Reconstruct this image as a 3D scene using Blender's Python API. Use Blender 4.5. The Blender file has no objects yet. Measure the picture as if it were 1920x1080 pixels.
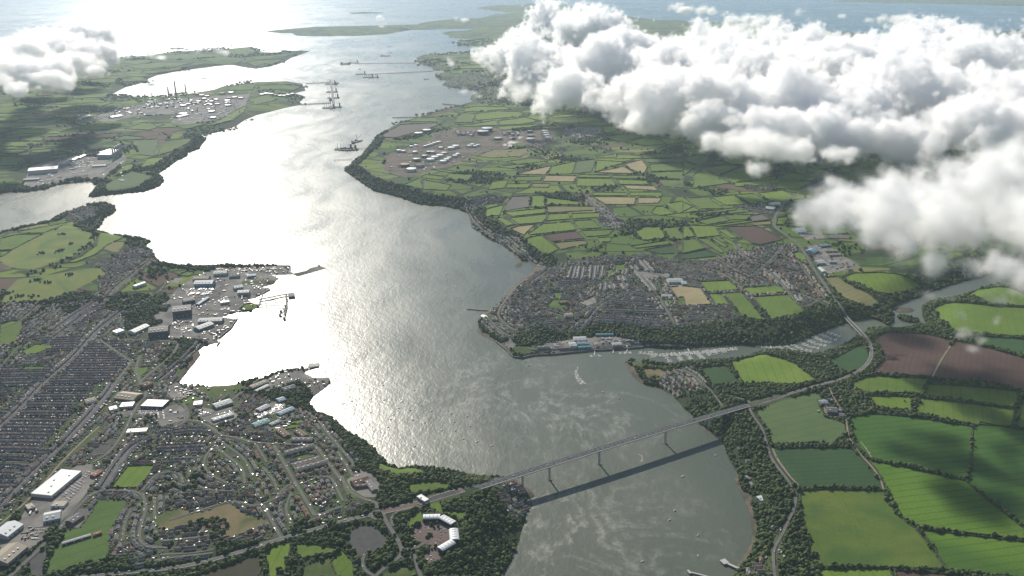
import bpy, bmesh, math, random
import numpy as np
from mathutils import Vector, Matrix, Quaternion
from mathutils.geometry import delaunay_2d_cdt
R = math.radians
random.seed(7); rng = np.random.default_rng(7)
S = bpy.context.scene
COL = S.collection

# ---------------------------------------------------------------- camera, world, sun
CAM_H, FPX, PITCH, ROLL = 1215.0, 1700.0, R(19.6), R(-1.0)
cd = bpy.data.cameras.new('camera'); cam = bpy.data.objects.new('camera', cd); COL.objects.link(cam)
cd.sensor_width = 36; cd.lens = 36 * FPX / 1920; cd.clip_start = 5; cd.clip_end = 400000
fw = np.array([0, math.cos(PITCH), -math.sin(PITCH)]); rt = np.array([1., 0, 0]); up = np.cross(rt, fw)
r2 = rt * math.cos(ROLL) + up * math.sin(ROLL); u2 = -rt * math.sin(ROLL) + up * math.cos(ROLL)
M3 = Matrix((r2, u2, -fw)).transposed()
cam.matrix_world = Matrix.Translation((0, 0, CAM_H)) @ M3.to_4x4()
S.camera = cam

SUN_EL, SUN_AZ = R(30), R(-18.5)            # azimuth measured from +Y towards +X
world = bpy.data.worlds.new('World'); S.world = world; world.use_nodes = True
wn = world.node_tree.nodes; wn.clear()
wo = wn.new('ShaderNodeOutputWorld'); wb = wn.new('ShaderNodeBackground'); sk = wn.new('ShaderNodeTexSky')
sk.sky_type = 'NISHITA'; sk.sun_disc = False; sk.sun_elevation = SUN_EL; sk.sun_rotation = SUN_AZ
sk.altitude = 300; sk.air_density = 1.0; sk.dust_density = 0.2; sk.ozone_density = 1.0
wb.inputs[1].default_value = 0.065
world.node_tree.links.new(sk.outputs[0], wb.inputs[0]); world.node_tree.links.new(wb.outputs[0], wo.inputs[0])
sd = bpy.data.lights.new('sun', 'SUN'); sd.energy = 5.0; sd.angle = R(0.53); sd.color = (1.0, 0.93, 0.82)
sun = bpy.data.objects.new('sun', sd); COL.objects.link(sun)
sv = Vector((math.sin(SUN_AZ) * math.cos(SUN_EL), math.cos(SUN_AZ) * math.cos(SUN_EL), math.sin(SUN_EL)))
sun.rotation_euler = sv.to_track_quat('Z', 'Y').to_euler(); sun.location = (0, 0, 3000)
S.view_settings.view_transform = 'Standard'; S.view_settings.look = 'None'; S.view_settings.gamma = 1
S.view_settings.exposure = 0.32; S.view_settings.use_curve_mapping = False
S.render.engine = 'CYCLES'
cy = S.cycles
cy.use_denoising = True; cy.max_bounces = 32; cy.diffuse_bounces = 2; cy.glossy_bounces = 2
cy.transparent_max_bounces = 12; cy.volume_bounces = 28; cy.volume_step_rate = 2.0; cy.volume_max_steps = 256
cy.use_adaptive_sampling = False; cy.sample_clamp_indirect = 8; cy.caustics_reflective = False; cy.caustics_refractive = False

# ---------------------------------------------------------------- pixel <-> place helpers (pixels of the 1920 x 1080 photograph)
def ray(px, py):
    return fw * FPX + r2 * (px - 960) + u2 * (540 - py)
def at0(px, py, z=0.0):
    d = ray(px, py); t = (z - CAM_H) / d[2]
    return np.array([d[0] * t, d[1] * t])
def proj(x, y, z):
    d = np.array([x, y, z - CAM_H]); w = d @ fw
    return 960 + FPX * (d @ r2) / w, 540 - FPX * (d @ u2) / w
def projv(P):
    d = np.asarray(P, float) - np.array([0, 0, CAM_H]); w = d @ fw
    return np.c_[960 + FPX * (d @ r2) / w, 540 - FPX * (d @ u2) / w]
def Z(ox, oy, *pts):                          # enlarged-crop coordinates (3x) to photograph pixels
    return [(ox + a / 3, oy + b / 3) for a, b in pts]
# ---------------------------------------------------------------- materials
MATS = {}
def newmat(name):
    m = bpy.data.materials.new(name); m.use_nodes = True; nt = m.node_tree
    for n in list(nt.nodes): nt.nodes.remove(n)
    out = nt.nodes.new('ShaderNodeOutputMaterial'); MATS[name] = m
    return m, nt, out
def N(nt, t, **kw):
    n = nt.nodes.new(t)
    for k, v in kw.items():
        if k.startswith('_'): setattr(n, k[1:], v)
        else:
            kk = int(k[1:]) if k[0] == 'i' and k[1:].isdigit() else k.replace('__', ' ')
            n.inputs[kk].default_value = v
    return n
def L(nt, a, b): nt.links.new(a, b)
def noise(nt, vec, scale, detail=4, rough=.55, dist=0.0):
    n = N(nt, 'ShaderNodeTexNoise', Scale=scale, Detail=detail, Roughness=rough, Distortion=dist); L(nt, vec, n.inputs['Vector']); return n.outputs['Fac']
def ramp(nt, fac, stops, interp='LINEAR'):
    n = nt.nodes.new('ShaderNodeValToRGB'); L(nt, fac, n.inputs[0]); cr = n.color_ramp; cr.interpolation = interp
    while len(cr.elements) < len(stops): cr.elements.new(0.5)
    for e, (p, c) in zip(cr.elements, stops):
        e.position = p; e.color = (c, c, c, 1) if isinstance(c, (int, float)) else (*c, 1)
    return n.outputs[0]
def mix(nt, f, a, b, mode='MIX'):
    n = nt.nodes.new('ShaderNodeMix'); n.data_type = 'RGBA'; n.blend_type = mode; n.clamp_factor = True
    if hasattr(f, 'links'): L(nt, f, n.inputs[0])
    else: n.inputs[0].default_value = f
    for s, v in ((6, a), (7, b)):
        if hasattr(v, 'links'): L(nt, v, n.inputs[s])
        else: n.inputs[s].default_value = (*v, 1) if len(v) == 3 else v
    return n.outputs[2]
def math_(nt, op, a, b=0.0, c=None, clamp=False):
    n = nt.nodes.new('ShaderNodeMath'); n.operation = op; n.use_clamp = clamp
    for i, v in enumerate((a, b) if c is None else (a, b, c)):
        if hasattr(v, 'links'): L(nt, v, n.inputs[i])
        else: n.inputs[i].default_value = v
    return n.outputs[0]
def bsdf(nt, out, col, rough=.8, spec=.3, metal=0.0):
    b = nt.nodes.new('ShaderNodeBsdfPrincipled')
    for k, v in (('Base Color', col), ('Roughness', rough), ('Metallic', metal), ('Specular IOR Level', spec)):
        if hasattr(v, 'links'): L(nt, v, b.inputs[k])
        else: b.inputs[k].default_value = (*v, 1) if isinstance(v, tuple) and len(v) == 3 else v
    L(nt, b.outputs[0], out.inputs[0]); return b
def objpos(nt):
    return nt.nodes.new('ShaderNodeNewGeometry').outputs['Position']
def mapping(nt, vec, scale=(1, 1, 1), rot=(0, 0, 0), loc=(0, 0, 0)):
    n = nt.nodes.new('ShaderNodeMapping'); L(nt, vec, n.inputs[0])
    n.inputs['Scale'].default_value = scale; n.inputs['Rotation'].default_value = rot; n.inputs['Location'].default_value = loc
    return n.outputs[0]

def link_mesh(name, me, mats=(), parent=None):
    o = bpy.data.objects.new(name, me); COL.objects.link(o)
    for m in mats: me.materials.append(MATS[m] if isinstance(m, str) else m)
    if parent: o.parent = parent
    return o
def mesh_from(name, V, F, mats=(), midx=None, parent=None, smooth=False):
    me = bpy.data.meshes.new(name); me.from_pydata([tuple(v) for v in V], [], [tuple(f) for f in F])
    if midx is not None: me.polygons.foreach_set('material_index', np.asarray(midx, np.int32))
    if smooth: me.polygons.foreach_set('use_smooth', np.ones(len(me.polygons), bool))
    me.update(); return link_mesh(name, me, mats, parent)

# water: shared greenish estuary, rougher out in the tide and in patches
m, nt, out = newmat('water')
p = objpos(nt)
warp = N(nt, 'ShaderNodeTexNoise', Scale=.0016, Detail=1.0); L(nt, p, warp.inputs['Vector'])
wv = nt.nodes.new('ShaderNodeVectorMath'); wv.operation = 'MULTIPLY_ADD'
L(nt, warp.outputs['Color'], wv.inputs[0]); wv.inputs[1].default_value = (420, 420, 0); L(nt, p, wv.inputs[2])
pw = wv.outputs[0]
big = noise(nt, mapping(nt, pw, (.0011, .0006, 1), (0, 0, .3)), 1, 4, .6)
streak = noise(nt, mapping(nt, pw, (.009, .0022, 1), (0, 0, .35)), 1, 4, .55)
fine = noise(nt, mapping(nt, p, (.05, .025, .05), (0, 0, .5)), 1, 5, .6)
bigS, strS = ramp(nt, big, [(.36, 0), (.64, 1)]), ramp(nt, streak, [(.34, 0), (.66, 1)])
rg = math_(nt, 'ADD', math_(nt, 'MULTIPLY', bigS, .08), math_(nt, 'ADD', math_(nt, 'MULTIPLY', strS, .055), .225))
colw = mix(nt, bigS, (.082, .098, .070), (.108, .122, .090))
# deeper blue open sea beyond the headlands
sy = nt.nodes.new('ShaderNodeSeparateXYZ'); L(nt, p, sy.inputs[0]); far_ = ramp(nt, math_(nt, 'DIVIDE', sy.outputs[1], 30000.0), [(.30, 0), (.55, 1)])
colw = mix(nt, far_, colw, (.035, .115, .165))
# foam lines of the tide race
fo = math_(nt, 'ABSOLUTE', math_(nt, 'SUBTRACT', noise(nt, mapping(nt, pw, (.006, .0045, 1), (0, 0, .2)), 1, 7, .68, .6), .5))
fo = ramp(nt, fo, [(0, .6), (.02, .28), (.06, 0)])
fo = math_(nt, 'MULTIPLY', fo, ramp(nt, fine, [(.42, .1), (.64, 1)]))
def near_pt(px, py, r):
    q = at0(px, py); d = nt.nodes.new('ShaderNodeVectorMath'); d.operation = 'DISTANCE'; L(nt, pw, d.inputs[0]); d.inputs[1].default_value = (q[0] + 210, q[1] + 210, 0)
    return ramp(nt, math_(nt, 'DIVIDE', d.outputs['Value'], r), [(.25, 1), (1, 0)])
race = math_(nt, 'MAXIMUM', near_pt(1090, 985, 330), math_(nt, 'MAXIMUM', near_pt(850, 745, 420), math_(nt, 'MAXIMUM', near_pt(1080, 800, 300), near_pt(1010, 1090, 260))))
race = math_(nt, 'ADD', race, .03)
fo = math_(nt, 'MULTIPLY', fo, race)
colw = mix(nt, fo, colw, (.42, .42, .36))
b = bsdf(nt, out, colw, rg, .5); b.inputs['IOR'].default_value = 1.33
bm_ = nt.nodes.new('ShaderNodeBump'); bm_.inputs['Strength'].default_value = .5; bm_.inputs['Distance'].default_value = 1.6
hh = math_(nt, 'ADD', fine, math_(nt, 'MULTIPLY', noise(nt, mapping(nt, p, (.14, .08, .1), (0, 0, .4)), 1, 3), .5))
L(nt, hh, bm_.inputs['Height']); L(nt, bm_.outputs[0], b.inputs['Normal'])

W_ = 160000
wat = mesh_from('sea_water', [(-W_, -20000, 0), (W_, -20000, 0), (W_, 300000, 0), (-W_, 300000, 0)], [(0, 1, 2, 3)], ['water'])
wat['kind'] = 'structure'

# haze: one closed box of thin even air
m, nt, out = newmat('haze')
pv = nt.nodes.new('ShaderNodeVolumePrincipled'); pv.inputs['Color'].default_value = (.68, .84, 1, 1)
pv.inputs['Density'].default_value = 2.2e-5; pv.inputs['Anisotropy'].default_value = .15
L(nt, pv.outputs[0], out.inputs['Volume'])
hx, hy0, hy1, hz0, hz1 = 60000, -6000, 90000, -3, CAM_H + 25
bx = [(x, y, z) for z in (hz0, hz1) for y in (hy0, hy1) for x in (-hx, hx)]
hz = mesh_from('haze', bx, [(0, 2, 3, 1), (4, 5, 7, 6), (0, 1, 5, 4), (2, 6, 7, 3), (0, 4, 6, 2), (1, 3, 7, 5)], ['haze']); hz['kind'] = 'stuff'
# ---------------------------------------------------------------- coastlines (photograph pixels at sea level)
A_ = lambda *p: Z(0, 0, *p); B_ = lambda *p: Z(640, 0, *p); C_ = lambda *p: Z(1280, 0, *p)
D_ = lambda *p: Z(0, 360, *p); E_ = lambda *p: Z(640, 360, *p); F_ = lambda *p: Z(1280, 360, *p)
G_ = lambda *p: Z(0, 720, *p); H_ = lambda *p: Z(640, 720, *p); I_ = lambda *p: Z(1280, 720, *p)
COAST = {}
COAST['south'] = [(900, 1250), (925, 1110)] + H_((905, 1080), (960, 1010), (985, 945), (1010, 880), (1035, 800), (1045, 720), (1075, 690), (1078, 670), (1050, 655), (1090, 630), (1060, 590), (1030, 570), (1000, 545), (950, 530), (890, 517), (800, 515), (700, 500), (600, 478), (500, 465), (400, 460), (330, 470), (270, 445), (235, 410), (200, 370), (160, 335), (100, 295), (50, 270), (0, 225)) \
 + [(623, 783), (600, 775), (582, 757), (590, 743), (605, 732), (622, 718), (620, 707), (590, 708), (572, 699), (583, 692), (566, 690), (513, 700), (500, 707), (473, 713), (443, 720), (393, 724), (347, 723), (337, 717)] \
 + D_((1060, 1010), (1110, 945), (1130, 920), (1120, 895), (1150, 870), (1205, 855), (1222, 866), (1235, 850), (1230, 830), (1300, 770), (1335, 715), (1255, 703), (1290, 690), (1345, 674), (1410, 675), (1455, 650), (1460, 640), (1420, 625), (1400, 605), (1440, 600), (1485, 575), (1520, 550), (1512, 535), (1465, 540), (1540, 520), (1555, 500), (1575, 485), (1530, 468), (1650, 466), (1672, 478), (1740, 457), (1790, 442), (1838, 430), (1800, 415), (1740, 428), (1720, 444), (1650, 458), (1632, 442), (1632, 420), (1400, 418), (1220, 416), (1200, 424), (1100, 420), (1010, 420), (950, 410), (910, 395), (880, 365), (865, 340), (830, 310), (825, 300), (858, 277), (800, 265), (740, 262), (660, 245), (600, 232), (540, 215), (575, 185), (590, 145), (640, 125), (660, 100), (640, 75), (595, 66), (500, 80), (430, 100), (350, 130), (250, 180), (120, 215), (0, 250)) + [(-120, 480), (-500, 620), (-700, 1250)]
COAST['west'] = [(0, 362)] + A_((60, 1080), (170, 1078), (250, 1068), (330, 1040), (430, 1030), (500, 1020), (548, 1050)) + D_((490, 30), (560, 25), (700, 10), (810, 0)) + A_((900, 1050), (930, 1015), (900, 975), (950, 940), (1000, 905), (1055, 880), (1060, 860), (1120, 840), (1140, 810), (1165, 780), (1130, 762), (1230, 745), (1330, 710), (1380, 675), (1440, 650), (1540, 625), (1640, 600), (1700, 590), (1690, 575), (1718, 545), (1700, 535), (1660, 525), (1720, 510), (1700, 470), (1640, 465), (1560, 470), (1440, 465), (1380, 460), (1280, 485), (1200, 505), (1100, 520), (1000, 535), (880, 545), (700, 540), (630, 532), (660, 515), (710, 490), (790, 470), (840, 465), (830, 445), (880, 425), (960, 408), (1080, 390), (1200, 375), (1300, 364), (1350, 375), (1440, 388), (1520, 375), (1600, 350), (1640, 325), (1700, 305), (1750, 285), (1757, 268), (1735, 265), (1722, 277), (1640, 285), (1520, 302), (1450, 293), (1490, 290), (1440, 280), (1420, 262), (1350, 258), (1280, 263), (1200, 282), (1100, 285), (960, 275), (900, 300), (760, 325), (640, 335)) + [(150, 118), (80, 124), (0, 130), (-200, 142), (-600, 170), (-900, 380), (-200, 385)]
COAST['north'] = A_((1465, 182), (1500, 190), (1575, 187), (1640, 187), (1670, 202), (1760, 204), (1920, 203)) + B_((60, 203), (220, 203), (300, 185), (380, 170), (480, 168), (660, 162), (740, 163), (700, 172), (580, 180), (565, 190), (600, 200), (600, 215), (700, 220), (740, 225), (640, 240), (560, 245), (560, 255), (680, 258), (780, 262), (800, 285), (780, 300), (660, 310), (480, 316), (420, 325), (430, 345), (440, 365), (510, 378), (515, 398), (640, 402), (560, 410), (520, 430), (540, 445), (590, 455), (560, 480), (600, 490), (700, 500), (790, 515), (730, 535), (720, 560), (740, 570), (660, 592), (560, 615), (440, 655), (340, 685), (270, 720), (190, 775), (160, 820), (80, 900), (10, 960), (90, 1015), (180, 1075)) \
 + E_((330, 35), (450, 75), (560, 80), (640, 95), (710, 125), (725, 160), (730, 205), (780, 230), (810, 260), (900, 300), (960, 345), (975, 375), (970, 405), (990, 432), (1020, 415), (1015, 390), (1060, 388), (1090, 410), (1090, 430), (1040, 470), (980, 520), (930, 570), (880, 630), (830, 665), (790, 690), (765, 730), (770, 760), (760, 785), (800, 812), (860, 840), (920, 890), (970, 930), (1020, 935), (1080, 920), (1200, 915), (1400, 895), (1500, 890), (1640, 880), (1700, 875), (1750, 880), (1840, 885)) \
 + F_((0, 890), (50, 880), (200, 865), (330, 860), (420, 868), (560, 866), (625, 860), (700, 830), (800, 785), (860, 760), (980, 725), (1060, 712), (1100, 725), (1160, 762), (1195, 735), (1200, 700), (1190, 655), (1240, 620), (1350, 590), (1420, 560), (1500, 530), (1600, 500), (1750, 460), (1900, 430), (1960, 445), (1800, 500), (1700, 530), (1580, 580), (1500, 600), (1400, 610), (1340, 640), (1345, 700), (1365, 745), (1250, 765), (1180, 772), (1100, 762), (1050, 768), (990, 800), (900, 855), (840, 882), (700, 925), (640, 905), (560, 893), (440, 893), (350, 925), (200, 945), (0, 960)) \
 + E_((1850, 975), (1720, 955), (1640, 945), (1590, 955), (1610, 990), (1640, 1040), (1690, 1080)) + H_((1780, 20), (1850, 60), (1900, 110)) + I_((0, 140), (60, 190), (90, 225), (110, 260), (190, 290), (213, 310), (220, 350), (240, 410), (290, 480), (290, 540), (320, 600), (350, 670), (380, 740), (390, 830), (385, 900), (340, 970), (300, 1030), (270, 1080)) \
 + [(1350, 1130), (1300, 1260), (2500, 1400), (2900, 800), (2600, 60), (2300, 54), (1920, 61), (1840, 64), (1740, 68), (1650, 71), (1560, 62), (1480, 52), (1400, 46), (1313, 43), (1240, 38), (1130, 25), (1060, 9), (990, 8), (907, 12), (893, 16), (925, 20), (960, 24), (925, 28), (887, 37), (853, 38), (813, 39), (787, 43), (780, 47), (760, 47), (707, 48), (640, 49), (567, 52), (510, 57)]
COAST['islet'] = [(649, 23), (655, 21.5), (690, 22), (718, 23.5), (720, 25), (700, 27), (660, 26.5)]
COAST['island'] = [(1540, 2), (1640, -1), (1800, -3), (2000, -2), (2100, 6), (1930, 12), (1840, 9), (1700, 6), (1600, 4)]
COAST['gull_rock'] = [(842, 33), (850, 31), (876, 32), (873, 35), (855, 36)]
COAST['spit'] = F_((1185, 655), (1215, 645), (1290, 650), (1308, 665), (1290, 680), (1215, 682), (1180, 672))
COAST['saltings'] = F_((1185, 700), (1230, 690), (1330, 715), (1340, 735), (1300, 740), (1230, 730))
def poly_w(pts): return np.array([at0(*p) for p in pts])
CW = {k: poly_w(v) for k, v in COAST.items()}

def inside(P, poly):                            # even-odd test, vectorised
    x, y = P[:, 0], P[:, 1]; c = np.zeros(len(P), bool); n = len(poly)
    for i in range(n):
        x1, y1 = poly[i - 1]; x2, y2 = poly[i]
        if y1 == y2: continue
        m = ((y1 > y) != (y2 > y)); c ^= m & (x < (x2 - x1) * (y - y1) / (y2 - y1) + x1)
    return c
def segdist(P, A, B, chunk=4000):
    out = np.empty(len(P)); d = B - A; dd = (d * d).sum(1) + 1e-9
    for s in range(0, len(P), chunk):
        p = P[s:s + chunk, None, :]; t = np.clip(((p - A) * d).sum(2) / dd, 0, 1)
        q = p - (A + t[..., None] * d); out[s:s + chunk] = np.sqrt((q * q).sum(2).min(1))
    return out
SEG_A = np.concatenate([np.roll(v, 1, 0) for v in CW.values()]); SEG_B = np.concatenate(list(CW.values()))
# height controls: (px, py, height, radius m)
HC = [(450, 560, 4, 420), (400, 620, 4, 300), (350, 560, 6, 350), (520, 505, 3.5, 300), (350, 690, 7, 250), (480, 740, 9, 260), (600, 715, 5, 140), (570, 745, 8, 120), (150, 780, 14, 500), (300, 880, 22, 300), (560, 930, 26, 250), (860, 925, 36, 130),
      (790, 945, 36, 160), (820, 985, 35, 180), (985, 915, 9, 80), (905, 1010, 42, 150), (680, 860, 22, 120), (90, 540, 55, 500), (170, 400, 20, 250), (300, 470, 15, 250), (1400, 763, 37, 130), (1440, 850, 34, 200), (1340, 760, 20, 90),
      (1050, 655, 4, 130), (1150, 645, 4, 120), (1000, 655, 4, 80), (920, 625, 5, 90), (1250, 645, 4, 110), (1400, 640, 5, 70), (1150, 560, 32, 350), (950, 570, 8, 120), (985, 500, 4, 120), (1195, 695, 4, 90), (1230, 690, 6, 60), (1260, 715, 14, 80), (1300, 600, 34, 140),
      (1540, 560, 33, 160), (1590, 600, 24, 90), (1622, 645, 24, 80), (1450, 690, 25, 150), (1500, 600, 34, 120), (1700, 800, 42, 400), (1700, 680, 45, 300), (1430, 960, 32, 100), (1400, 960, 14, 70), (1445, 1060, 18, 120), (1590, 950, 44, 300), (1240, 570, 36, 200),
      (130, 310, 6, 500), (60, 350, 4, 400), (330, 200, 18, 700), (260, 320, 30, 500), (470, 200, 30, 700), (830, 270, 28, 900), (670, 270, 12, 200), (850, 165, 22, 800), (930, 180, 10, 400), (1100, 390, 50, 800), (1300, 330, 60, 1200), (700, 330, 30, 300), (880, 400, 25, 200), (1710, 600, 15, 60), (1700, 585, 1.2, 60),
      (450, 92, 45, 900), (700, 56, 45, 2000), (1300, 60, 60, 5000), (205, 395, 14, 200), (1697, 581, 1.5, 80), (1707, 599, 1.5, 60)]
HCw = np.array([[*at0(a, b), h, r] for a, b, h, r in HC])
def plateau(P):
    num = np.full(len(P), 32 * .06); den = np.full(len(P), .06)
    for x, y, h, r in HCw:
        w = np.exp(-((P[:, 0] - x) ** 2 + (P[:, 1] - y) ** 2) / (2 * (r * .8) ** 2)); num += w * h; den += w
    return num / den
def sn(P, s, k):                                # cheap smooth noise from a few sines
    x, y = P[:, 0] / s, P[:, 1] / s
    return (np.sin(x * 1.7 + k) * np.cos(y * 1.3 - k) + .6 * np.sin(x * .9 - y * 1.9 + 2 * k) + .4 * np.cos(x * 3.1 + y * 2.3 + k)) / 2
def h_exact(P):
    P = np.asarray(P, float); out = np.full(len(P), -3.0)
    land = np.zeros(len(P), bool)
    for v in CW.values():
        lo, hi = v.min(0), v.max(0); bb = ((P > lo) & (P < hi)).all(1)
        if bb.any(): land[np.where(bb)[0][inside(P[bb], v)]] = True
    li = np.where(land)[0]
    if len(li):
        Q = P[li]; d = segdist(Q, SEG_A, SEG_B); p = plateau(Q) + sn(Q, 260, 1) * 2.5 + sn(Q, 1100, 2) * 6 * np.clip((plateau(Q) - 8) / 25, 0, 1)
        p = np.maximum(p, 1.2); w = np.clip(p * 2.6, 6, 140) * (1 + .25 * sn(Q, 90, 3))
        t = np.clip(d / np.maximum(w, 5), 0, 1); t = t * t * (3 - 2 * t); out[li] = .15 + p * t
    return out
# raster of heights, near (20 m) and far (120 m)
GR = []
for (x0, x1, y0, y1, s) in ((-3600, 3600, 1300, 7000, 20), (-30000, 26000, 1000, 46000, 160)):
    xs = np.arange(x0, x1 + s, s); ys = np.arange(y0, y1 + s, s); X, Y = np.meshgrid(xs, ys)
    P = np.c_[X.ravel(), Y.ravel()]
    px = projv(np.c_[P, np.zeros(len(P))]); vis = (px[:, 0] > -350) & (px[:, 0] < 2300) & (px[:, 1] < 1300)
    hgt = np.full(len(P), -3.0); hgt[vis] = h_exact(P[vis]); GR.append((x0, y0, s, hgt.reshape(X.shape)))
def hts(P):
    P = np.atleast_2d(np.asarray(P, float)); out = np.full(len(P), 0.0); done = np.zeros(len(P), bool)
    for x0, y0, s, g in GR:
        fx, fy = (P[:, 0] - x0) / s, (P[:, 1] - y0) / s
        ok = (~done) & (fx >= 0) & (fy >= 0) & (fx < g.shape[1] - 1.001) & (fy < g.shape[0] - 1.001)
        i, j = fx[ok].astype(int), fy[ok].astype(int); u, v = fx[ok] - i, fy[ok] - j
        out[ok] = g[j, i] * (1 - u) * (1 - v) + g[j, i + 1] * u * (1 - v) + g[j + 1, i] * (1 - u) * v + g[j + 1, i + 1] * u * v; done |= ok
    return np.maximum(out, 0.0)
def ht(x, y): return float(hts([[x, y]])[0])
def gpt(px, py, dz=0.0):                        # photograph pixel -> point on the terrain
    z = 0.0
    for _ in range(8):
        q = at0(px, py, z + dz); z = .5 * z + .5 * ht(*q)
    return at0(px, py, z + dz)
def gpts(pts): return np.array([gpt(*p) for p in pts])
# ---------------------------------------------------------------- land use traced from the photograph
# kinds: g mid green, l light green, b bright green, d dark crop, y yellow-green, t tan, r ploughed earth, v grey-violet, w rough grass, p paving, m mud / beach, s dry grass, k dark asphalt
FIELDS = []
def fld(kind, *pts): FIELDS.append((kind, list(pts)))
fld('p', *D_((930, 720), (945, 600), (1010, 530), (1100, 478), (1200, 432), (1640, 417), (1860, 425), (1600, 500), (1490, 600), (1340, 720), (1240, 870), (1180, 852), (1040, 825), (840, 820), (845, 770)))
fld('l', *I_((412, 150), (560, 90), (755, 42), (785, 85), (760, 90), (760, 110), (800, 185), (860, 200), (912, 225), (912, 275), (848, 333), (500, 338), (478, 260)))
fld('d', *I_((512, 367), (700, 357), (950, 357), (1020, 440), (1075, 500), (1118, 582), (860, 580), (672, 585), (600, 510), (550, 450)))
fld('y', *I_((657, 602), (860, 592), (1132, 602), (1150, 660), (1210, 740), (1305, 812), (1400, 930), (1478, 1043), (1180, 1030), (780, 1025), (700, 980), (720, 900), (670, 740)))
fld('c', *I_((942, 190), (1060, 167), (1300, 187), (1625, 240), (1615, 470), (1580, 530), (1300, 468), (1045, 415), (965, 330)))
fld('c', *I_((1632, 240), (1655, 238), (1672, 215), (1925, 262)), (2060, 835), (2060, 1040), *I_((1925, 800), (1800, 700), (1690, 620), (1610, 560), (1600, 530), (1622, 470)))
fld('b', *I_((1055, 432), (1300, 478), (1590, 545), (1690, 635), (1800, 720), (1920, 815), (1920, 872), (1600, 838), (1332, 803), (1230, 745), (1155, 610), (1125, 530)))
fld('b', *I_((1345, 818), (1600, 850), (1920, 888)), (2060, 1045), (2060, 1130), *I_((1900, 1090), (1492, 1046), (1410, 920)))
fld('g', *F_((960, 1070), (1050, 1034), (1378, 1050), (1350, 1133), (1230, 1130), (1040, 1128), (955, 1100)))
fld('g', *I_((1382, 2), (1600, 12), (1895, 42), (1862, 128), (1600, 95), (1350, 62)))
fld('b', *I_((1045, 68), (1290, 72), (1283, 148), (1140, 133), (1080, 125)))
fld('g', *I_((1330, 77), (1600, 108), (1860, 143), (1858, 238), (1640, 228), (1305, 163)))
fld('g', *I_((1905, 100), (1925, 95)), (2060, 775), (2060, 822), *I_((1925, 252), (1878, 238)))
fld('b', *I_((770, 1042), (1165, 1040), (1180, 1085), (1180, 1200), (760, 1200)))
fld('r', *I_((1192, 1048), (1560, 1076), (1700, 1180), (1220, 1180)))
fld('r', *F_((1120, 802), (1160, 792), (1370, 802), (1520, 832), (1500, 872), (1402, 1038), (1060, 1022), (1130, 940), (1118, 880), (1075, 835)))
fld('r', *F_((1532, 837), (1660, 862), (1925, 935), (2100, 980), (2100, 1120), (1910, 1108), (1700, 1068), (1410, 1044), (1508, 876)))
fld('d', *F_((828, 968), (832, 940), (900, 912), (1000, 862), (1035, 890), (1042, 940), (1008, 985), (930, 1018)))
fld('b', *F_((267, 960), (420, 922), (560, 936), (640, 970), (700, 1020), (762, 1058), (640, 1080), (343, 1078)))
fld('d', *F_((90, 990), (240, 978), (335, 1078), (170, 1082)))
fld('g', *F_((1417, 652), (1480, 628), (1700, 637), (1925, 652), (2080, 670), (2080, 830), (1900, 812), (1700, 800), (1530, 788), (1440, 720)))
fld('g', *F_((1565, 600), (1660, 548), (1925, 572), (2080, 590), (2080, 660), (1925, 642), (1720, 628)))
fld('d', *F_((1650, 812), (1900, 826), (2080, 850), (2080, 960), (1920, 918), (1660, 852)))
fld('n', *F_((803, 480), (870, 477), (960, 532), (1060, 582), (1098, 620), (1080, 640), (1030, 648), (950, 620), (880, 580), (835, 530)))
fld('b', *F_((905, 480), (960, 457), (1100, 453), (1335, 522), (1355, 530), (1250, 558), (1160, 573), (1080, 560), (945, 510)))
fld('t', *E_((1845, 535), (1920, 528), (2020, 540), (2082, 633), (1925, 640), (1880, 580)))
fld('b', *F_((92, 505), (260, 497), (318, 548), (145, 563))); fld('b', *F_((147, 572), (213, 572), (258, 628), (183, 633)))
fld('g', *F_((230, 570), (330, 562), (462, 722), (335, 700))); fld('b', *F_((338, 537), (545, 527), (575, 563), (385, 578)))
fld('g', *F_((395, 590), (590, 577), (695, 680), (500, 718))); fld('r', *F_((242, 197), (400, 192), (440, 202), (563, 268), (440, 298), (388, 290)))
fld('b', *F_((195, 207), (235, 210), (315, 258), (272, 262))); fld('b', *F_((145, 255), (170, 255), (255, 305), (235, 312))); fld('b', *F_((212, 258), (240, 258), (308, 298), (290, 304)))
fld('g', *F_((80, 262), (140, 262), (245, 340), (215, 345))); fld('g', *F_((0, 270), (70, 265), (130, 318), (0, 345))); fld('d', *F_((0, 350), (130, 325), (195, 362), (0, 380)))
fld('b', *F_((40, 188), (180, 192), (215, 245), (85, 258))); fld('b', *F_((0, 190), (30, 195), (70, 250), (0, 262)))
fld('g', *F_((10, 35), (140, 28), (230, 92), (100, 98))); fld('b', *F_((160, 30), (280, 18), (370, 70), (240, 75))); fld('g', *F_((290, 15), (400, 10), (505, 62), (380, 68))); fld('b', *F_((420, 8), (560, -10), (620, 20), (560, 58), (515, 60)))
fld('b', *F_((0, 55), (100, 105), (0, 120))); fld('y', *F_((50, 120), (290, 90), (300, 102), (70, 130))); fld('y', *F_((110, 140), (390, 110), (400, 128), (225, 130), (120, 150)))
fld('g', *F_((80, 165), (215, 135), (270, 160), (140, 185))); fld('g', *F_((225, 130), (360, 115), (378, 155), (280, 158))); fld('v', *F_((380, 135), (440, 125), (503, 155), (390, 168))); fld('y', *F_((160, 188), (375, 160), (385, 172), (200, 195))); fld('n', *F_((395, 170), (500, 163), (495, 185), (395, 190)))
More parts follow.
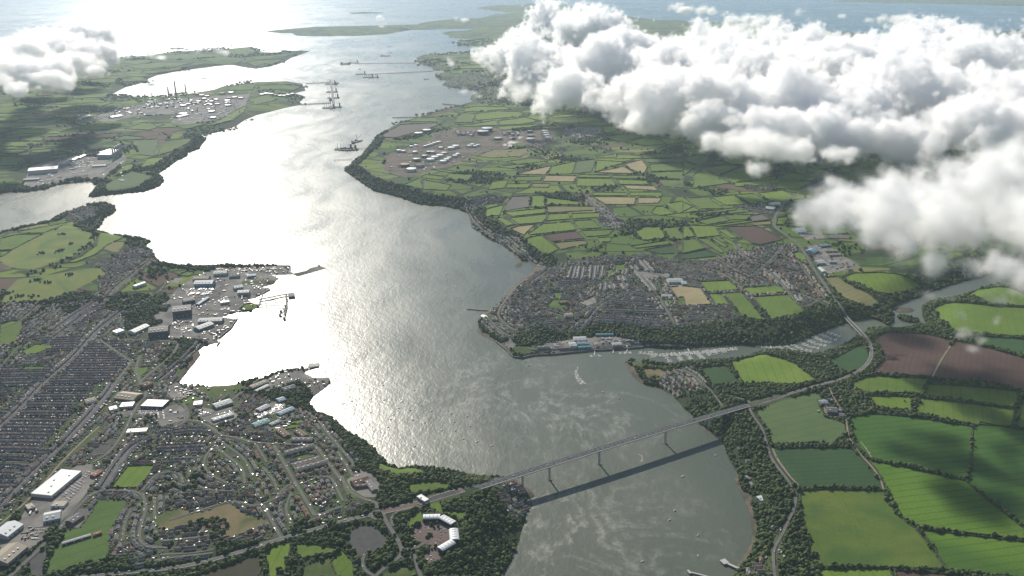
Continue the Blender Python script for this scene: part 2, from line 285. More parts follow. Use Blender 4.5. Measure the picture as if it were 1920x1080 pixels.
fld('b', *F_((620, 345), (650, 335), (680, 350), (705, 410), (650, 380))); fld('d', *F_((580, 40), (615, 30), (600, 100), (560, 110))); fld('b', *F_((535, 145), (590, 140), (580, 180), (525, 185))); fld('v', *F_((810, 240), (940, 238), (945, 265), (820, 262))); fld('b', *F_((780, 215), (900, 205), (930, 232), (790, 238)))
fld('v', *E_((930, 60), (960, 27), (1065, 22), (1058, 85), (912, 108))); fld('b', *E_((1070, 22), (1140, 22), (1143, 83), (1065, 88))); fld('b', *E_((812, 100), (915, 72), (888, 133), (815, 143)))
fld('b', *E_((912, 115), (1145, 92), (1150, 118), (960, 138))); fld('b', *E_((948, 147), (1153, 124), (1150, 150), (1128, 173), (1000, 183))); fld('b', *E_((872, 150), (900, 142), (983, 185), (935, 196)))
fld('t', *E_((953, 205), (1092, 182), (1030, 243))); fld('b', *E_((1052, 235), (1132, 180), (1288, 167), (1325, 213), (1140, 233), (1060, 243))); fld('r', *E_((1133, 242), (1320, 220), (1368, 262), (1190, 280)))
fld('b', *E_((1032, 265), (1125, 247), (1225, 322), (1170, 348), (1130, 343), (1060, 298))); fld('n', *E_((1195, 287), (1370, 272), (1383, 295), (1237, 325)))
fld('b', *E_((1152, 32), (1330, 52), (1343, 73), (1152, 73))); fld('n', *E_((1155, 80), (1420, 82), (1438, 103), (1160, 118))); fld('b', *E_((1167, 125), (1278, 120), (1288, 153), (1152, 163))); fld('b', *E_((1297, 122), (1458, 117), (1448, 143), (1297, 153)))
fld('g', *E_((1303, 162), (1410, 157), (1463, 203), (1342, 210))); fld('g', *E_((1348, 218), (1535, 212), (1500, 243), (1382, 253))); fld('b', *E_((1442, 257), (1515, 254), (1515, 280), (1452, 283)))
fld('t', *E_((1412, 27), (1655, 30), (1650, 72), (1490, 70))); fld('t', *E_((1667, 32), (1803, 35), (1780, 63), (1667, 66))); fld('b', *E_((1412, 2), (1605, 3), (1608, 22), (1415, 20))); fld('b', *E_((1622, 2), (1800, 2), (1803, 26), (1622, 22)))
fld('b', *E_((1652, 225), (1700, 197), (1790, 197), (1828, 258), (1700, 273))); fld('g', *E_((1802, 202), (1890, 197), (1920, 245), (1925, 268), (1842, 263))); fld('g', *E_((1628, 305), (1830, 272), (1852, 293), (1660, 318))); fld('d', *E_((1702, 325), (1860, 300), (1915, 343), (1800, 350)))
fld('b', *E_((1742, 115), (1770, 82), (1808, 82), (1878, 123), (1790, 133))); fld('b', *E_((1822, 67), (1915, 52), (1985, 80), (1900, 122)))
fld('g', *E_((1492, 440), (1520, 433), (1530, 465), (1497, 468))); fld('g', *E_((1535, 410), (1590, 405), (1600, 440), (1545, 445))); fld('y', *E_((1158, 640), (1190, 607), (1278, 607), (1275, 640), (1255, 663), (1180, 655)))
fld('w', *E_((962, 868), (1090, 862), (1098, 903), (985, 918))); fld('y', *E_((1800, 605), (1860, 603), (1868, 622), (1805, 625))); fld('y', *E_((1890, 595), (1925, 590), (1935, 640), (1895, 640)))
fld('g', *E_((1200, 565), (1235, 565), (1235, 600), (1200, 598))); fld('w', *E_((1620, 955), (1690, 950), (1700, 980), (1650, 985))); fld('s', *E_((1700, 1000), (1780, 990), (1830, 1010), (1800, 1040), (1720, 1045))); fld('w', *E_((1710, 960), (1850, 980), (1850, 990), (1720, 985)))
fld('g', *H_((480, 660), (570, 650), (575, 712), (702, 715), (690, 760), (650, 790), (640, 740), (545, 735), (500, 700)))
# middle distance north of the water
for k, q in (('t', ((985, 980), (1040, 965), (1183, 932), (1150, 983))), ('b', ((1187, 937), (1318, 907), (1298, 978), (1162, 983))), ('l', ((1327, 907), (1430, 897), (1408, 968), (1297, 978))), ('b', ((1437, 902), (1600, 912), (1425, 967))),
        ('t', ((1422, 970), (1588, 937), (1658, 978))), ('t', ((1597, 922), (1690, 900), (1723, 945), (1700, 978), (1622, 950))), ('t', ((1132, 1020), (1150, 988), (1323, 990), (1308, 1023))), ('b', ((1340, 982), (1508, 987), (1513, 1000), (1332, 998))),
        ('g', ((1522, 987), (1700, 987), (1718, 1008), (1527, 1003))), ('b', ((1327, 1003), (1515, 1005), (1558, 1048), (1322, 1048))), ('b', ((1552, 1010), (1720, 1016), (1728, 1038), (1570, 1038))), ('t', ((1582, 1042), (1758, 1047), (1783, 1073), (1612, 1063))),
        ('g', ((982, 995), (1133, 991), (1120, 1018), (972, 1018))), ('b', ((932, 1035), (1070, 1030), (1050, 1058), (927, 1058))), ('n', ((1077, 1032), (1173, 1032), (1163, 1056), (1067, 1053))), ('b', ((822, 1068), (850, 1022), (940, 1012), (915, 1058))),
        ('g', ((352, 1040), (440, 1002), (458, 1063))), ('g', ((462, 1012), (618, 1042), (590, 1073), (462, 1068))), ('g', ((472, 982), (588, 995), (560, 1013), (447, 1000))), ('g', ((602, 977), (738, 982), (713, 1018), (582, 1008))), ('g', ((502, 952), (560, 952), (718, 975), (600, 970))),
        ('v', ((330, 702), (540, 692), (540, 708), (310, 775), (200, 782))), ('g', ((345, 690), (420, 665), (530, 660), (540, 688))), ('b', ((690, 610), (760, 598), (920, 602), (960, 615), (700, 630))), ('g', ((650, 655), (690, 635), (750, 640), (740, 690), (640, 690))), ('b', ((755, 640), (880, 625), (1000, 630), (1060, 650), (760, 678))),
        ('b', ((640, 700), (740, 700), (870, 675), (880, 705), (700, 712))), ('b', ((885, 705), (890, 680), (1030, 660), (1130, 680), (1000, 700))), ('b', ((1010, 645), (1100, 640), (1180, 655), (1100, 680))), ('n', ((1125, 712), (1250, 705), (1245, 725), (1130, 727))), ('b', ((880, 712), (1100, 700), (1110, 710), (900, 735))),
        ('b', ((1150, 625), (1260, 622), (1290, 640), (1160, 640))), ('b', ((1180, 650), (1280, 645), (1320, 655), (1200, 665))), ('b', ((1320, 665), (1420, 660), (1470, 680), (1340, 690))), ('y', ((1330, 692), (1480, 685), (1520, 705), (1440, 712), (1340, 708))), ('b', ((1470, 715), (1530, 712), (1560, 735), (1480, 750))),
        ('g', ((1480, 770), (1640, 750), (1700, 770), (1560, 800))), ('g', ((1700, 775), (1800, 790), (1830, 810), (1720, 820), (1600, 805))), ('b', ((1690, 870), (1925, 860), (1925, 885), (1700, 892))), ('l', ((1690, 895), (1925, 888), (1925, 910), (1720, 915))), ('g', ((1735, 925), (1925, 915), (1925, 960), (1740, 965))), ('g', ((1745, 970), (1925, 965), (1925, 1010), (1780, 1000))),
        ('b', ((1550, 870), (1680, 875), (1690, 890), (1540, 895))), ('g', ((1430, 880), (1530, 868), (1540, 890), (1440, 890))), ('y', ((1780, 1010), (1925, 1015), (1925, 1060), (1820, 1050))), ('g', ((870, 940), (990, 925), (1080, 930), (960, 950))), ('g', ((930, 910), (1060, 890), (1180, 900), (1100, 915), (990, 925))),
        ('g', ((545, 355), (600, 350), (640, 365), (560, 370))), ('b', ((660, 375), (760, 365), (850, 365), (780, 385), (670, 388))), ('y', ((750, 540), (800, 525), (805, 545), (760, 560)))):
    fld(k, *B_(*q))
for k, q in (('b', ((0, 810), (120, 805), (150, 825), (0, 835))), ('b', ((0, 840), (100, 838), (160, 870), (0, 870))), ('g', ((20, 880), (140, 880), (150, 900), (100, 930), (30, 910))), ('b', ((0, 905), (20, 912), (80, 935), (0, 990))), ('b', ((110, 945), (250, 930), (330, 935), (200, 985))),
        ('g', ((60, 985), (120, 950), (190, 990), (270, 1030), (60, 1060))), ('b', ((210, 990), (330, 940), (520, 990), (400, 1015), (290, 1025))), ('b', ((290, 1030), (420, 1018), (540, 1010), (520, 1040), (300, 1050))), ('b', ((540, 1005), (600, 975), (800, 990), (720, 1015))), ('b', ((540, 1020), (720, 1025), (640, 1070), (530, 1060))),
        ('n', ((780, 780), (900, 770), (960, 795), (820, 800))), ('b', ((850, 850), (930, 905), (1000, 920), (880, 935))), ('b', ((800, 800), (900, 830), (1100, 880), (1250, 980), (900, 970), (880, 940), (1030, 950), (1000, 910), (900, 850))), ('b', ((860, 908), (950, 905), (980, 925), (870, 930))), ('y', ((900, 945), (1050, 935), (1220, 975), (980, 972))),
        ('b', ((1000, 870), (1080, 885), (1150, 920), (1010, 915))), ('b', ((860, 985), (1000, 985), (1180, 1010), (1000, 1020), (880, 1000))), ('g', ((1210, 930), (1330, 910), (1430, 925), (1480, 950), (1350, 965))), ('g', ((1250, 800), (1400, 830), (1500, 900), (1300, 860))), ('b', ((1500, 850), (1700, 860), (1790, 870), (1760, 900), (1560, 890))),
        ('g', ((1300, 880), (1500, 910), (1640, 905), (1480, 940))), ('g', ((700, 940), (820, 965), (830, 980), (700, 970))), ('g', ((560, 930), (680, 920), (830, 1000), (700, 1000))), ('g', ((0, 150), (150, 132), (180, 150), (0, 175))), ('b', ((0, 180), (200, 155), (330, 175), (50, 195))), ('g', ((100, 200), (400, 180), (550, 190), (300, 215)))):
    fld(k, *C_(*q))
# far left headlands
for k, q in (('b', ((30, 755), (130, 726), (270, 727), (240, 753))), ('b', ((255, 755), (280, 730), (340, 740), (330, 752))), ('r', ((242, 793), (272, 770), (428, 766), (438, 788))), ('r', ((432, 780), (445, 760), (690, 747), (640, 770), (540, 780))), ('l', ((632, 790), (700, 762), (815, 770), (790, 783))), ('b', ((0, 822), (30, 795), (168, 797), (155, 825))), ('g', ((118, 770), (248, 772), (230, 795), (120, 792))),
        ('b', ((0, 842), (155, 840), (110, 863), (0, 863))), ('g', ((250, 800), (420, 795), (400, 808), (260, 812))), ('b', ((0, 880), (130, 885), (100, 930), (0, 935))), ('g', ((180, 845), (290, 835), (280, 855), (160, 862))), ('l', ((692, 790), (890, 782), (862, 880), (790, 870), (750, 800))), ('y', ((870, 880), (930, 792), (1085, 777), (1068, 800), (950, 858))), ('b', ((782, 945), (830, 892), (938, 882), (880, 928))),
        ('b', ((640, 993), (700, 925), (755, 922), (735, 958))), ('l', ((585, 1040), (740, 962), (850, 985), (850, 1010), (780, 1055), (600, 1075))), ('b', ((1045, 725), (1200, 692), (1330, 620), (1390, 592), (1370, 630), (1300, 680), (1200, 702))), ('g', ((482, 722), (560, 692), (640, 700), (610, 730), (500, 733))), ('g', ((700, 725), (800, 690), (930, 700), (840, 733))), ('g', ((850, 690), (960, 690), (1000, 715), (900, 720))),
        ('g', ((1280, 490), (1390, 468), (1440, 475), (1420, 505), (1300, 510))), ('g', ((1450, 480), (1600, 478), (1700, 485), (1650, 510), (1480, 505))), ('g', ((1400, 560), (1500, 530), (1560, 560), (1440, 590))), ('b', ((0, 665), (120, 655), (100, 680), (0, 682))), ('r', ((180, 640), (290, 635), (300, 650), (200, 660))), ('g', ((320, 590), (600, 575), (680, 565), (560, 600), (330, 605))), ('g', ((0, 690), (200, 690), (350, 665), (300, 700), (0, 720))),
        ('g', ((130, 620), (300, 610), (290, 628), (140, 632))), ('b', ((0, 640), (160, 636), (150, 648), (0, 655))), ('b', ((420, 655), (550, 628), (600, 632), (480, 665))), ('g', ((400, 540), (620, 520), (600, 545), (420, 555))), ('r', ((200, 525), (320, 522), (310, 535), (210, 540))), ('g', ((330, 500), (500, 480), (620, 490), (450, 510))),
        ('g', ((660, 345), (800, 335), (900, 340), (760, 365))), ('g', ((700, 370), (900, 350), (1100, 350), (1000, 375), (800, 390))), ('b', ((800, 400), (950, 385), (1060, 375), (960, 400), (830, 415))), ('g', ((920, 310), (1100, 300), (1250, 310), (1100, 330), (950, 330))), ('g', ((1120, 335), (1250, 318), (1390, 330), (1350, 350), (1200, 360))), ('g', ((1260, 300), (1300, 275), (1400, 268), (1450, 290), (1400, 310))), ('y', ((1400, 320), (1520, 312), (1640, 292), (1700, 285), (1600, 320), (1450, 340))), ('g', ((1380, 350), (1520, 335), (1600, 330), (1540, 360), (1440, 375))),
        ('g', ((680, 440), (800, 430), (830, 435), (820, 455), (700, 460))), ('g', ((500, 450), (650, 440), (650, 465), (520, 470)))):
    fld(k, *A_(*q))
# golf course and hill south of the harbour
fld('G', *D_((0, 640), (30, 560), (100, 492), (300, 462), (500, 430), (560, 428), (600, 460), (480, 520), (400, 565), (300, 600), (220, 618), (100, 618), (40, 622)))
fld('G', *D_((20, 405), (0, 375), (150, 280), (370, 198), (500, 228), (545, 255), (520, 290), (440, 350), (300, 400), (180, 437), (60, 422)))
fld('g', *D_((0, 265), (90, 242), (240, 238), (140, 288), (65, 325), (0, 328))); fld('g', *D_((100, 228), (380, 172), (335, 198), (245, 232), (120, 234))); fld('b', *D_((370, 400), (460, 360), (545, 300), (560, 240), (620, 232), (690, 262), (600, 300), (540, 350), (430, 395)))
fld('g', *D_((0, 745), (60, 725), (125, 722), (118, 780), (80, 850), (0, 863))); fld('b', *D_((130, 893), (200, 855), (290, 860), (290, 878), (200, 913), (140, 910))); fld('g', *D_((120, 1000), (140, 980), (250, 980), (240, 1003))); fld('g', *D_((0, 335), (60, 330), (20, 360), (0, 365)))
fld('g', *D_((735, 990), (830, 982), (830, 1010), (780, 1045), (750, 1010))); fld('w', *D_((980, 1030), (1000, 995), (1060, 995), (1050, 1020), (1020, 1040))); fld('b', *D_((1345, 668), (1375, 632), (1420, 628), (1455, 645), (1430, 668)))
fld('g', *D_((1000, 470), (1050, 445), (1095, 450), (1060, 475))); fld('w', *D_((1350, 520), (1365, 500), (1550, 500), (1540, 518), (1400, 522))); fld('s', *D_((665, 610), (700, 590), (725, 595), (700, 618)))
# Pembroke-side town greens, courts and car parks
fld('b', *G_((625, 583), (718, 462), (868, 457), (835, 515), (775, 583))); fld('P', *G_((560, 657), (712, 657), (688, 702), (640, 780), (612, 815), (610, 940), (597, 980), (420, 1025), (255, 1075), (283, 960), (335, 905), (352, 825), (440, 815), (485, 775), (530, 700)))
fld('s', *G_((870, 742), (1000, 702), (1100, 725), (1190, 710), (1210, 695), (1290, 672), (1400, 740), (1515, 770), (1440, 810), (1300, 860), (1262, 842), (1300, 800), (1200, 755), (1000, 802), (900, 822)))
fld('e', *G_((1080, 1085), (1460, 955), (1475, 1040), (1440, 1090), (1300, 1130), (1080, 1130))); fld('b', *G_((1485, 940), (1560, 905), (1640, 885), (1615, 1000), (1600, 1085), (1515, 1085), (1500, 1000)))
fld('g', *G_((1665, 900), (1760, 900), (1900, 925), (1880, 950), (1800, 960), (1700, 980), (1670, 950))); fld('w', *G_((1700, 1090), (1720, 1030), (1850, 975), (1910, 985), (1900, 1090))); fld('k', *G_((165, 1000), (262, 917), (245, 1080), (180, 1085)))
fld('k', *G_((492, 400), (575, 340), (630, 338), (600, 390), (540, 402))); fld('k', *G_((580, 335), (610, 310), (660, 310), (640, 335))); fld('p', *G_((352, 800), (445, 700), (528, 702), (440, 808))); fld('y', *G_((1650, 410), (1740, 390), (1758, 418), (1682, 438)))
fld('g', *G_((640, 340), (900, 290), (700, 255), (610, 250))) if False else None
fld('w', *G_((500, 330), (400, 400), (290, 520), (250, 580), (300, 500), (440, 340), (540, 250), (570, 260)))
fld('g', *G_((1520, 270), (1560, 230), (1690, 225), (1680, 245), (1580, 260))); fld('g', *G_((1010, 95), (1080, 60), (1130, 75), (1100, 100), (1040, 108))); fld('w', *G_((1090, 20), (1190, 12), (1230, 20), (1160, 60), (1110, 40))); fld('b', *G_((1640, 210), (1710, 195), (1700, 220), (1620, 225)))
fld('w', *G_((1180, 5), (1330, 0), (1400, 10), (1300, 60), (1200, 90), (1160, 70)))
fld('y', *H_((350, 600), (372, 570), (450, 549), (595, 550), (612, 575), (600, 585), (520, 603), (400, 615))); fld('k', *H_((32, 850), (100, 805), (175, 800), (245, 855), (262, 900), (180, 945), (100, 972), (55, 915)))
fld('o', *H_((385, 850), (430, 792), (500, 775), (600, 785), (620, 860), (600, 920), (545, 960), (560, 975), (540, 1005), (480, 1008), (447, 975), (500, 925), (460, 890), (400, 880))); fld('g', *H_((370, 765), (440, 700), (460, 740), (455, 780), (400, 800), (380, 830)))
fld('g', *H_((0, 930), (60, 990), (80, 1085), (0, 1130), (-60, 1000))); fld('w', *H_((230, 1075), (330, 1017), (420, 1050), (400, 1100), (250, 1120))); fld('p', *H_((30, 540), (110, 482), (195, 512), (225, 590), (198, 638), (130, 635), (60, 595)))
fld('g', *H_((30, 545), (10, 580), (50, 640), (130, 640), (60, 600))); fld('g', *H_((200, 440), (330, 480), (460, 490), (470, 505), (300, 515), (210, 480))); fld('w', *H_((940, 1090), (440, 1010), (490, 1010), (520, 1030), (420, 1085))) if False else None
fld('g', *H_((560, 800), (640, 790), (700, 830), (690, 870), (640, 850), (600, 780))) if False else None
# hard standings: dock, retail parks, ferry yard, marina quay
for q in (D_((1110, 1000), (1130, 940), (1120, 900), (1090, 960), (1040, 1010)), D_((860, 700), (905, 665), (970, 668), (975, 705), (930, 725), (870, 722)), D_((920, 735), (1120, 720), (1130, 700), (1195, 680), (1250, 705), (1330, 716), (1300, 765), (1230, 825), (1060, 830), (1040, 815), (940, 825), (945, 780), (1000, 745)),
          D_((1110, 680), (1200, 580), (1385, 590), (1390, 620), (1340, 665), (1250, 668), (1160, 678)), D_((950, 600), (1020, 555), (1100, 500), (1200, 478), (1330, 495), (1320, 560), (1380, 590), (1210, 580), (1100, 680), (1090, 700), (920, 640)), D_((1095, 480), (1200, 470), (1195, 455), (1280, 450), (1560, 470), (1575, 483), (1550, 498), (1365, 498), (1340, 530), (1330, 495), (1200, 475)),
          D_((1205, 425), (1630, 425), (1632, 440), (1650, 458), (1530, 466), (1280, 448), (1200, 448)), D_((1340, 545), (1510, 538), (1518, 550), (1480, 573), (1430, 596), (1385, 590), (1330, 570)), D_((940, 510), (990, 482), (1050, 490), (1000, 512)),
          D_((1650, 458), (1720, 446), (1800, 418), (1830, 430), (1740, 455), (1675, 475), (1655, 465)),
          G_((250, 640), (400, 480), (440, 455), (520, 450), (520, 480), (560, 500), (480, 620), (400, 720), (260, 860), (180, 920), (60, 960), (0, 1000), (0, 830), (110, 760), (190, 640)), G_((670, 165), (720, 145), (760, 150), (740, 180), (690, 185)), G_((790, 140), (940, 130), (1000, 110), (1050, 150), (1040, 200), (900, 240), (880, 180), (760, 170)),
          G_((940, 60), (1050, 20), (1120, 60), (1000, 90)), G_((1110, 180), (1140, 130), (1220, 150), (1300, 130), (1340, 180), (1280, 220), (1200, 230)), G_((1420, 180), (1440, 130), (1580, 90), (1620, 110), (1600, 150), (1460, 195)), G_((1510, 270), (1500, 240), (1620, 190), (1640, 210), (1580, 240)), G_((1000, -10), (1040, 60), (1000, 80), (940, 60), (950, 10)),
          E_((1100, 900), (1110, 870), (1180, 845), (1300, 830), (1420, 815), (1560, 810), (1690, 850), (1700, 868), (1500, 884), (1400, 888), (1200, 906)), E_((880, 850), (950, 826), (985, 850), (965, 880), (920, 885)), F_((640, 230), (780, 220), (800, 260), (700, 270)), F_((700, 300), (800, 290), (1000, 420), (870, 450), (800, 460), (750, 400)),
          E_((1640, 440), (1850, 460), (1840, 480), (1700, 480)), E_((1820, 490), (1925, 490), (1925, 530), (1850, 535)), E_((1340, 620), (1420, 590), (1440, 620), (1380, 640)),
          A_((430, 1000), (560, 930), (700, 870), (715, 900), (580, 1005), (500, 1008)), A_((150, 990), (180, 930), (400, 880), (540, 880), (640, 850), (690, 860), (500, 960), (430, 1000), (330, 1030), (170, 1060), (130, 1040)), A_((440, 680), (640, 620), (800, 590), (1000, 555), (1400, 530), (1380, 590), (1230, 670), (1050, 700), (960, 690), (1000, 640), (780, 650), (640, 680))):
    fld('p', *q)
fld('q', *B_((370, 830), (520, 780), (700, 780), (850, 760), (960, 790), (960, 830), (760, 870), (620, 930), (480, 970), (360, 1000), (240, 960), (250, 880))); fld('q', *B_((500, 750), (640, 725), (860, 720), (1000, 740), (1200, 730), (1210, 790), (1100, 830), (960, 790), (850, 765), (700, 780), (520, 780)))
fld('n', *B_((780, 870), (860, 840), (960, 840), (1090, 830), (1000, 880), (860, 890), (760, 880))); fld('p', *B_((1260, 770), (1250, 730), (1340, 715), (1460, 722), (1460, 755), (1350, 775)))
fld('p', *(D_((1440, 1080), (1540, 1030), (1690, 1000)) + [(590, 690), (623, 710), (606, 730), (588, 742), (560, 712), (500, 735)]))
# beaches and mud: strips along chosen stretches of shore
def strip(pts, off): return pts + [(a + off[0], b + off[1]) for a, b in reversed(pts)]
fld('m', *H_((500, 465), (600, 479), (700, 501), (800, 516), (890, 519), (880, 528), (800, 524), (700, 512), (560, 488))); fld('m', *H_((950, 531), (1000, 546), (1030, 572), (1060, 592), (1088, 630), (1055, 640), (1030, 600), (990, 560)))
fld('m', *I_((88, 225), (108, 258), (190, 288), (212, 308), (218, 350), (238, 410), (288, 480), (292, 540), (322, 600), (352, 670), (382, 740), (392, 830), (387, 900), (342, 970), (302, 1030), (320, 1040), (380, 960), (425, 860), (420, 800), (400, 740), (385, 620), (345, 600), (305, 500), (270, 440), (240, 370), (215, 300), (140, 250)))
fld('m', *E_((900, 302), (960, 347), (973, 376), (970, 405), (990, 430), (1018, 414), (1010, 388), (980, 350), (930, 320))); fld('m', *E_((1090, 408), (1090, 432), (1040, 472), (980, 522), (930, 572), (880, 632), (830, 667), (790, 692), (767, 730), (800, 700), (860, 660), (900, 620), (960, 560), (1050, 480), (1145, 432), (1110, 405)))
fld('m', *E_((772, 760), (764, 784), (800, 810), (860, 840), (920, 890), (970, 928), (965, 900), (930, 870), (870, 820), (820, 795), (790, 790))); fld('m', *E_((1595, 957), (1612, 990), (1642, 1040), (1690, 1078), (1710, 1075), (1670, 1030), (1650, 985)))
fld('m', *D_((1010, 1070), (1062, 1010), (1108, 945), (1128, 918), (1118, 895), (1150, 872), (1200, 857), (1150, 850), (1110, 880), (1060, 960), (1000, 1050)))
fld('m', *F_((1190, 655), (1215, 647), (1290, 652), (1303, 665), (1285, 676), (1215, 678)))
FIELDS = [f for f in FIELDS if len(f[1]) > 2]
# ---------------------------------------------------------------- ground materials
def groundmat(name, c1, c2, scale=.02, rows=None, fine=.25, c3=None, rough=.95):
    m, nt, out = newmat(name); p = objpos(nt)
    n1 = ramp(nt, noise(nt, p, scale, 5, .6), [(.35, 0), (.65, 1)]); col = mix(nt, n1, c1, c2)
    if c3: col = mix(nt, ramp(nt, noise(nt, p, scale * .35, 3, .5, 1.0), [(.5, 0), (.62, 1)]), col, c3)
    n2 = noise(nt, p, fine, 4, .7); col = mix(nt, .55, col, mix(nt, ramp(nt, n2, [(.3, 0), (.7, 1)]), (.55, .55, .55), (1.35, 1.35, 1.3)), 'MULTIPLY')
    if rows:                                     # tramlines left by the tractor
        ang, per, k = rows
        w = N(nt, 'ShaderNodeTexWave', Scale=1.0, Distortion=1.6, Detail=2.0); w.inputs['Detail Scale'].default_value = .3
        L(nt, mapping(nt, p, (.314 / (per * 2.7),) * 3, (0, 0, ang)), w.inputs['Vector'])
        lines = ramp(nt, w.outputs['Fac'], [(0, 1), (.03, .8), (.10, 0)])
        col = mix(nt, math_(nt, 'MULTIPLY', lines, k), col, tuple(c * .45 for c in c1))
    bsdf(nt, out, col, rough, .15); return m
groundmat('scrub', (.024, .040, .014), (.038, .056, .020), .03, fine=.12)
groundmat('grass_mid', (.080, .138, .020), (.108, .168, .026), .012, (0.4, 9, .25))
groundmat('grass_light', (.075, .125, .045), (.095, .140, .050), .012, (1.2, 12, .25))
groundmat('grass_bright', (.105, .178, .018), (.140, .205, .030), .010, (0.1, 10, .3))
groundmat('crop_dark', (.028, .068, .024), (.038, .086, .028), .010, (1.5, 7, .5))
groundmat('crop_green', (.040, .105, .016), (.058, .132, .020), .006, (1.42, 9, .5), c3=(.042, .115, .016))
groundmat('crop_bright', (.076, .158, .014), (.105, .190, .020), .006, (1.38, 9, .5), c3=(.055, .120, .016))
groundmat('pasture_yellow', (.070, .125, .020), (.125, .160, .028), .011, None, c3=(.055, .105, .020))
groundmat('field_tan', (.26, .22, .115), (.32, .27, .15), .012, (0.8, 9, .2))
groundmat('field_straw', (.15, .15, .060), (.18, .17, .075), .012, (0.9, 9, .3))
groundmat('ploughed_earth', (.072, .046, .040), (.098, .062, .052), .008, (0.5, 6, .35))
groundmat('field_grey', (.115, .105, .095), (.14, .125, .11), .01, (0.9, 8, .3))
groundmat('rough_grass', (.050, .085, .022), (.095, .110, .035), .03)
groundmat('golf_grass', (.120, .170, .035), (.175, .190, .050), .012, None, c3=(.085, .150, .030))
groundmat('playing_field', (.070, .125, .026), (.082, .140, .032), .01, (1.0, 14, .25))
groundmat('dry_grass', (.135, .120, .055), (.19, .15, .085), .02, c3=(.075, .10, .03))
groundmat('fallow', (.050, .050, .030), (.060, .056, .036), .02)
groundmat('concrete', (.16, .155, .145), (.26, .245, .22), .02, fine=.5, c3=(.13, .125, .12))
groundmat('asphalt', (.072, .072, .073), (.095, .093, .092), .05, fine=.6)
groundmat('office_paving', (.14, .105, .09), (.17, .135, .12), .08, fine=.8)
groundmat('refinery_ground', (.105, .075, .062), (.155, .12, .10), .012, c3=(.06, .075, .035))
groundmat('shingle', (.115, .090, .070), (.165, .135, .105), .03, fine=.4, c3=(.07, .07, .045))
groundmat('town_ground', (.050, .075, .026), (.075, .078, .052), .045, fine=.35, c3=(.055, .095, .022))
groundmat('road_surface', (.12, .118, .114), (.15, .147, .14), .05, fine=.6)
groundmat('track_dirt', (.20, .165, .125), (.26, .22, .17), .05, fine=.6)
m, nt, out = newmat('far_patchwork'); p = objpos(nt)
wv = nt.nodes.new('ShaderNodeVectorMath'); wv.operation = 'MULTIPLY_ADD'; wn_ = N(nt, 'ShaderNodeTexNoise', Scale=.002, Detail=2.0); L(nt, p, wn_.inputs['Vector']); L(nt, wn_.outputs['Color'], wv.inputs[0]); wv.inputs[1].default_value = (160, 160, 0); L(nt, p, wv.inputs[2])
vv = mapping(nt, wv.outputs[0], (.0042, .0062, 0), (0, 0, .35)); v1 = N(nt, 'ShaderNodeTexVoronoi', Scale=1.0, Randomness=.85); v1.distance = 'CHEBYCHEV'; L(nt, vv, v1.inputs['Vector']); v2 = N(nt, 'ShaderNodeTexVoronoi', Scale=1.0, Randomness=.85); v2.feature = 'DISTANCE_TO_EDGE'; L(nt, vv, v2.inputs['Vector'])
sep = nt.nodes.new('ShaderNodeSeparateColor'); L(nt, v1.outputs['Color'], sep.inputs[0])
col = ramp(nt, sep.outputs[0], [(0, (.076, .132, .020)), (.22, (.110, .172, .022)), (.45, (.086, .142, .024)), (.62, (.140, .190, .030)), (.76, (.045, .090, .022)), (.88, (.17, .17, .07)), (.93, (.11, .075, .055))], 'CONSTANT')
col = mix(nt, ramp(nt, v2.outputs[0], [(.035, 1), (.055, 0)]), col, (.026, .042, .016)); col = mix(nt, ramp(nt, noise(nt, p, .0022, 5, .6), [(.57, 0), (.61, 1)]), col, (.028, .045, .017)); bsdf(nt, out, col, .95, .1)
KIND = {'g': ('field', 'grass_mid'), 'l': ('field', 'grass_light'), 'b': ('field', 'grass_bright'), 'd': ('field', 'crop_dark'), 'c': ('field', 'crop_green'), 'B': ('field', 'crop_bright'), 'y': ('field', 'pasture_yellow'), 't': ('field', 'field_tan'), 'n': ('field', 'field_straw'),
        'r': ('ploughed_field', 'ploughed_earth'), 'v': ('field', 'field_grey'), 'w': ('rough_grass', 'rough_grass'), 'G': ('golf_course', 'golf_grass'), 'P': ('playing_field', 'playing_field'), 's': ('waste_ground', 'dry_grass'), 'e': ('field', 'fallow'),
        'p': ('hardstanding', 'concrete'), 'k': ('tarmac_yard', 'asphalt'), 'o': ('car_park', 'office_paving'), 'q': ('refinery_ground', 'refinery_ground'), 'm': ('foreshore', 'shingle'), 'T': ('town_ground', 'town_ground')}
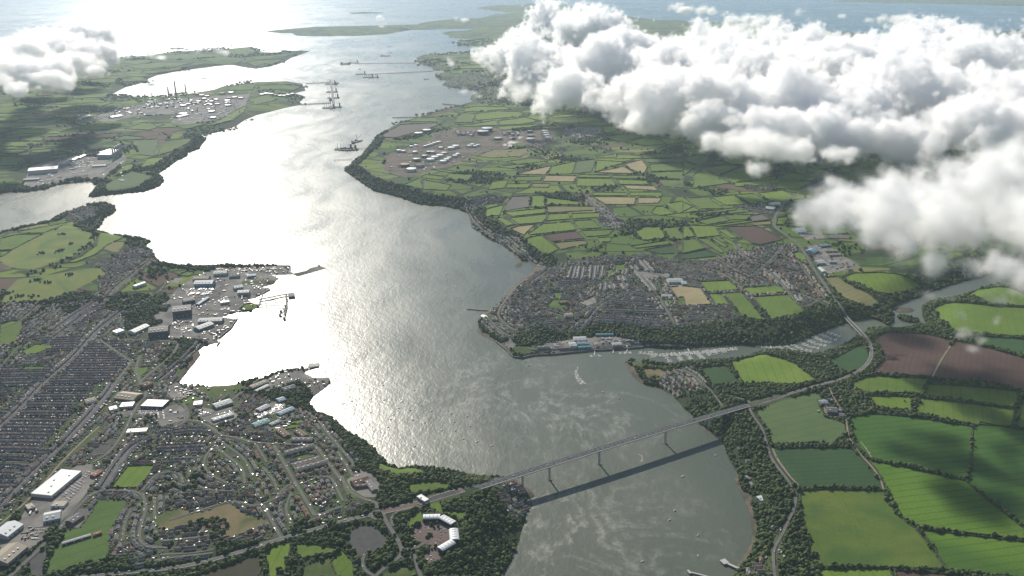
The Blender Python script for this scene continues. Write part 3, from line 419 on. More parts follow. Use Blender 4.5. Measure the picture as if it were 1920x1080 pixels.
# built-up areas (the ground between the houses)
TOWNS = [('T', G_((0, 0), (-60, 1100), (60, 760), (200, 600), (300, 480), (240, 640), (600, 960), (900, 1010), (1300, 900), (1560, 880), (1750, 800), (1925, 760), (2060, 680), (2120, 620), (1985, 470), (1925, 400), (1925, 320), (1800, 180), (1700, 150), (1560, 100), (1400, 60), (1000, -60), (880, -140), (1000, -240), (1080, -300), (1060, -350), (600, -250), (300, -450), (200, -380), (60, -300), (0, -300), (-150, -150))),
         ('T', D_((300, 640), (600, 590), (700, 480), (880, 400), (860, 330), (720, 320), (560, 400), (500, 450), (560, 470), (560, 560), (420, 700), (240, 800), (380, 830), (700, 830), (700, 700), (560, 640))), ('T', D_((0, 700), (20, 650), (70, 620), (180, 640), (170, 680), (100, 730), (0, 770))), ('T', D_((370, 165), (400, 110), (490, 85), (560, 90), (540, 130), (460, 170))),
         ('T', E_((790, 760), (800, 700), (860, 650), (930, 560), (1040, 480), (1150, 430), (1300, 380), (1500, 360), (1700, 350), (1925, 390), (2100, 380), (2400, 300), (2500, 290), (2640, 320), (2740, 420), (2760, 530), (2730, 570), (2640, 650), (2450, 650), (2200, 650), (2260, 700), (2150, 735), (1925, 760), (1450, 740), (1300, 800), (1150, 770), (1000, 790), (960, 830), (880, 820))),
         ('T', E_((700, 40), (830, 15), (940, 30), (900, 60), (760, 100), (720, 110), (760, 190), (860, 230), (1000, 260), (1050, 340), (1140, 400), (1150, 425), (1100, 400), (1000, 350), (950, 310), (830, 255), (735, 200), (720, 120), (690, 90))), ('T', E_((1370, 30), (1480, 80), (1600, 180), (1560, 205), (1460, 190), (1430, 120), (1380, 60))),
         ('T', F_((0, 985), (50, 985), (130, 1080), (120, 1120), (-60, 1150), (-150, 1060), (-60, 1000))), ('T', F_((290, 80), (500, 65), (550, 70), (520, 130), (400, 115))),
         ('T', B_((580, 460), (640, 430), (760, 400), (900, 400), (1000, 440), (1100, 520), (1000, 570), (860, 590), (740, 560), (730, 540), (800, 515), (700, 495), (600, 485))), ('T', B_((1000, 590), (1160, 590), (1240, 605), (1100, 612))), ('T', H_((840, 540), (950, 530), (1030, 600), (1075, 680), (1040, 730), (960, 760), (900, 680), (880, 610))), ('T', I_((430, 1000), (500, 950), (500, 800), (560, 810), (560, 900), (580, 960), (540, 1080), (340, 1085), (400, 1020)))]
# ---------------------------------------------------------------- one planar mesh of the land, cut exactly along every outline
def dens(poly, mx):
    out = []; n = len(poly)
    for i in range(n):
        a, b = poly[i], poly[(i + 1) % n]; k = max(1, int(np.hypot(*(b - a)) / mx)); out += [a + (b - a) * j / k for j in range(k)]
    return np.array(out)
verts, faces, tags = [], [], []
def addpoly(pw, tag):
    dist = np.hypot(*pw.mean(0)); pw = dens(pw, 30 if dist < 4500 else (90 if dist < 10000 else 400)); s = len(verts); verts.extend(map(tuple, pw)); f = list(range(s, s + len(pw)))
    faces.append(f); tags.append(tag)
for k, v in CW.items(): addpoly(v, ('land', k))
for i, (k, pts) in enumerate(TOWNS): addpoly(gpts(pts), ('use', k, 't%d' % i))
for i, (k, pts) in enumerate(FIELDS): addpoly(gpts(pts), ('use', k, i))
for (x0, y0, s, g), lim, step in ((GR[0], (0, 7000), 2), (GR[1], (6800, 46000), 2)):
    js, is_ = np.mgrid[0:g.shape[0]:step, 0:g.shape[1]:step]; js, is_ = js.ravel(), is_.ravel()
    if s > 100: far = (y0 + js * s) > 14000; keep = (~far) | ((js % 6 == 0) & (is_ % 6 == 0)); js, is_ = js[keep], is_[keep]
    hv = g[js, is_]; X = x0 + is_ * s; Y = y0 + js * s; ok = (hv > .3) & (Y > lim[0]) & (Y < lim[1])
    X, Y = X[ok] + rng.uniform(-s * .3, s * .3, ok.sum()), Y[ok] + rng.uniform(-s * .3, s * .3, ok.sum()); verts.extend(zip(X.tolist(), Y.tolist()))
import time as _t; _t0 = _t.time()
RV0 = np.array(verts)
rv, re_, rf, ov, oe, of = delaunay_2d_cdt([Vector(v) for v in verts], [], faces, 0, 1e-3)
print('CDT', len(verts), len(rf), round(_t.time() - _t0, 1))
RV = np.array([(v[0], v[1]) for v in rv]); RH = np.maximum(hts(RV), 0.0)
onshore = segdist(RV, SEG_A, SEG_B) < .3; RH[onshore] = -1.0
RH = np.where(onshore, -1.0, np.maximum(RH, .6)); V3 = np.c_[RV, RH]
groups = {}
TR = np.array([tuple(t) for t in rf]); CT = RV[TR].mean(1); cls = np.full(len(TR), -1)
polyw = [RV0[f] for f in faces]
for i, pw in enumerate(polyw):
    lo, hi = pw.min(0), pw.max(0); bb = np.where(((CT > lo) & (CT < hi)).all(1))[0]
    if len(bb):
        ins = bb[inside(CT[bb], pw)]
        if tags[i][0] == 'land': cls[ins] = 10000
        else: cls[ins[cls[ins] >= 0]] = i
for i in np.unique(cls):
    if i >= 0: groups[('land',) if i == 10000 else tags[i]] = TR[cls == i]
def CT_of(tris): return RV[tris].mean(1)
def submesh(name, tris, mat):
    T = np.array(tris); u, inv = np.unique(T, return_inverse=True)
    o = mesh_from(name, V3[u], inv.reshape(T.shape), [mat], smooth=True); o['kind'] = 'structure'; return o
for key, tris in groups.items():
    if key[0] == 'land':
        q = CT_of(tris); far = (q[:, 1] > 3350) & (segdist(q, SEG_A, SEG_B) > 90)
        submesh('ground', tris[~far], 'scrub'); submesh('ground', tris[far], 'far_patchwork')
    else: nm, mt = KIND[key[1]]; mt = 'crop_bright' if (key[1] == 'b' and isinstance(key[2], int) and key[2] in (6, 7)) else mt; submesh(nm, tris, mt)
print('ground built', round(_t.time() - _t0, 1))
# ---------------------------------------------------------------- simple materials for built things
def paint(name, col, rough=.6, spec=.3, metal=0.0, var=.12, scale=.35):
    m, nt, out = newmat(name); p = objpos(nt)
    n = noise(nt, p, scale, 4, .65); c = mix(nt, .8, col, mix(nt, ramp(nt, n, [(.3, 0), (.7, 1)]), (1 - var,) * 3, (1 + var,) * 3), 'MULTIPLY')
    bsdf(nt, out, c, rough, spec, metal); return m
paint('line_paint', (.75, .75, .72)); paint('slate', (.135, .135, .140), .72, .2, var=.35); paint('tile_brown', (.17, .12, .095), .85, .15, var=.3); paint('tile_grey', (.19, .18, .17), .8, .15, var=.3); paint('tile_red', (.20, .125, .095), .85, .15, var=.25)
paint('render_white', (.60, .59, .56)); paint('render_cream', (.58, .52, .42)); paint('render_grey', (.36, .35, .34)); paint('brick', (.25, .14, .10)); paint('render_pink', (.52, .36, .32))
paint('metal_white', (.56, .58, .59), .5, .35, var=.06); paint('metal_grey', (.30, .32, .34), .42, .5); paint('metal_dark', (.055, .06, .072), .5, .4); paint('metal_blue', (.17, .28, .36), .45, .4); paint('metal_teal', (.08, .26, .27), .45, .4); paint('metal_green', (.13, .20, .17), .5, .4); paint('metal_pale', (.48, .50, .47), .45, .4); paint('roof_tan', (.34, .29, .22), .7)
paint('steel_dark', (.07, .075, .08), .6); paint('concrete_pale', (.43, .42, .39), .8); paint('concrete_dark', (.16, .155, .145), .85); paint('rust_red', (.26, .085, .05), .7); paint('stack_red', (.35, .09, .06), .6); paint('timber', (.17, .13, .095), .85); paint('glass_dark', (.03, .04, .05), .3, .4); paint('solar_blue', (.05, .16, .45), .3, .5)
paint('car_white', (.75, .75, .75), .25, .5, var=.02); paint('car_silver', (.30, .31, .33), .6, .4, var=.02); paint('car_black', (.025, .025, .03), .42, .4, var=.02); paint('car_blue', (.05, .10, .28), .42, .4, var=.02); paint('car_red', (.40, .035, .03), .42, .4, var=.02); paint('tyre', (.02, .02, .02), .9); paint('hull_white', (.78, .78, .76), .3, .5, var=.04); paint('hull_blue', (.06, .12, .26), .35, .5); paint('boat_deck', (.50, .45, .36), .6)
def foliage(name, a, b_, c):
    m, nt, out = newmat(name); oi = nt.nodes.new('ShaderNodeObjectInfo'); p = objpos(nt)
    f = math_(nt, 'FRACT', math_(nt, 'ADD', oi.outputs['Random'], math_(nt, 'MULTIPLY', noise(nt, p, .006, 2), 1.5)))
    col = ramp(nt, f, [(0, a), (.45, b_), (.8, c), (1, a)])
    n = noise(nt, p, .55, 3, .7); col = mix(nt, .9, col, mix(nt, ramp(nt, n, [(.3, 0), (.7, 1)]), (.45, .5, .4), (1.6, 1.5, 1.4)), 'MULTIPLY')
    b = bsdf(nt, out, col, .75, .2); return m
foliage('leaves', (.024, .052, .011), (.046, .082, .016), (.095, .115, .024)); foliage('leaves_light', (.045, .075, .018), (.065, .095, .022), (.085, .10, .03)); foliage('hedge_leaves', (.034, .056, .016), (.044, .068, .02), (.056, .078, .024)); paint('bark', (.09, .07, .05), .9)

# ---------------------------------------------------------------- roads, laid on the terrain
ROADS = []
def road(w, *pts, name='road', mat='road_surface', houses=0): ROADS.append((name, mat, w, list(pts), houses))
def rG(w, *p, **k): road(w, *G_(*p), **k)
def rD(w, *p, **k): road(w, *D_(*p), **k)
def rE(w, *p, **k): road(w, *E_(*p), **k)
def rF(w, *p, **k): road(w, *F_(*p), **k)
def rH(w, *p, **k): road(w, *H_(*p), **k)
def rI(w, *p, **k): road(w, *I_(*p), **k)
road(12, *(G_((200, 1120), (500, 1085), (740, 1058), (1000, 1035), (1200, 990), (1350, 945), (1575, 872), (1925, 773)) + H_((60, 758), (180, 735))), name='main_road')
rH(22, (235, 718), (320, 700), (400, 680), (470, 660), (540, 638), (620, 615), (690, 596), name='main_road', mat='office_paving')
rH(8, (0, 520), (40, 610), (130, 650), (205, 668), (200, 700)); rH(9, (235, 740), (262, 790), (300, 850), (330, 900), (345, 945), (325, 980), (230, 1040), (190, 1090)); rH(8, (345, 930), (400, 935), (420, 990), (430, 1040), (450, 1090)); rH(7, (400, 930), (440, 910), (480, 890))
rH(7, (130, 965), (115, 1000), (130, 1050), (190, 1085)); rH(7, *[(205 + 38 * math.cos(a), 738 + 26 * math.sin(a)) for a in np.linspace(0, 6.283, 14)]); rH(7, *[(368 + 34 * math.cos(a), 955 + 30 * math.sin(a)) for a in np.linspace(0, 6.283, 14)])
rH(6, (290, 800), (275, 760), (300, 725), (350, 705), (470, 690))
road(11, *(I_((370, 125), (480, 95), (620, 50), (770, 4)) + F_((862, 1063), (930, 1040), (1015, 995), (1062, 935), (1060, 875), (1032, 825), (1018, 808))), name='main_road')
road(11, *(F_((925, 700), (900, 668), (840, 590), (800, 520), (740, 440), (690, 350), (650, 290), (620, 270), (560, 230), (515, 195), (510, 160), (540, 100), (580, 50), (640, 10)) + C_((760, 1035), (850, 990), (830, 950), (760, 890), (715, 850))), name='main_road')
rI(6.5, (372, 130), (400, 190), (450, 250), (470, 340), (520, 460), (620, 580), (640, 620), (630, 700), (590, 780), (560, 850), (510, 930), (510, 1000), (520, 1090)); rI(7, (240, 62), (370, 92), (385, 118)); rI(6, (110, -5), (160, 40), (200, 90), (225, 130))
rI(4.5, (820, 15), (860, 100), (890, 140), (922, 200), (930, 300), (1000, 400), (1070, 470), (1115, 540), (1128, 592), name='farm_track', mat='track_dirt'); rI(5, (505, 365), (540, 440), (600, 520), (665, 585), name='farm_track', mat='track_dirt'); rI(4, (790, 85), (800, 165), (830, 190), (870, 185), name='farm_track', mat='track_dirt')
rI(3.5, (1000, 325), (1030, 360), (1062, 412), name='farm_track', mat='track_dirt'); rF(5, (1505, 868), (1450, 950), (1405, 1040), name='farm_track', mat='track_dirt')
# Pembroke-side streets
rG(8, (1250, 290), (1340, 302), (1400, 325), (1540, 337), (1770, 340), (1800, 380), (1850, 450), (1925, 545), houses=1); rG(7, (1800, 215), (1850, 290), (1925, 370), (1990, 450), houses=1); rG(8, (1540, 345), (1640, 520), (1700, 620), (1770, 740), houses=1); rG(7, (1770, 740), (1925, 690), houses=1)
rG(7, (1640, 560), (1590, 590), (1560, 640), (1490, 670), (1420, 690), (1330, 655), (1250, 670), (1110, 715), (950, 765), houses=1); rG(7, (1480, 680), (1580, 865), houses=1); rG(7, (1240, 300), (1200, 350), (1300, 420), (1370, 480), (1375, 560), houses=1); rG(6, (1200, 350), (1140, 430), (1160, 500), (1280, 560), houses=1)
rG(9, (980, 250), (860, 285), (740, 350), (670, 440), (575, 590), houses=2); rG(10, (570, 595), (480, 640), (330, 820), (200, 950), (50, 1090)); rG(7, (572, 598), (800, 600), (825, 700), (800, 770), (780, 850), (800, 912), (950, 922), houses=1); rG(6, (800, 600), (880, 500), (1010, 490), (1030, 560), houses=1)
rG(9, (1030, 110), (1060, 160), (1050, 210), (980, 245)); rG(8, (740, 180), (700, 270), (620, 385), (525, 440)); rG(9, (740, 180), (790, 90), (830, 60), (790, 0), (760, -90), (790, -160)); rG(8, (980, 245), (1000, 210), (1080, 200), (1160, 225), (1250, 290)); rG(8, (1100, 190), (1200, 170), (1380, 30), (1520, -60), (1680, -90))
rG(8, (640, 0), (600, 60), (500, 180), (380, 310), (260, 430), (150, 530), (0, 690), houses=2); rG(8, (240, 0), (120, 130), (0, 240), (-120, 340), houses=2); rG(6, (560, 240), (490, 300), (400, 385), (310, 480), (230, 580), (120, 690), (0, 790), name='railway', mat='track_dirt')
for yl, yr in ((-10, -15), (30, 25), (75, 70), (120, 118), (165, 165), (210, 212), (245, 250), (285, 290), (325, 330), (365, 370), (405, 415), (450, 458), (495, 500)):
    xr = 560 - yr * .9; xl = max(-90, 180 - yl * 1.0); rG(5.5, (xl, yl), ((xl + xr) / 2, (yl + yr) / 2 - 2), (xr, yr), houses=2)
for y in (395, 440, 485, 530, 580, 640, 700): rG(5.5, (-100, y - 3), (max(20, 300 - (y - 390) * .95), y), houses=2)
rG(6, (880, 365), (1000, 360), (1160, 352), houses=2); rG(6, (880, 300), (1060, 262), (1220, 275), houses=2); rG(6, (890, 425), (1010, 415), (1130, 410), houses=1); rG(6, (1440, 340), (1500, 440), houses=1); rG(6, (1460, 500), (1580, 455), (1640, 440), (1780, 400), houses=2); rG(6, (1600, 390), (1770, 350), houses=2); rG(5.5, (1660, 490), (1840, 440), houses=2)
rG(6, (1700, 560), (1850, 500), (1900, 600), (1930, 660), houses=1); rG(6, (900, 880), (1050, 870), (1180, 850), houses=1); rG(6, (690, 880), (700, 780), (740, 700), houses=1); rG(6, (900, 960), (1100, 950), (1200, 930), houses=1); rG(6, (1480, 470), (1540, 540), (1560, 600), houses=1); rG(6, (1640, 610), (1600, 700), (1640, 790), houses=1); rG(6, (1850, 720), (1700, 790), houses=1)
rG(6, (1060, 470), (1080, 560), (1180, 600), (1330, 600), houses=1); rG(6, (870, 640), (870, 760), houses=1); rG(5, (740, 1020), (900, 985), (1200, 950), houses=1); rG(6, (1250, 330), (1380, 420), (1420, 520), houses=1); rG(6, (920, 560), (1000, 600), houses=1)
rG(6, (1900, 380), (1925, 420), (1985, 520), houses=1)
rD(8, (680, 675), (540, 780), (420, 925), (330, 1000), (240, 1085), houses=2); rD(7, (740, 955), (660, 1060), (640, 1090), houses=1); rD(9, (1005, 848), (985, 900), (920, 960), (800, 1055), (780, 1090)); rD(7, (1130, 850), (1060, 930), (900, 1060), houses=1); rD(7, (700, 830), (860, 830), (1005, 848)); rD(7, (560, 830), (740, 955), houses=1)
for y in (858, 885, 912, 940, 967, 995, 1022, 1050): rD(5.5, (max(330, 500 - (y - 850) * .8), y), (max(600, 760 - abs(y - 950) * .6), y - 3), houses=2)
for y in (830, 855, 880, 1000, 1025, 1050, 1075): rD(5.5, (240 if y < 900 else 0, y + 6), (470 - (y - 830) * .8 if y < 900 else 330 - (y - 1000) * .8, y), houses=2)
rD(6, (850, 390), (780, 440), (700, 500), (640, 550), (560, 640), houses=1); rD(6, (560, 430), (680, 390), (800, 370), houses=1); rD(6, (640, 480), (740, 440), (860, 420), houses=1); rD(5, (740, 487), (670, 540), (620, 580), houses=1); rD(6, (230, 628), (170, 680), (100, 735), (0, 768), houses=1); rD(5, (300, 780), (420, 690), (540, 620), houses=2); rD(5, (380, 760), (480, 680), (600, 640), houses=2); rD(5, (270, 850), (380, 760), (500, 730), houses=1); rD(6, (380, 150), (450, 130), (520, 100), (570, 90), houses=1); rD(5, (400, 120), (480, 160), houses=1); rD(5, (720, 340), (800, 320), houses=1)
rD(5, (0, 985), (40, 940), (90, 890), (100, 870)); rD(7, (1180, 600), (1200, 585), (1390, 600)); rD(6, (700, 640), (760, 640), (900, 560), (940, 500)); rD(6, (1010, 690), (1180, 690), (1140, 720))
# Neyland-side streets
rE(9, (1640, 540), (1580, 570), (1450, 640), (1370, 740), (1310, 782), houses=2); rE(8, (1150, 425), (1080, 460), (990, 522), (930, 600), (875, 680), (900, 725), (960, 778), (1050, 778), houses=1)
for a in (((1310, 425), (1292, 490)), ((1355, 425), (1342, 492)), ((1418, 420), (1412, 495)), ((1462, 420), (1450, 490)), ((1220, 505), (1640, 515)), ((1400, 500), (1290, 560)), ((1570, 480), (1610, 560)), ((1690, 390), (1750, 460), (1820, 480)), ((1700, 490), (1760, 560)), ((1480, 668), (1850, 680)), ((1470, 700), (1700, 715), (1860, 745)), ((1600, 565), (1790, 590)), ((1500, 620), (1780, 640)), ((1640, 420), (1700, 490)), ((1440, 725), (1640, 735), (1800, 765), (1960, 745)), ((1480, 505), (1470, 560)), ((1510, 505), (1530, 550))): rE(6, *a, houses=2)
for a in (((1000, 640), (1160, 590), (1300, 560)), ((950, 700), (1150, 670), (1250, 700)), ((1100, 740), (1300, 700), (1400, 640)), ((1030, 560), (1220, 505)), ((1000, 600), (1180, 540)), ((1150, 450), (1060, 520)), ((1380, 380), (1500, 400), (1560, 380)), ((800, 700), (900, 790), (950, 810)), ((830, 740), (930, 740)), ((1640, 360), (1860, 400), (2000, 430)), ((1860, 440), (2000, 470)), ((980, 180), (860, 230)), ((740, 60), (860, 30)), ((720, 120), (760, 190), (840, 240)), ((960, 300), (1000, 340), (1150, 425)), ((1380, 40), (1480, 130), (1560, 190)), ((1450, 160), (1590, 170))): rE(6, *a, houses=1)
rE(7, (1780, 585), (1820, 650), (1875, 745), houses=1); rE(8, (1050, 880), (1100, 890), (1400, 870), (1700, 860), (1960, 878), (2050, 868))
for a in (((180, 370), (300, 440), (440, 500), (560, 540)), ((300, 300), (380, 400), (600, 440), (720, 470)), ((640, 380), (700, 460), (800, 600)), ((620, 560), (740, 600), (820, 645)), ((560, 300), (480, 400), (380, 470)), ((0, 400), (200, 440), (320, 520)), ((-100, 440), (180, 480)), ((480, 440), (560, 520), (640, 620)), ((-60, 660), (280, 680)), ((-60, 700), (200, 715)), ((720, 500), (640, 520)), ((660, 420), (560, 380)), ((240, 340), (480, 330)), ((0, 1000), (60, 1030), (115, 1085)), ((300, 90), (500, 110)), ((360, 380), (300, 440)), ((760, 540), (680, 560)), ((700, 640), (780, 600))): rF(6, *a, houses=1)
rF(6, (720, 300), (800, 400), (960, 420)); rF(6, (760, 290), (900, 360), (1000, 410)); rF(7, (640, 285), (720, 300), (800, 270))
# lanes and refinery roads farther off
for a in (((1250, 690), (1245, 820)), ((70, 930), (100, 890), (140, 840), (160, 815)), ((120, 935), (190, 1000), (300, 1020), (420, 980), (520, 930), (690, 880), (860, 830), (1020, 800)), ((960, 900), (1060, 850), (1120, 815)), ((220, 900), (220, 980), (250, 1005)), ((860, 720), (900, 750), (890, 780)), ((1860, 1060), (1925, 1000)), ((480, 830), (800, 830)), ((400, 860), (720, 860)), ((300, 930), (600, 930))): road(7, *B_(*a), mat='refinery_ground' if a[0][0] in (480, 400, 300) else 'road_surface')
for a in (((0, 1000), (100, 940)), ((150, 950), (220, 1000), (300, 1030)), ((540, 1010), (520, 1060))): road(6, *C_(*a))
for a in (((220, 720), (440, 680), (640, 620), (800, 590)), ((1040, 690), (1100, 620), (1180, 560)), ((1180, 665), (1300, 600), (1400, 530)), ((1400, 515), (1400, 570), (1180, 670)), ((580, 1005), (700, 870)), ((350, 1020), (560, 1010))): road(9, *A_(*a), mat='concrete')
for a in (((560, 985), (700, 880)), ): road(5, *A_(*a), mat='concrete')
def resample(P, step):
    P = np.asarray(P, float); sg = np.hypot(*np.diff(P, axis=0).T); s = np.r_[0, np.cumsum(sg)]; n = max(2, int(s[-1] / step) + 1)
    t = np.linspace(0, s[-1], n); return np.c_[np.interp(t, s, P[:, 0]), np.interp(t, s, P[:, 1])]
def smooth_line(P, it=2):
    P = np.asarray(P, float)
    for _ in range(it):
        Q = P[:-1] * .75 + P[1:] * .25; R_ = P[:-1] * .25 + P[1:] * .75; M = np.empty((2 * len(Q), 2)); M[0::2] = Q; M[1::2] = R_; P = np.r_[P[:1], M, P[-1:]]
    return P
def normals(P):
    T = np.gradient(P, axis=0); T /= np.hypot(*T.T)[:, None] + 1e-9; return np.c_[-T[:, 1], T[:, 0]], T
def ribbon(name, P, w, mat, dz, cols=5):
    nn, _ = normals(P); V = []; F = []
    for k in range(cols):
        q = P + nn * (k / (cols - 1) - .5) * w; V.append(np.c_[q, hts(q) + dz])
    V = np.stack(V, 1).reshape(-1, 3)
    # keep the road level across its width
    zz = V[:, 2].reshape(-1, cols); zz[:] = zz.max(1, keepdims=True) * .6 + zz * .4; V[:, 2] = zz.ravel()
    for i in range(len(P) - 1):
        for k in range(cols - 1): a = i * cols + k; F.append((a, a + 1, a + cols + 1, a + cols))
    o = mesh_from(name, V, F, [mat], smooth=True); o['kind'] = 'structure'; return o
RW = []
for i, (nm, mt, w, pts, hs) in enumerate(ROADS):
    P = resample(smooth_line(gpts(pts)), 12 if w < 11 else 10); RW.append((P, w, hs)); ribbon(nm, P, w, mt, (.55 if P[:, 1].mean() < 4500 else 1.2) + .02 * (i % 17))
    if nm == 'main_road' and P[:, 1].mean() < 4000:              # painted edge and centre lines
        nn, _ = normals(P)
        for off in (-.44 * w, .44 * w): ribbon('lane_marking', P + nn * off, .35, 'line_paint', .98, 2)
# near occupancy raster, 5 m cells: 0 free scrub, 1 field/hard surface, 2 water, 3 town ground, 4 road, 5 building
OX, OY, OS = -3600, 1300, 5.0; ow, oh_ = 1440, 1140
xs = OX + (np.arange(ow) + .5) * OS; ys = OY + (np.arange(oh_) + .5) * OS; GX, GY = np.meshgrid(xs, ys); GP = np.c_[GX.ravel(), GY.ravel()]
OCC = np.full(ow * oh_, 2, np.uint8); OCF = np.full(ow * oh_, -1, np.int16)
for f, tg in zip(polyw, tags):
    lo, hi = f.min(0), f.max(0)
    i0, i1 = max(0, int((lo[0] - OX) / OS)), min(ow, int((hi[0] - OX) / OS) + 1); j0, j1 = max(0, int((lo[1] - OY) / OS)), min(oh_, int((hi[1] - OY) / OS) + 1)
    if i1 <= i0 or j1 <= j0: continue
    ids = (np.arange(j0, j1)[:, None] * ow + np.arange(i0, i1)[None]).ravel(); ins = ids[inside(GP[ids], f)]
    if tg[0] == 'land': OCC[ins] = 0
    elif tg[1] == 'T': OCC[ins[OCC[ins] != 2]] = 3
    else: OCC[ins[OCC[ins] != 2]] = 1
OCC = OCC.reshape(oh_, ow)
def mark(P, r, v):
    for x, y in P:
        i, j = (x - OX) / OS, (y - OY) / OS; q = r / OS; i0, i1, j0, j1 = int(i - q), int(i + q) + 1, int(j - q), int(j + q) + 1
        if i0 < 0 or j0 < 0 or i1 >= ow or j1 >= oh_: continue
        OCC[j0:j1, i0:i1] = np.where(OCC[j0:j1, i0:i1] == 2, 2, v)
for P, w, hs in RW: mark(resample(P, 5), w / 2 + 1, 4)
def occ(x, y):
    i, j = int((x - OX) / OS), int((y - OY) / OS)
    return OCC[j, i] if 0 <= i < ow and 0 <= j < oh_ else 9
LMARK = [('the superstore', 105, 910), ('the rugby field', 130, 980), ('the small sports pitch', 247, 893), ('the dry waste ground', 430, 970), ('the rows of flats', 570, 870), ('the curved office ring', 828, 985), ('the toll canopy', 793, 938), ('the bridge south end', 880, 915), ('the dockyard', 420, 560), ('the golf course', 70, 480), ('the power station', 200, 300),
         ('the far refinery', 370, 190), ('the tank terminal', 830, 280), ('the boat yard', 1100, 645), ('the harbour town', 1150, 560), ('the tan school field', 1292, 550), ('the curving main road', 1480, 440), ('the creek bridge', 1600, 615), ('the inner marina', 1540, 640), ('the farmyard barns', 1557, 770), ('the ploughed field', 1720, 670), ('the bridge north end', 1400, 765), ('the wooded right bank', 1430, 930), ('the square pier head', 590, 684), ('the stone jetty', 890, 580), ('the slip jetty', 1360, 1055), ('the tan and green patchwork', 1090, 340), ('the riverside hamlet', 985, 930), ('the red ploughed field', 1415, 440)]
def where(px, py):
    d = [((px - a) ** 2 + ((py - b) * 1.4) ** 2, n, a, b) for n, a, b in LMARK]; d.sort(); _, n, a, b = d[0]; dx, dy = px - a, (py - b) * 1.4
    if dx * dx + dy * dy < 30 ** 2: return 'beside ' + n
    ang = math.degrees(math.atan2(-dy, dx)) % 360; w = ('right of', 'up and right of', 'above', 'up and left of', 'left of', 'down and left of', 'below', 'down and right of')[int((ang + 22.5) // 45) % 8]
    return ('well ' if dx * dx + dy * dy > 170 ** 2 else '') + w + ' ' + n
class MB:
    """collects shapes into one mesh"""
    def __init__(s): s.V = []; s.F = []; s.M = []
    def add(s, V, F, m=0):
        o = len(s.V); s.V += [tuple(map(float, v)) for v in V]; s.F += [tuple(i + o for i in f) for f in F]; s.M += [m] * len(F); return s
    def box(s, c, d, rz=0.0, m=0, top=(1, 1)):
        x, y, z = d[0] / 2, d[1] / 2, d[2]; ca, sa = math.cos(rz), math.sin(rz); V = []
        for zz, (tx, ty) in ((0, (1, 1)), (z, top)):
            for a, b in ((-x, -y), (x, -y), (x, y), (-x, y)): a *= tx; b *= ty; V.append((c[0] + a * ca - b * sa, c[1] + a * sa + b * ca, c[2] + zz))
        return s.add(V, [(3, 2, 1, 0), (4, 5, 6, 7), (0, 1, 5, 4), (1, 2, 6, 5), (2, 3, 7, 6), (3, 0, 4, 7)], m)
    def gable(s, c, d, rh, rz=0.0, m=0, over=.4, hip=0.0):
        """roof: d = (length along ridge, width), sits at c.z"""
        x, y = d[0] / 2 + over, d[1] / 2 + over; ca, sa = math.cos(rz), math.sin(rz); hx = x * (1 - hip)
        L_ = [(-x, -y, 0), (x, -y, 0), (x, y, 0), (-x, y, 0), (-hx, 0, rh), (hx, 0, rh), (-x, -y, -.25), (x, -y, -.25), (x, y, -.25), (-x, y, -.25)]
        return s.add([(c[0] + a * ca - b * sa, c[1] + a * sa + b * ca, c[2] + z) for a, b, z in L_], [(0, 1, 5, 4), (2, 3, 4, 5), (3, 0, 4), (1, 2, 5), (9, 8, 7, 6), (6, 7, 1, 0), (7, 8, 2, 1), (8, 9, 3, 2), (9, 6, 0, 3)], m)
    def cyl(s, c, r, h, n=16, m=0, r2=None, cap=True, capm=None):
        r2 = r if r2 is None else r2; V = []
        for z, q in ((0, r), (h, r2)): V += [(c[0] + q * math.cos(6.28318 * k / n), c[1] + q * math.sin(6.28318 * k / n), c[2] + z) for k in range(n)]
        s.add(V, [(k, (k + 1) % n, n + (k + 1) % n, n + k) for k in range(n)], m)
        if cap: s.add([V[n + k] for k in range(n)], [tuple(range(n))], m if capm is None else capm)
        return s
    def bar(s, a, b, w, m=0, h=None):
        a, b = np.array(a, float), np.array(b, float); d = b - a; l = np.linalg.norm(d) + 1e-9; d /= l; u = np.array([0, 0, 1.]) if abs(d[2]) < .95 else np.array([1., 0, 0]); r = np.cross(d, u); r /= np.linalg.norm(r); u = np.cross(r, d); h = w if h is None else h
        V = [p + r * i * w / 2 + u * j * h / 2 for p in (a, b) for i, j in ((-1, -1), (1, -1), (1, 1), (-1, 1))]
        return s.add(V, [(3, 2, 1, 0), (4, 5, 6, 7), (0, 1, 5, 4), (1, 2, 6, 5), (2, 3, 7, 6), (3, 0, 4, 7)], m)
    def build(s, name, mats, parent=None, smooth=False):
        return mesh_from(name, s.V, s.F, mats if isinstance(mats, (list, tuple)) else [mats], s.M, parent, smooth)
    def mesh(s, name, mats):
        me = bpy.data.meshes.new(name); me.from_pydata(s.V, [], s.F); me.polygons.foreach_set('material_index', np.array(s.M, np.int32)); me.update()
        for m in mats: me.materials.append(MATS[m])
        return me
def thing(name, x, y, z, rz, label, cat, group=None):
    o = bpy.data.objects.new(name, None); COL.objects.link(o); o.location = (x, y, z); o.rotation_euler = (0, 0, rz); o.empty_display_size = 2; tag(o, label, cat, group); return o
def tag(o, label, cat, group=None):
    if len(label.split()) > 16: label = label.replace('well ', '')
    if len(label.split()) > 16: label = label.replace('dark hedgerow', 'hedge')
    if len(label.split()) > 16: label = label.replace('lying on the open water', 'on open water')
    o['label'] = label; o['category'] = cat
    if group: o['group'] = group
def copy_tree(o, parent=None):
    c = o.copy(); COL.objects.link(c); c.parent = parent
    for ch in o.children: copy_tree(ch, c)
    return c

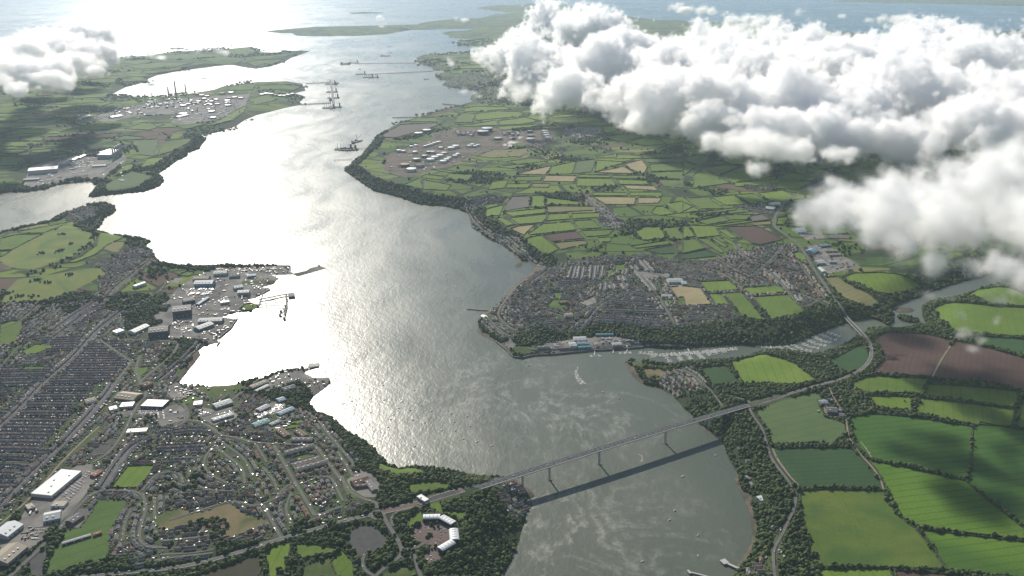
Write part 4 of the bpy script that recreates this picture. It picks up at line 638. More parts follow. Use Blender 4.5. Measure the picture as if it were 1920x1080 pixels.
# ---------------------------------------------------------------- the high-level bridge
def lin(a, b, t): return a + (b - a) * t
bA, bB = at0(1029, 900), at0(1248, 831); bd = (bB - bA) / np.linalg.norm(bB - bA); bn = np.array([-bd[1], bd[0]]); b0 = at0(1123, 870)
b0 = bA + bd * np.dot(b0 - bA, bd)                      # south pier of the main span; s measured from here
def onb(s, off=0.0): q = b0 + bd * s + bn * off; return q
def sof(px, py, z): return float(np.dot(at0(px, py, z) - b0, bd))
s0, s1 = sof(866, 921, 38) - 4, sof(1402, 761, 40) + 4
def dz_(s): t = (s - s0) / (s1 - s0); return 38.2 + 4.8 * (1 - (2 * t - 1) ** 2)
brz = math.atan2(bd[1], bd[0])
o_b = thing('road_bridge', b0[0], b0[1], 0, 0, 'long slender pale box girder road bridge on tall piers crossing the estuary', 'bridge')
def loc(s, off, z): q = onb(s, off) - b0; return (q[0], q[1], z)
SS = np.linspace(s0, s1, 60)
def sweep(prof, name, mat, ss=SS, closed=True):
    mb = MB(); n = len(prof); V = [loc(s, a, dz_(s) + b) for s in ss for a, b in prof]; F = []
    for i in range(len(ss) - 1):
        for k in range(n if closed else n - 1): a, b = i * n + k, i * n + (k + 1) % n; F.append((a, b, b + n, a + n))
    if closed: F += [tuple(range(n - 1, -1, -1)), tuple((len(ss) - 1) * n + k for k in range(n))]
    mb.add(V, F); return mb.build(name, mat, o_b)
sweep([(-10, -.1), (-10, -.7), (-4.2, -1.6), (-3.4, -6.0), (3.4, -6.0), (4.2, -1.6), (10, -.7), (10, -.1)], 'box_girder', 'concrete_pale')
sweep([(-7.2, .02), (7.2, .02)], 'carriageway', 'asphalt', closed=False)
for sd in (-1, 1):
    sweep([(sd * 7.3, -.05), (sd * 7.3, .22), (sd * 9.5, .22), (sd * 9.5, -.05)], 'footway', 'concrete_pale')
    sweep([(sd * 9.7, -.1), (sd * 9.7, 1.5), (sd * 9.95, 1.5), (sd * 9.95, -.1)], 'parapet', 'metal_pale')
    sweep([(sd * 6.8 - .12, .05), (sd * 6.8 + .12, .05)], 'edge_line', 'line_paint', closed=False)
for a in np.arange(s0 + 6, s1 - 6, 14.0): sweep([(-.12, .06), (.12, .06)], 'centre_line', 'line_paint', ss=[a, a + 6], closed=False) if a < s0 + 4200 else None
for s in (-149 - 77, -149, 0, 213, 213 + 149, 213 + 149 + 77):
    q = onb(s); g = max(ht(*q), 0); mb = MB(); c = loc(s, 0, g - 2)
    mb.box((c[0], c[1], g - 3), (3.4, 6.2, dz_(s) - 6 - g + 3), brz, 0, (1, .84)); pr_ = mb.build('pier', 'concrete_pale', o_b)
    mb = MB(); mb.box((c[0], c[1], g - 3), (8, 12, 4.6), brz); mb.build('pier_footing', 'concrete_dark', pr_)
for s in np.linspace(s0 + 15, s1 - 15, 26):
    mb = MB(); sd = 1 if int(s) % 2 else -1; c = loc(s, sd * 9.2, dz_(s)); mb.cyl(c, .14, 8.5, 6); mb.bar((c[0], c[1], c[2] + 8.4), loc(s, sd * 7.4, dz_(s) + 8.7), .14); mb.build('lamp_post', 'metal_grey', o_b)
for nm, s in (('abutment', s0 - 3), ('abutment', s1 + 3)):
    c = loc(s, 0, 0); g = min(ht(*onb(s)), dz_(s) - 3); mb = MB(); mb.box((c[0], c[1], g - 4), (9, 21, dz_(s) - g + 3.2), brz); mb.build(nm, 'concrete_dark', o_b)
# embanked approaches joining the deck to the roads
def approach(p_from, z_from, pts, w=15):
    P = resample(smooth_line(np.array([p_from] + [gpt(*p) for p in pts])), 8); n = len(P); t = np.linspace(0, 1, n); t = t * t * (3 - 2 * t)
    zz = np.maximum(z_from * (1 - t) + (hts(P) + .9) * t, hts(P) + .9); nn, _ = normals(P); V = []; F = []
    for off, k in ((-w / 2 - 12, 1), (-w / 2, 0), (w / 2, 0), (w / 2 + 12, 1)):
        q = P + nn * off; V.append(np.c_[q, np.where(k, hts(q) - .5, zz)])
    V = np.stack(V, 1).reshape(-1, 3)
    mi = []
    for i in range(n - 1):
        for k in range(3): a = i * 4 + k; F.append((a, a + 1, a + 5, a + 4)); mi.append(0 if k == 1 else 1)
    o = mesh_from('road_embankment', V, F, ['asphalt', 'rough_grass'], mi); o['kind'] = 'structure'; mark(P, w / 2 + 8, 4); return P, zz
AP1 = approach(onb(s0 - 6), dz_(s0) - .05, H_((620, 618), (560, 634), (480, 658)), 20)
AP2 = approach(onb(s1 + 6), dz_(s1) - .05, I_((430, 108), (480, 95), (560, 70)), 18)
mark(resample(np.array([onb(s0), onb(s0 + 90)]), 5), 14, 4); mark(resample(np.array([onb(s1 - 60), onb(s1)]), 5), 14, 4)

# ---------------------------------------------------------------- the lower bridge over the creek
c0, c1 = gpt(1585, 594), gpt(1621, 632); cdv = (c1 - c0); cl = np.linalg.norm(cdv); cdv /= cl; crz = math.atan2(cdv[1], cdv[0]); cn = np.array([-cdv[1], cdv[0]]); z0, z1 = ht(*c0) + 1, ht(*c1) + 1
o_c = thing('creek_bridge', c0[0], c0[1], 0, 0, 'smaller concrete road bridge on leggy piers crossing the narrow creek', 'bridge')
mb = MB(); A = (0, 0, z0 - 1); Bp = (cdv[0] * cl, cdv[1] * cl, z1 - 1); mb.bar(A, Bp, 14, 0, 1.8); mb.build('deck', 'concrete_pale', o_c)
mb = MB(); mb.bar((0, 0, z0 + .02), (cdv[0] * cl, cdv[1] * cl, z1 + .02), 11, 0, .3); mb.build('carriageway', 'asphalt', o_c)
for sd in (-1, 1): mb = MB(); o_ = cn * sd * 6.8; mb.bar((o_[0], o_[1], z0 + .5), (cdv[0] * cl + o_[0], cdv[1] * cl + o_[1], z1 + .5), .3, 0, 1.3); mb.build('parapet', 'metal_pale', o_c)
for t in (.15, .38, .62, .86):
    for sd in (-1, 1): mb = MB(); p = cdv * cl * t + cn * sd * 4.2; mb.box((p[0], p[1], -3), (2.0, 2.6, lin(z0, z1, t) + 1.2), crz); mb.build('pier', 'concrete_pale', o_c)
mark(resample(np.array([c0, c1]), 5), 10, 4)

# ---------------------------------------------------------------- large buildings, one by one: roof footprint corners in photograph pixels
def building(name, quad, h, label, wall='metal_grey', roof='metal_white', kind='gable', cat='building', rh=None, bays=1, extras=None):
    """quad: two ends of the long axis at ground plus the width in metres"""
    (ax, ay), (bx_, by_), w = quad; a, b = gpt(ax, ay), gpt(bx_, by_); l = np.linalg.norm(b - a); rz = math.atan2(*(b - a)[::-1]); c = (a + b) / 2; z = min(ht(*a), ht(*b), ht(*c)) - .3
    o = thing(name, c[0], c[1], z, rz, label, cat)
    MB().box((0, 0, -2), (l, w, h + 2)).build('wall', wall, o)
    if kind == 'flat':
        mb = MB(); mb.box((0, 0, h + .003), (l - .8, w - .8, .5)); r_ = mb.build('roof', roof, o); MB().box((0, w / 2 - .2, h), (l, .4, 1.0)).build('parapet', wall, o); MB().box((0, -w / 2 + .2, h), (l, .4, 1.0)).build('parapet', wall, o)
        for k in range(max(1, int(l / 28))): MB().box((-l / 2 + 12 + k * 26, (k % 3 - 1) * w * .2, h + .5), (4, 3, 1.6)).build('rooftop_unit', 'metal_grey', r_)
    elif kind == 'barrel':
        n = 8; V = []; F = []
        for x in (-l / 2 - .6, l / 2 + .6): V += [(x, -math.cos(math.pi * k / n) * (w / 2 + 1), h + math.sin(math.pi * k / n) * (rh or w * .2)) for k in range(n + 1)]
        for k in range(n): F.append((k + 1, k, n + 1 + k, n + 2 + k))
        F += [tuple(range(n + 1)), tuple(range(2 * n + 1, n, -1))]; mb = MB(); mb.add(V, F); r_ = mb.build('roof', roof, o)
        for k in range(int(l / 9)): MB().box((-l / 2 + 5 + k * 9, 0, h + (rh or w * .2) - .1), (.6, w * .5, .3)).build('roof_rib', wall, r_)
    else:
        bw = w / bays; r_ = None
        for k in range(bays):
            mb = MB(); mb.gable((0, -w / 2 + bw * (k + .5), h), (l, bw), rh or bw * .16, 0, 0, .3 if bays == 1 else 0.0); r_ = mb.build('roof', roof, o)
        for k in range(min(8, int(l / 14))): MB().box((-l / 2 + 8 + k * 13, -w / 2 + bw * .5 - bw * .22, h + (rh or bw * .16) * .56), (4.5, bw * .16, .3)).build('rooflight', 'render_white' if roof != 'metal_white' else 'metal_grey', r_)
    for k in range(min(6, max(1, int(l / 16)))): MB().box((-l / 2 + 7 + k * (l - 10) / max(1, int(l / 16)), -w / 2 - .05, 0), (3.6, .3, min(4.2, h * .7))).build('door', 'metal_dark' if wall != 'metal_dark' else 'metal_pale', o)
    mark(resample(np.array([a, b]), 4), w / 2 + 2, 5); return o
def Q(cr, x1, y1, x2, y2, w): (a, b) = cr((x1, y1), (x2, y2)); return (a, b, w)
building('supermarket', Q(G_, 235, 640, 405, 500, 58), 9, 'long white flat-roofed superstore beside its full car park at lower left', 'render_cream', 'metal_white', 'flat', 'superstore')
building('retail_unit', Q(G_, 300, 683, 375, 683, 22), 6, 'small cream-roofed shop unit south of the long white superstore', 'render_white', 'roof_tan', 'flat', 'shop')
building('retail_unit', Q(G_, 250, 765, 345, 745, 38), 8, 'grey ribbed warehouse shop below the small cream-roofed unit', 'metal_grey', 'metal_pale', 'gable', 'shop')
building('retail_unit', Q(G_, 0, 870, 90, 800, 44), 9, 'white-roofed warehouse at the left edge above the tan-roofed one', 'metal_pale', 'metal_white', 'gable', 'warehouse')
building('retail_unit', Q(G_, -10, 1020, 105, 925, 50), 9, 'tan and white roofed warehouse in the lower left corner', 'metal_grey', 'roof_tan', 'gable', 'warehouse')
building('workshop', Q(G_, 150, 705, 190, 690, 26), 6, 'low tan-roofed workshop beside the railway and the superstore', 'render_grey', 'roof_tan', 'flat', 'workshop')
building('supermarket', Q(G_, 812, 118, 935, 122, 44), 8, 'white flat-roofed supermarket with dark front by the town roundabouts', 'metal_dark', 'metal_white', 'flat', 'supermarket')
building('supermarket', Q(G_, 670, 72, 780, 85, 46), 8, 'tan-roofed supermarket with dark base just left of the roundabout', 'brick', 'roof_tan', 'gable', 'supermarket')
building('hall', Q(G_, 680, 130, 755, 125, 30), 8, 'grey flat-roofed hall below the tan-roofed supermarket', 'render_grey', 'metal_grey', 'flat', 'hall')
building('hall', Q(G_, 615, 150, 660, 140, 26), 7, 'pale blue roofed building west of the grey flat-roofed hall', 'render_white', 'metal_blue', 'flat', 'hall')
building('hall', Q(G_, 480, 110, 540, 95, 26), 8, 'white and tan hall on the diagonal street of terraces', 'render_white', 'roof_tan', 'gable', 'hall')
building('industrial_unit', Q(G_, 1205, 135, 1300, 105, 30), 8, 'pale ribbed long shed on the trading estate by the shore road', 'metal_grey', 'metal_pale', 'gable', 'shed')
building('industrial_unit', Q(G_, 1195, 210, 1310, 175, 18), 6, 'narrow white shed below the pale ribbed long shed', 'metal_pale', 'metal_white', 'gable', 'shed')
building('industrial_unit', Q(G_, 1090, 118, 1140, 112, 28), 6, 'square building with blue-white roof west of the pale ribbed shed', 'render_cream', 'metal_white', 'flat', 'building')
building('industrial_unit', Q(G_, 1425, 240, 1510, 210, 24), 6, 'teal-roofed long unit nearest the houses on the trading estate', 'metal_pale', 'metal_teal', 'gable', 'shed')
building('industrial_unit', Q(G_, 1565, 175, 1650, 142, 20), 6, 'blue-roofed unit behind the teal-roofed unit near the shore', 'metal_pale', 'metal_blue', 'gable', 'shed')
building('industrial_unit', Q(G_, 1520, 235, 1575, 212, 15), 5, 'small grey unit between the teal-roofed and blue-roofed sheds', 'metal_grey', 'metal_green', 'gable', 'shed')
building('industrial_unit', Q(G_, 1450, 155, 1510, 128, 22), 6, 'grey roofed workshop inside the packed boat yard', 'metal_grey', 'metal_grey', 'gable', 'workshop')
building('industrial_unit', Q(G_, 1560, 100, 1600, 88, 24), 6, 'blue-grey shed next to the water above the boat yard', 'metal_grey', 'metal_blue', 'gable', 'shed')
building('industrial_unit', Q(G_, 1410, 25, 1500, -10, 20), 6, 'long tan-roofed shed on the old pier road', 'render_grey', 'roof_tan', 'gable', 'shed')
building('industrial_unit', Q(G_, 1440, 45, 1510, 12, 14), 5, 'thin pale shed alongside the long tan-roofed one', 'metal_pale', 'metal_pale', 'gable', 'shed')
building('industrial_unit', Q(G_, 1590, 40, 1660, 20, 24), 7, 'dark-roofed building near the round point above the boat yard', 'render_grey', 'slate', 'gable', 'building')
building('hall', Q(G_, 800, 25, 850, 5, 26), 10, 'brick-red hall at the head of the town roundabout road', 'brick', 'tile_red', 'gable', 'hall')
building('hall', Q(G_, 715, 275, 830, 268, 22), 7, 'pale flat-roofed block beside the road north of the curved terrace', 'render_cream', 'metal_pale', 'flat', 'building')
building('hall', Q(G_, 1220, 325, 1240, 330, 12), 6, 'small white hall at the bend of the main street', 'render_white', 'slate', 'gable', 'hall')
building('sports_pavilion', Q(G_, 520, 525, 565, 495, 16), 5, 'red-roofed pavilion beside the superstore car park', 'brick', 'rust_red', 'gable', 'building')
building('grandstand', Q(G_, 352, 905, 512, 855, 9), 5, 'long narrow dark grandstand on the rugby field', 'metal_dark', 'metal_grey', 'gable', 'grandstand')
building('club_house', Q(G_, 527, 856, 572, 840, 9), 5, 'short red-roofed clubhouse at the right end of the grandstand', 'brick', 'rust_red', 'gable', 'clubhouse')
building('club_house', Q(G_, 390, 790, 455, 745, 24), 7, 'dark slate-roofed clubhouse on the grey yard beside the rugby field', 'brick', 'slate', 'gable', 'clubhouse')
building('school', Q(H_, 60, 570, 150, 540, 26), 8, 'brown-roofed school wing around a bright courtyard near the roundabout', 'brick', 'tile_brown', 'gable', 'school')
building('school', Q(H_, 75, 585, 150, 575, 10), 7, 'lower wing of the brown-roofed school', 'brick', 'tile_brown', 'gable', 'school')
building('school', Q(H_, 150, 555, 190, 605, 16), 7, 'grey-roofed hall at the right of the brown-roofed school', 'render_grey', 'tile_grey', 'gable', 'school')
building('school', Q(G_, 1640, 320, 1760, 318, 16), 7, 'long grey school block along the street near the blocks of flats', 'render_grey', 'tile_grey', 'gable', 'school')
building('school', Q(G_, 1570, 265, 1620, 300, 20), 7, 'brown-roofed building above the long grey school block', 'brick', 'tile_brown', 'gable', 'school')
building('school', Q(G_, 1670, 270, 1720, 300, 18), 7, 'second brown-roofed building above the long grey school block, nearer the shore', 'brick', 'tile_brown', 'gable', 'school')
building('flats', Q(G_, 1600, 400, 1765, 355, 12), 9, 'top row of four-storey flats above the small green', 'render_cream', 'tile_grey', 'gable', 'flats')
building('flats', Q(G_, 1645, 470, 1800, 425, 12), 9, 'row of flats just below the small green', 'render_cream', 'tile_grey', 'gable', 'flats')
building('flats', Q(G_, 1660, 495, 1840, 445, 12), 9, 'lowest of the three parallel rows of flats', 'render_cream', 'tile_grey', 'gable', 'flats')
building('toll_canopy', Q(H_, 436, 640, 482, 668, 14), 7, 'white toll plaza canopy over the bridge approach road', 'metal_pale', 'metal_white', 'flat', 'canopy')
# ring of offices with curved white roofs
for k, (q, l_) in enumerate(((Q(H_, 462, 765, 555, 762, 17), 'top left block of the white curved office ring'), (Q(H_, 566, 765, 632, 800, 17), 'second block of the white curved office ring, bending downhill'), (Q(H_, 632, 835, 638, 895, 19), 'third block of the white office ring, standing upright on the right'), (Q(H_, 628, 905, 556, 948, 18), 'lowest block of the white office ring, by the small car park'))):
    building('office_block', q, 8.5, l_, 'glass_dark', 'metal_white', 'barrel', 'offices', rh=3.2)
# dockyard
for q, h, wl, rf_, kd, lb in ((Q(D_, 1205, 465, 1280, 462, 38), 12, 'metal_pale', 'metal_green', 'gable', 'green-roofed shed at the top of the dockyard'), (Q(D_, 1100, 525, 1205, 525, 46), 16, 'metal_blue', 'metal_pale', 'gable', 'big blue-walled shed in the middle of the dockyard'), (Q(D_, 1090, 492, 1180, 492, 36), 10, 'roof_tan', 'roof_tan', 'gable', 'tan shed behind the big blue-walled one'),
        (Q(D_, 975, 690, 1080, 680, 60), 24, 'metal_dark', 'metal_dark', 'gable', 'tall black shed beside the ferry car park'), (Q(D_, 842, 805, 952, 795, 50), 20, 'metal_dark', 'metal_dark', 'gable', 'tall black shed nearest the terraces'), (Q(D_, 740, 800, 825, 760, 32), 9, 'metal_pale', 'metal_pale', 'gable', 'long pale shed on the green left of the black shed'),
        (Q(D_, 1105, 780, 1190, 750, 34), 10, 'metal_green', 'metal_pale', 'gable', 'grey-green shed on the lower quay'), (Q(D_, 1120, 732, 1255, 728, 34), 10, 'roof_tan', 'metal_pale', 'gable', 'wide pale shed above the grey-green one'), (Q(D_, 1030, 625, 1095, 615, 34), 12, 'metal_dark', 'roof_tan', 'gable', 'brown-roofed shed above the tall black shed'),
        (Q(D_, 1340, 575, 1405, 572, 32), 12, 'metal_grey', 'metal_pale', 'gable', 'square pale shed beside the ferry ramp'), (Q(D_, 1315, 548, 1365, 540, 30), 10, 'metal_grey', 'metal_blue', 'gable', 'blue-grey shed left of the square pale shed'), (Q(D_, 1240, 630, 1290, 622, 22), 8, 'render_cream', 'metal_pale', 'flat', 'cream terminal building in the ferry yard'),
        (Q(D_, 1390, 480, 1440, 475, 24), 9, 'metal_blue', 'metal_blue', 'gable', 'blue shed on the outer quay'), (Q(D_, 1290, 480, 1350, 476, 30), 9, 'metal_grey', 'slate', 'gable', 'dark-roofed store beyond the big blue-walled shed'), (Q(D_, 645, 800, 690, 785, 30), 9, 'render_white', 'metal_pale', 'flat', 'white building left of the long pale shed'),
        (Q(D_, 755, 540, 815, 520, 20), 8, 'render_white', 'metal_white', 'barrel', 'white curved-roof building among the trees'), (Q(D_, 1110, 640, 1170, 600, 14), 7, 'metal_grey', 'metal_blue', 'gable', 'narrow sheds between the black shed and the ferry yard'), (Q(D_, 915, 640, 960, 635, 20), 8, 'render_grey', 'slate', 'gable', 'small dark building at the dock gate')):
    building('dock_shed', q, h, lb, wl, rf_, kd, 'shed')
MB_ = MB(); q = gpt(354, 499); mb = MB(); mb.cyl((0, 0, -2), 8, 14, 14, r2=7); o = mb.build('gun_tower', 'concrete_dark'); o.location = (*q, 1); tag(o, 'squat round stone gun tower standing off the dockyard corner', 'tower')
# marina side
for q, h, wl, rf_, lb in ((Q(E_, 1305, 835, 1375, 832, 26), 8, 'render_white', 'metal_white', 'white-roofed shed at the top of the boat yard'), (Q(E_, 1280, 868, 1320, 865, 30), 7, 'metal_pale', 'metal_white', 'small white shed left of the teal ones'), (Q(E_, 1325, 860, 1395, 858, 16), 7, 'metal_pale', 'metal_blue', 'pale blue-roofed shed in the middle of the boat yard'), (Q(E_, 1330, 880, 1405, 876, 14), 7, 'metal_teal', 'metal_teal', 'teal shed nearest the marina quay'),
        (Q(E_, 1430, 808, 1530, 805, 10), 6, 'metal_teal', 'metal_teal', 'long teal unit below the wooded bluff'), (Q(E_, 1520, 865, 1575, 860, 20), 6, 'render_grey', 'metal_pale', 'grey clubhouse by the pontoon gangway'), (Q(E_, 1100, 880, 1170, 876, 16), 6, 'render_grey', 'slate', 'low slate-roofed block at the left of the boat yard'), (Q(E_, 1835, 508, 1915, 505, 40), 9, 'render_white', 'metal_white', 'large white school building beside the tan field'),
        (Q(E_, 1800, 590, 1860, 590, 18), 7, 'render_white', 'metal_pale', 'pale school block below the large white one'), (Q(E_, 990, 765, 1025, 762, 18), 10, 'render_cream', 'tile_grey', 'tall cream building on the Neyland shore'), (Q(E_, 795, 702, 838, 700, 20), 6, 'render_white', 'metal_white', 'white hall by the long stone jetty'), (Q(E_, 1225, 630, 1275, 622, 18), 7, 'brick', 'tile_brown', 'brown school beside the yellow playing field'), (Q(E_, 1255, 700, 1300, 696, 22), 8, 'render_cream', 'roof_tan', 'cream building with tan roof in mid Neyland'),
        (Q(F_, 630, 225, 680, 222, 60), 9, 'metal_white', 'metal_white', 'bright white factory under the near cloud'), (Q(F_, 712, 345, 742, 330, 40), 8, 'metal_pale', 'metal_blue', 'blue-white shed at the trading estate entrance'), (Q(F_, 750, 402, 790, 398, 40), 8, 'metal_grey', 'metal_white', 'white shed beside the curving main road'), (Q(F_, 770, 430, 795, 458, 18), 8, 'metal_teal', 'metal_pale', 'pale teal shed at the roadside corner'),
        (Q(F_, 820, 398, 860, 396, 20), 7, 'metal_grey', 'metal_pale', 'grey shed in the centre of the trading estate'), (Q(F_, 800, 338, 870, 335, 18), 7, 'roof_tan', 'roof_tan', 'long tan shed on the trading estate'), (Q(F_, 770, 310, 830, 305, 18), 7, 'metal_teal', 'metal_blue', 'blue-roofed shed farther up the trading estate'), (Q(F_, 820, 360, 890, 356, 16), 7, 'roof_tan', 'roof_tan', 'second long tan shed on the trading estate'), (Q(F_, 490, 75, 545, 72, 40), 9, 'metal_pale', 'metal_white', 'white factory on the edge of the far village'), (Q(F_, -10, 520, 18, 518, 30), 7, 'metal_blue', 'metal_white', 'blue and white hall beside the tan field'),
        (Q(F_, 470, 95, 520, 100, 40), 8, 'metal_grey', 'metal_pale', 'grey factory below the white one in the far village')):
    building('industrial_unit', q, h, lb, wl, rf_, 'gable', 'building')
# farm on the right bank and scattered large houses
for q, h, rf_, lb in ((Q(I_, 768, 112, 812, 110, 22), 7, 'metal_grey', 'grey-roofed barn with white rooflights at the top of the farmyard'), (Q(I_, 818, 100, 845, 95, 16), 6, 'metal_dark', 'small dark barn right of the grey-roofed one'), (Q(I_, 808, 155, 866, 158, 30), 8, 'slate', 'largest dark barn in the farmyard'), (Q(I_, 872, 150, 900, 160, 16), 6, 'metal_dark', 'narrow dark barn at the right of the farmyard'), (Q(I_, 878, 180, 908, 185, 18), 6, 'slate', 'lowest small barn of the farmyard')):
    building('barn', q, h, lb, 'concrete_dark', rf_, 'gable', 'barn')
for q, lb in ((Q(I_, 1005, 128, 1025, 122, 9), 'white farmhouse among trees right of the farmyard'), (Q(I_, 425, 640, 455, 655, 14), 'white flat-roofed villa in the riverside wood'), (Q(I_, 305, 370, 335, 355, 9), 'white house in a clearing just south of the bridge'), (Q(I_, 355, 440, 380, 430, 8), 'white cottage in the wood below the clearing'), (Q(I_, 355, 525, 380, 540, 9), 'cream house above the riverbank in the wood'), (Q(I_, 380, 560, 395, 575, 8), 'small white cottage below the cream house')):
    building('country_house', q, 5.5, lb, 'render_white', 'slate' if 'villa' not in lb else 'metal_white', 'gable' if 'villa' not in lb else 'flat', 'house')
# power station and big grey warehouse
building('warehouse', Q(A_, 165, 975, 330, 960, 105), 26, 'huge grey-blue warehouse on the far southern shore', 'metal_pale', 'metal_grey', 'gable', 'warehouse', rh=5)
for k, (x, y) in enumerate(((640, 895), (652, 888), (664, 881), (674, 875), (684, 869))):
    building('turbine_hall', Q(A_, x - 85, y - 5, x - 12, y - 5, 32), 28, '%s of the five grey power station blocks' % ('nearest', 'second', 'middle', 'fourth', 'farthest')[k], 'metal_grey', 'metal_pale', 'flat', 'power block')
    q = gpt(*A_((x, y))[0]); mb = MB(); mb.cyl((0, 0, 0), 5.5, 75, 12, r2=4.8); o = mb.build('chimney_stack', 'metal_grey'); o.location = (*q, ht(*q)); tag(o, '%s of the five grey power station stacks' % ('nearest', 'second', 'middle', 'fourth', 'farthest')[k], 'chimney', 'power station stacks')
for q, lb in ((Q(A_, 405, 908, 440, 890, 30), 'pale shed left of the power station'), (Q(A_, 440, 895, 475, 878, 30), 'second pale shed left of the power station'), (Q(A_, 560, 870, 620, 850, 60), 'low pale hall behind the power blocks'), (Q(A_, 520, 940, 600, 935, 30), 'long dark store below the power blocks'), (Q(A_, 135, 1018, 225, 1012, 30), 'low white shed in front of the huge warehouse'), (Q(A_, 440, 675, 500, 655, 40), 'pale sheds on the refinery approach road'), (Q(A_, 620, 665, 680, 655, 50), 'white works building by the refinery road'), (Q(A_, 990, 665, 1050, 650, 50), 'white refinery office south of the tanks')):
    building('works_shed', q, 10, lb, 'metal_grey', 'metal_pale', 'gable', 'shed')
# ---------------------------------------------------------------- refinery stacks, columns and tanks
def stack(px, py, h, r, label, mat='stack_red'):
    q = gpt(*A_((px, py))[0]); z = ht(*q); o = thing('refinery_chimney', q[0], q[1], z, 0, label, 'chimney')
    MB().cyl((0, 0, -1), r, h * .62 + 1, 14, r2=r * .78).build('shaft', 'concrete_pale' if mat == 'x' else mat, o); MB().cyl((0, 0, h * .62 + .01), r * .78, h * .38, 14, r2=r * .62).build('upper_shaft', mat, o); MB().cyl((0, 0, h - 4), r * .75, 3, 14).build('platform', 'steel_dark', o)
stack(992, 545, 158, 9, 'tallest of the red refinery chimneys, in the middle'); stack(950, 545, 100, 8, 'left of the three tall red refinery chimneys'); stack(1047, 527, 100, 7.5, 'right of the three tall red refinery chimneys'); stack(817, 560, 60, 5, 'short red chimney at the far left of the refinery'); stack(857, 556, 58, 5, 'short thin chimney between the outer left and the tall ones')
lr = random.Random(3)
def tank(px, py, rpx, label, top='metal_white', side='metal_white', h=15, cr=B_):
    c = cr((px, py))[0]; q = gpt(*c); z = ht(*q); d = math.hypot(*q); r = rpx / 3 * math.sqrt(d * d + CAM_H ** 2) / FPX
    o = thing('storage_tank', q[0], q[1], z, 0, label, 'tank', 'storage tanks')
    MB().cyl((0, 0, -2), r, h + 2, 28, cap=False).build('shell', side, o); MB().cyl((0, 0, h + .01), r, r * .07, 28, r2=r * .08).build('roof', top, o)
    a = MB(); a.bar((r + .4, 0, 0), (r * .6, r * .8, h), 1.2); a.build('stair', 'steel_dark', o)
    n = 20; b = MB(); ring = r * 1.55
    for k in range(n): t0, t1 = 6.2832 * k / n, 6.2832 * (k + 1) / n; b.bar((ring * math.cos(t0), ring * math.sin(t0), .8), (ring * math.cos(t1), ring * math.sin(t1), .8), 2.4)
    b.build('bund', 'refinery_ground', o); return o
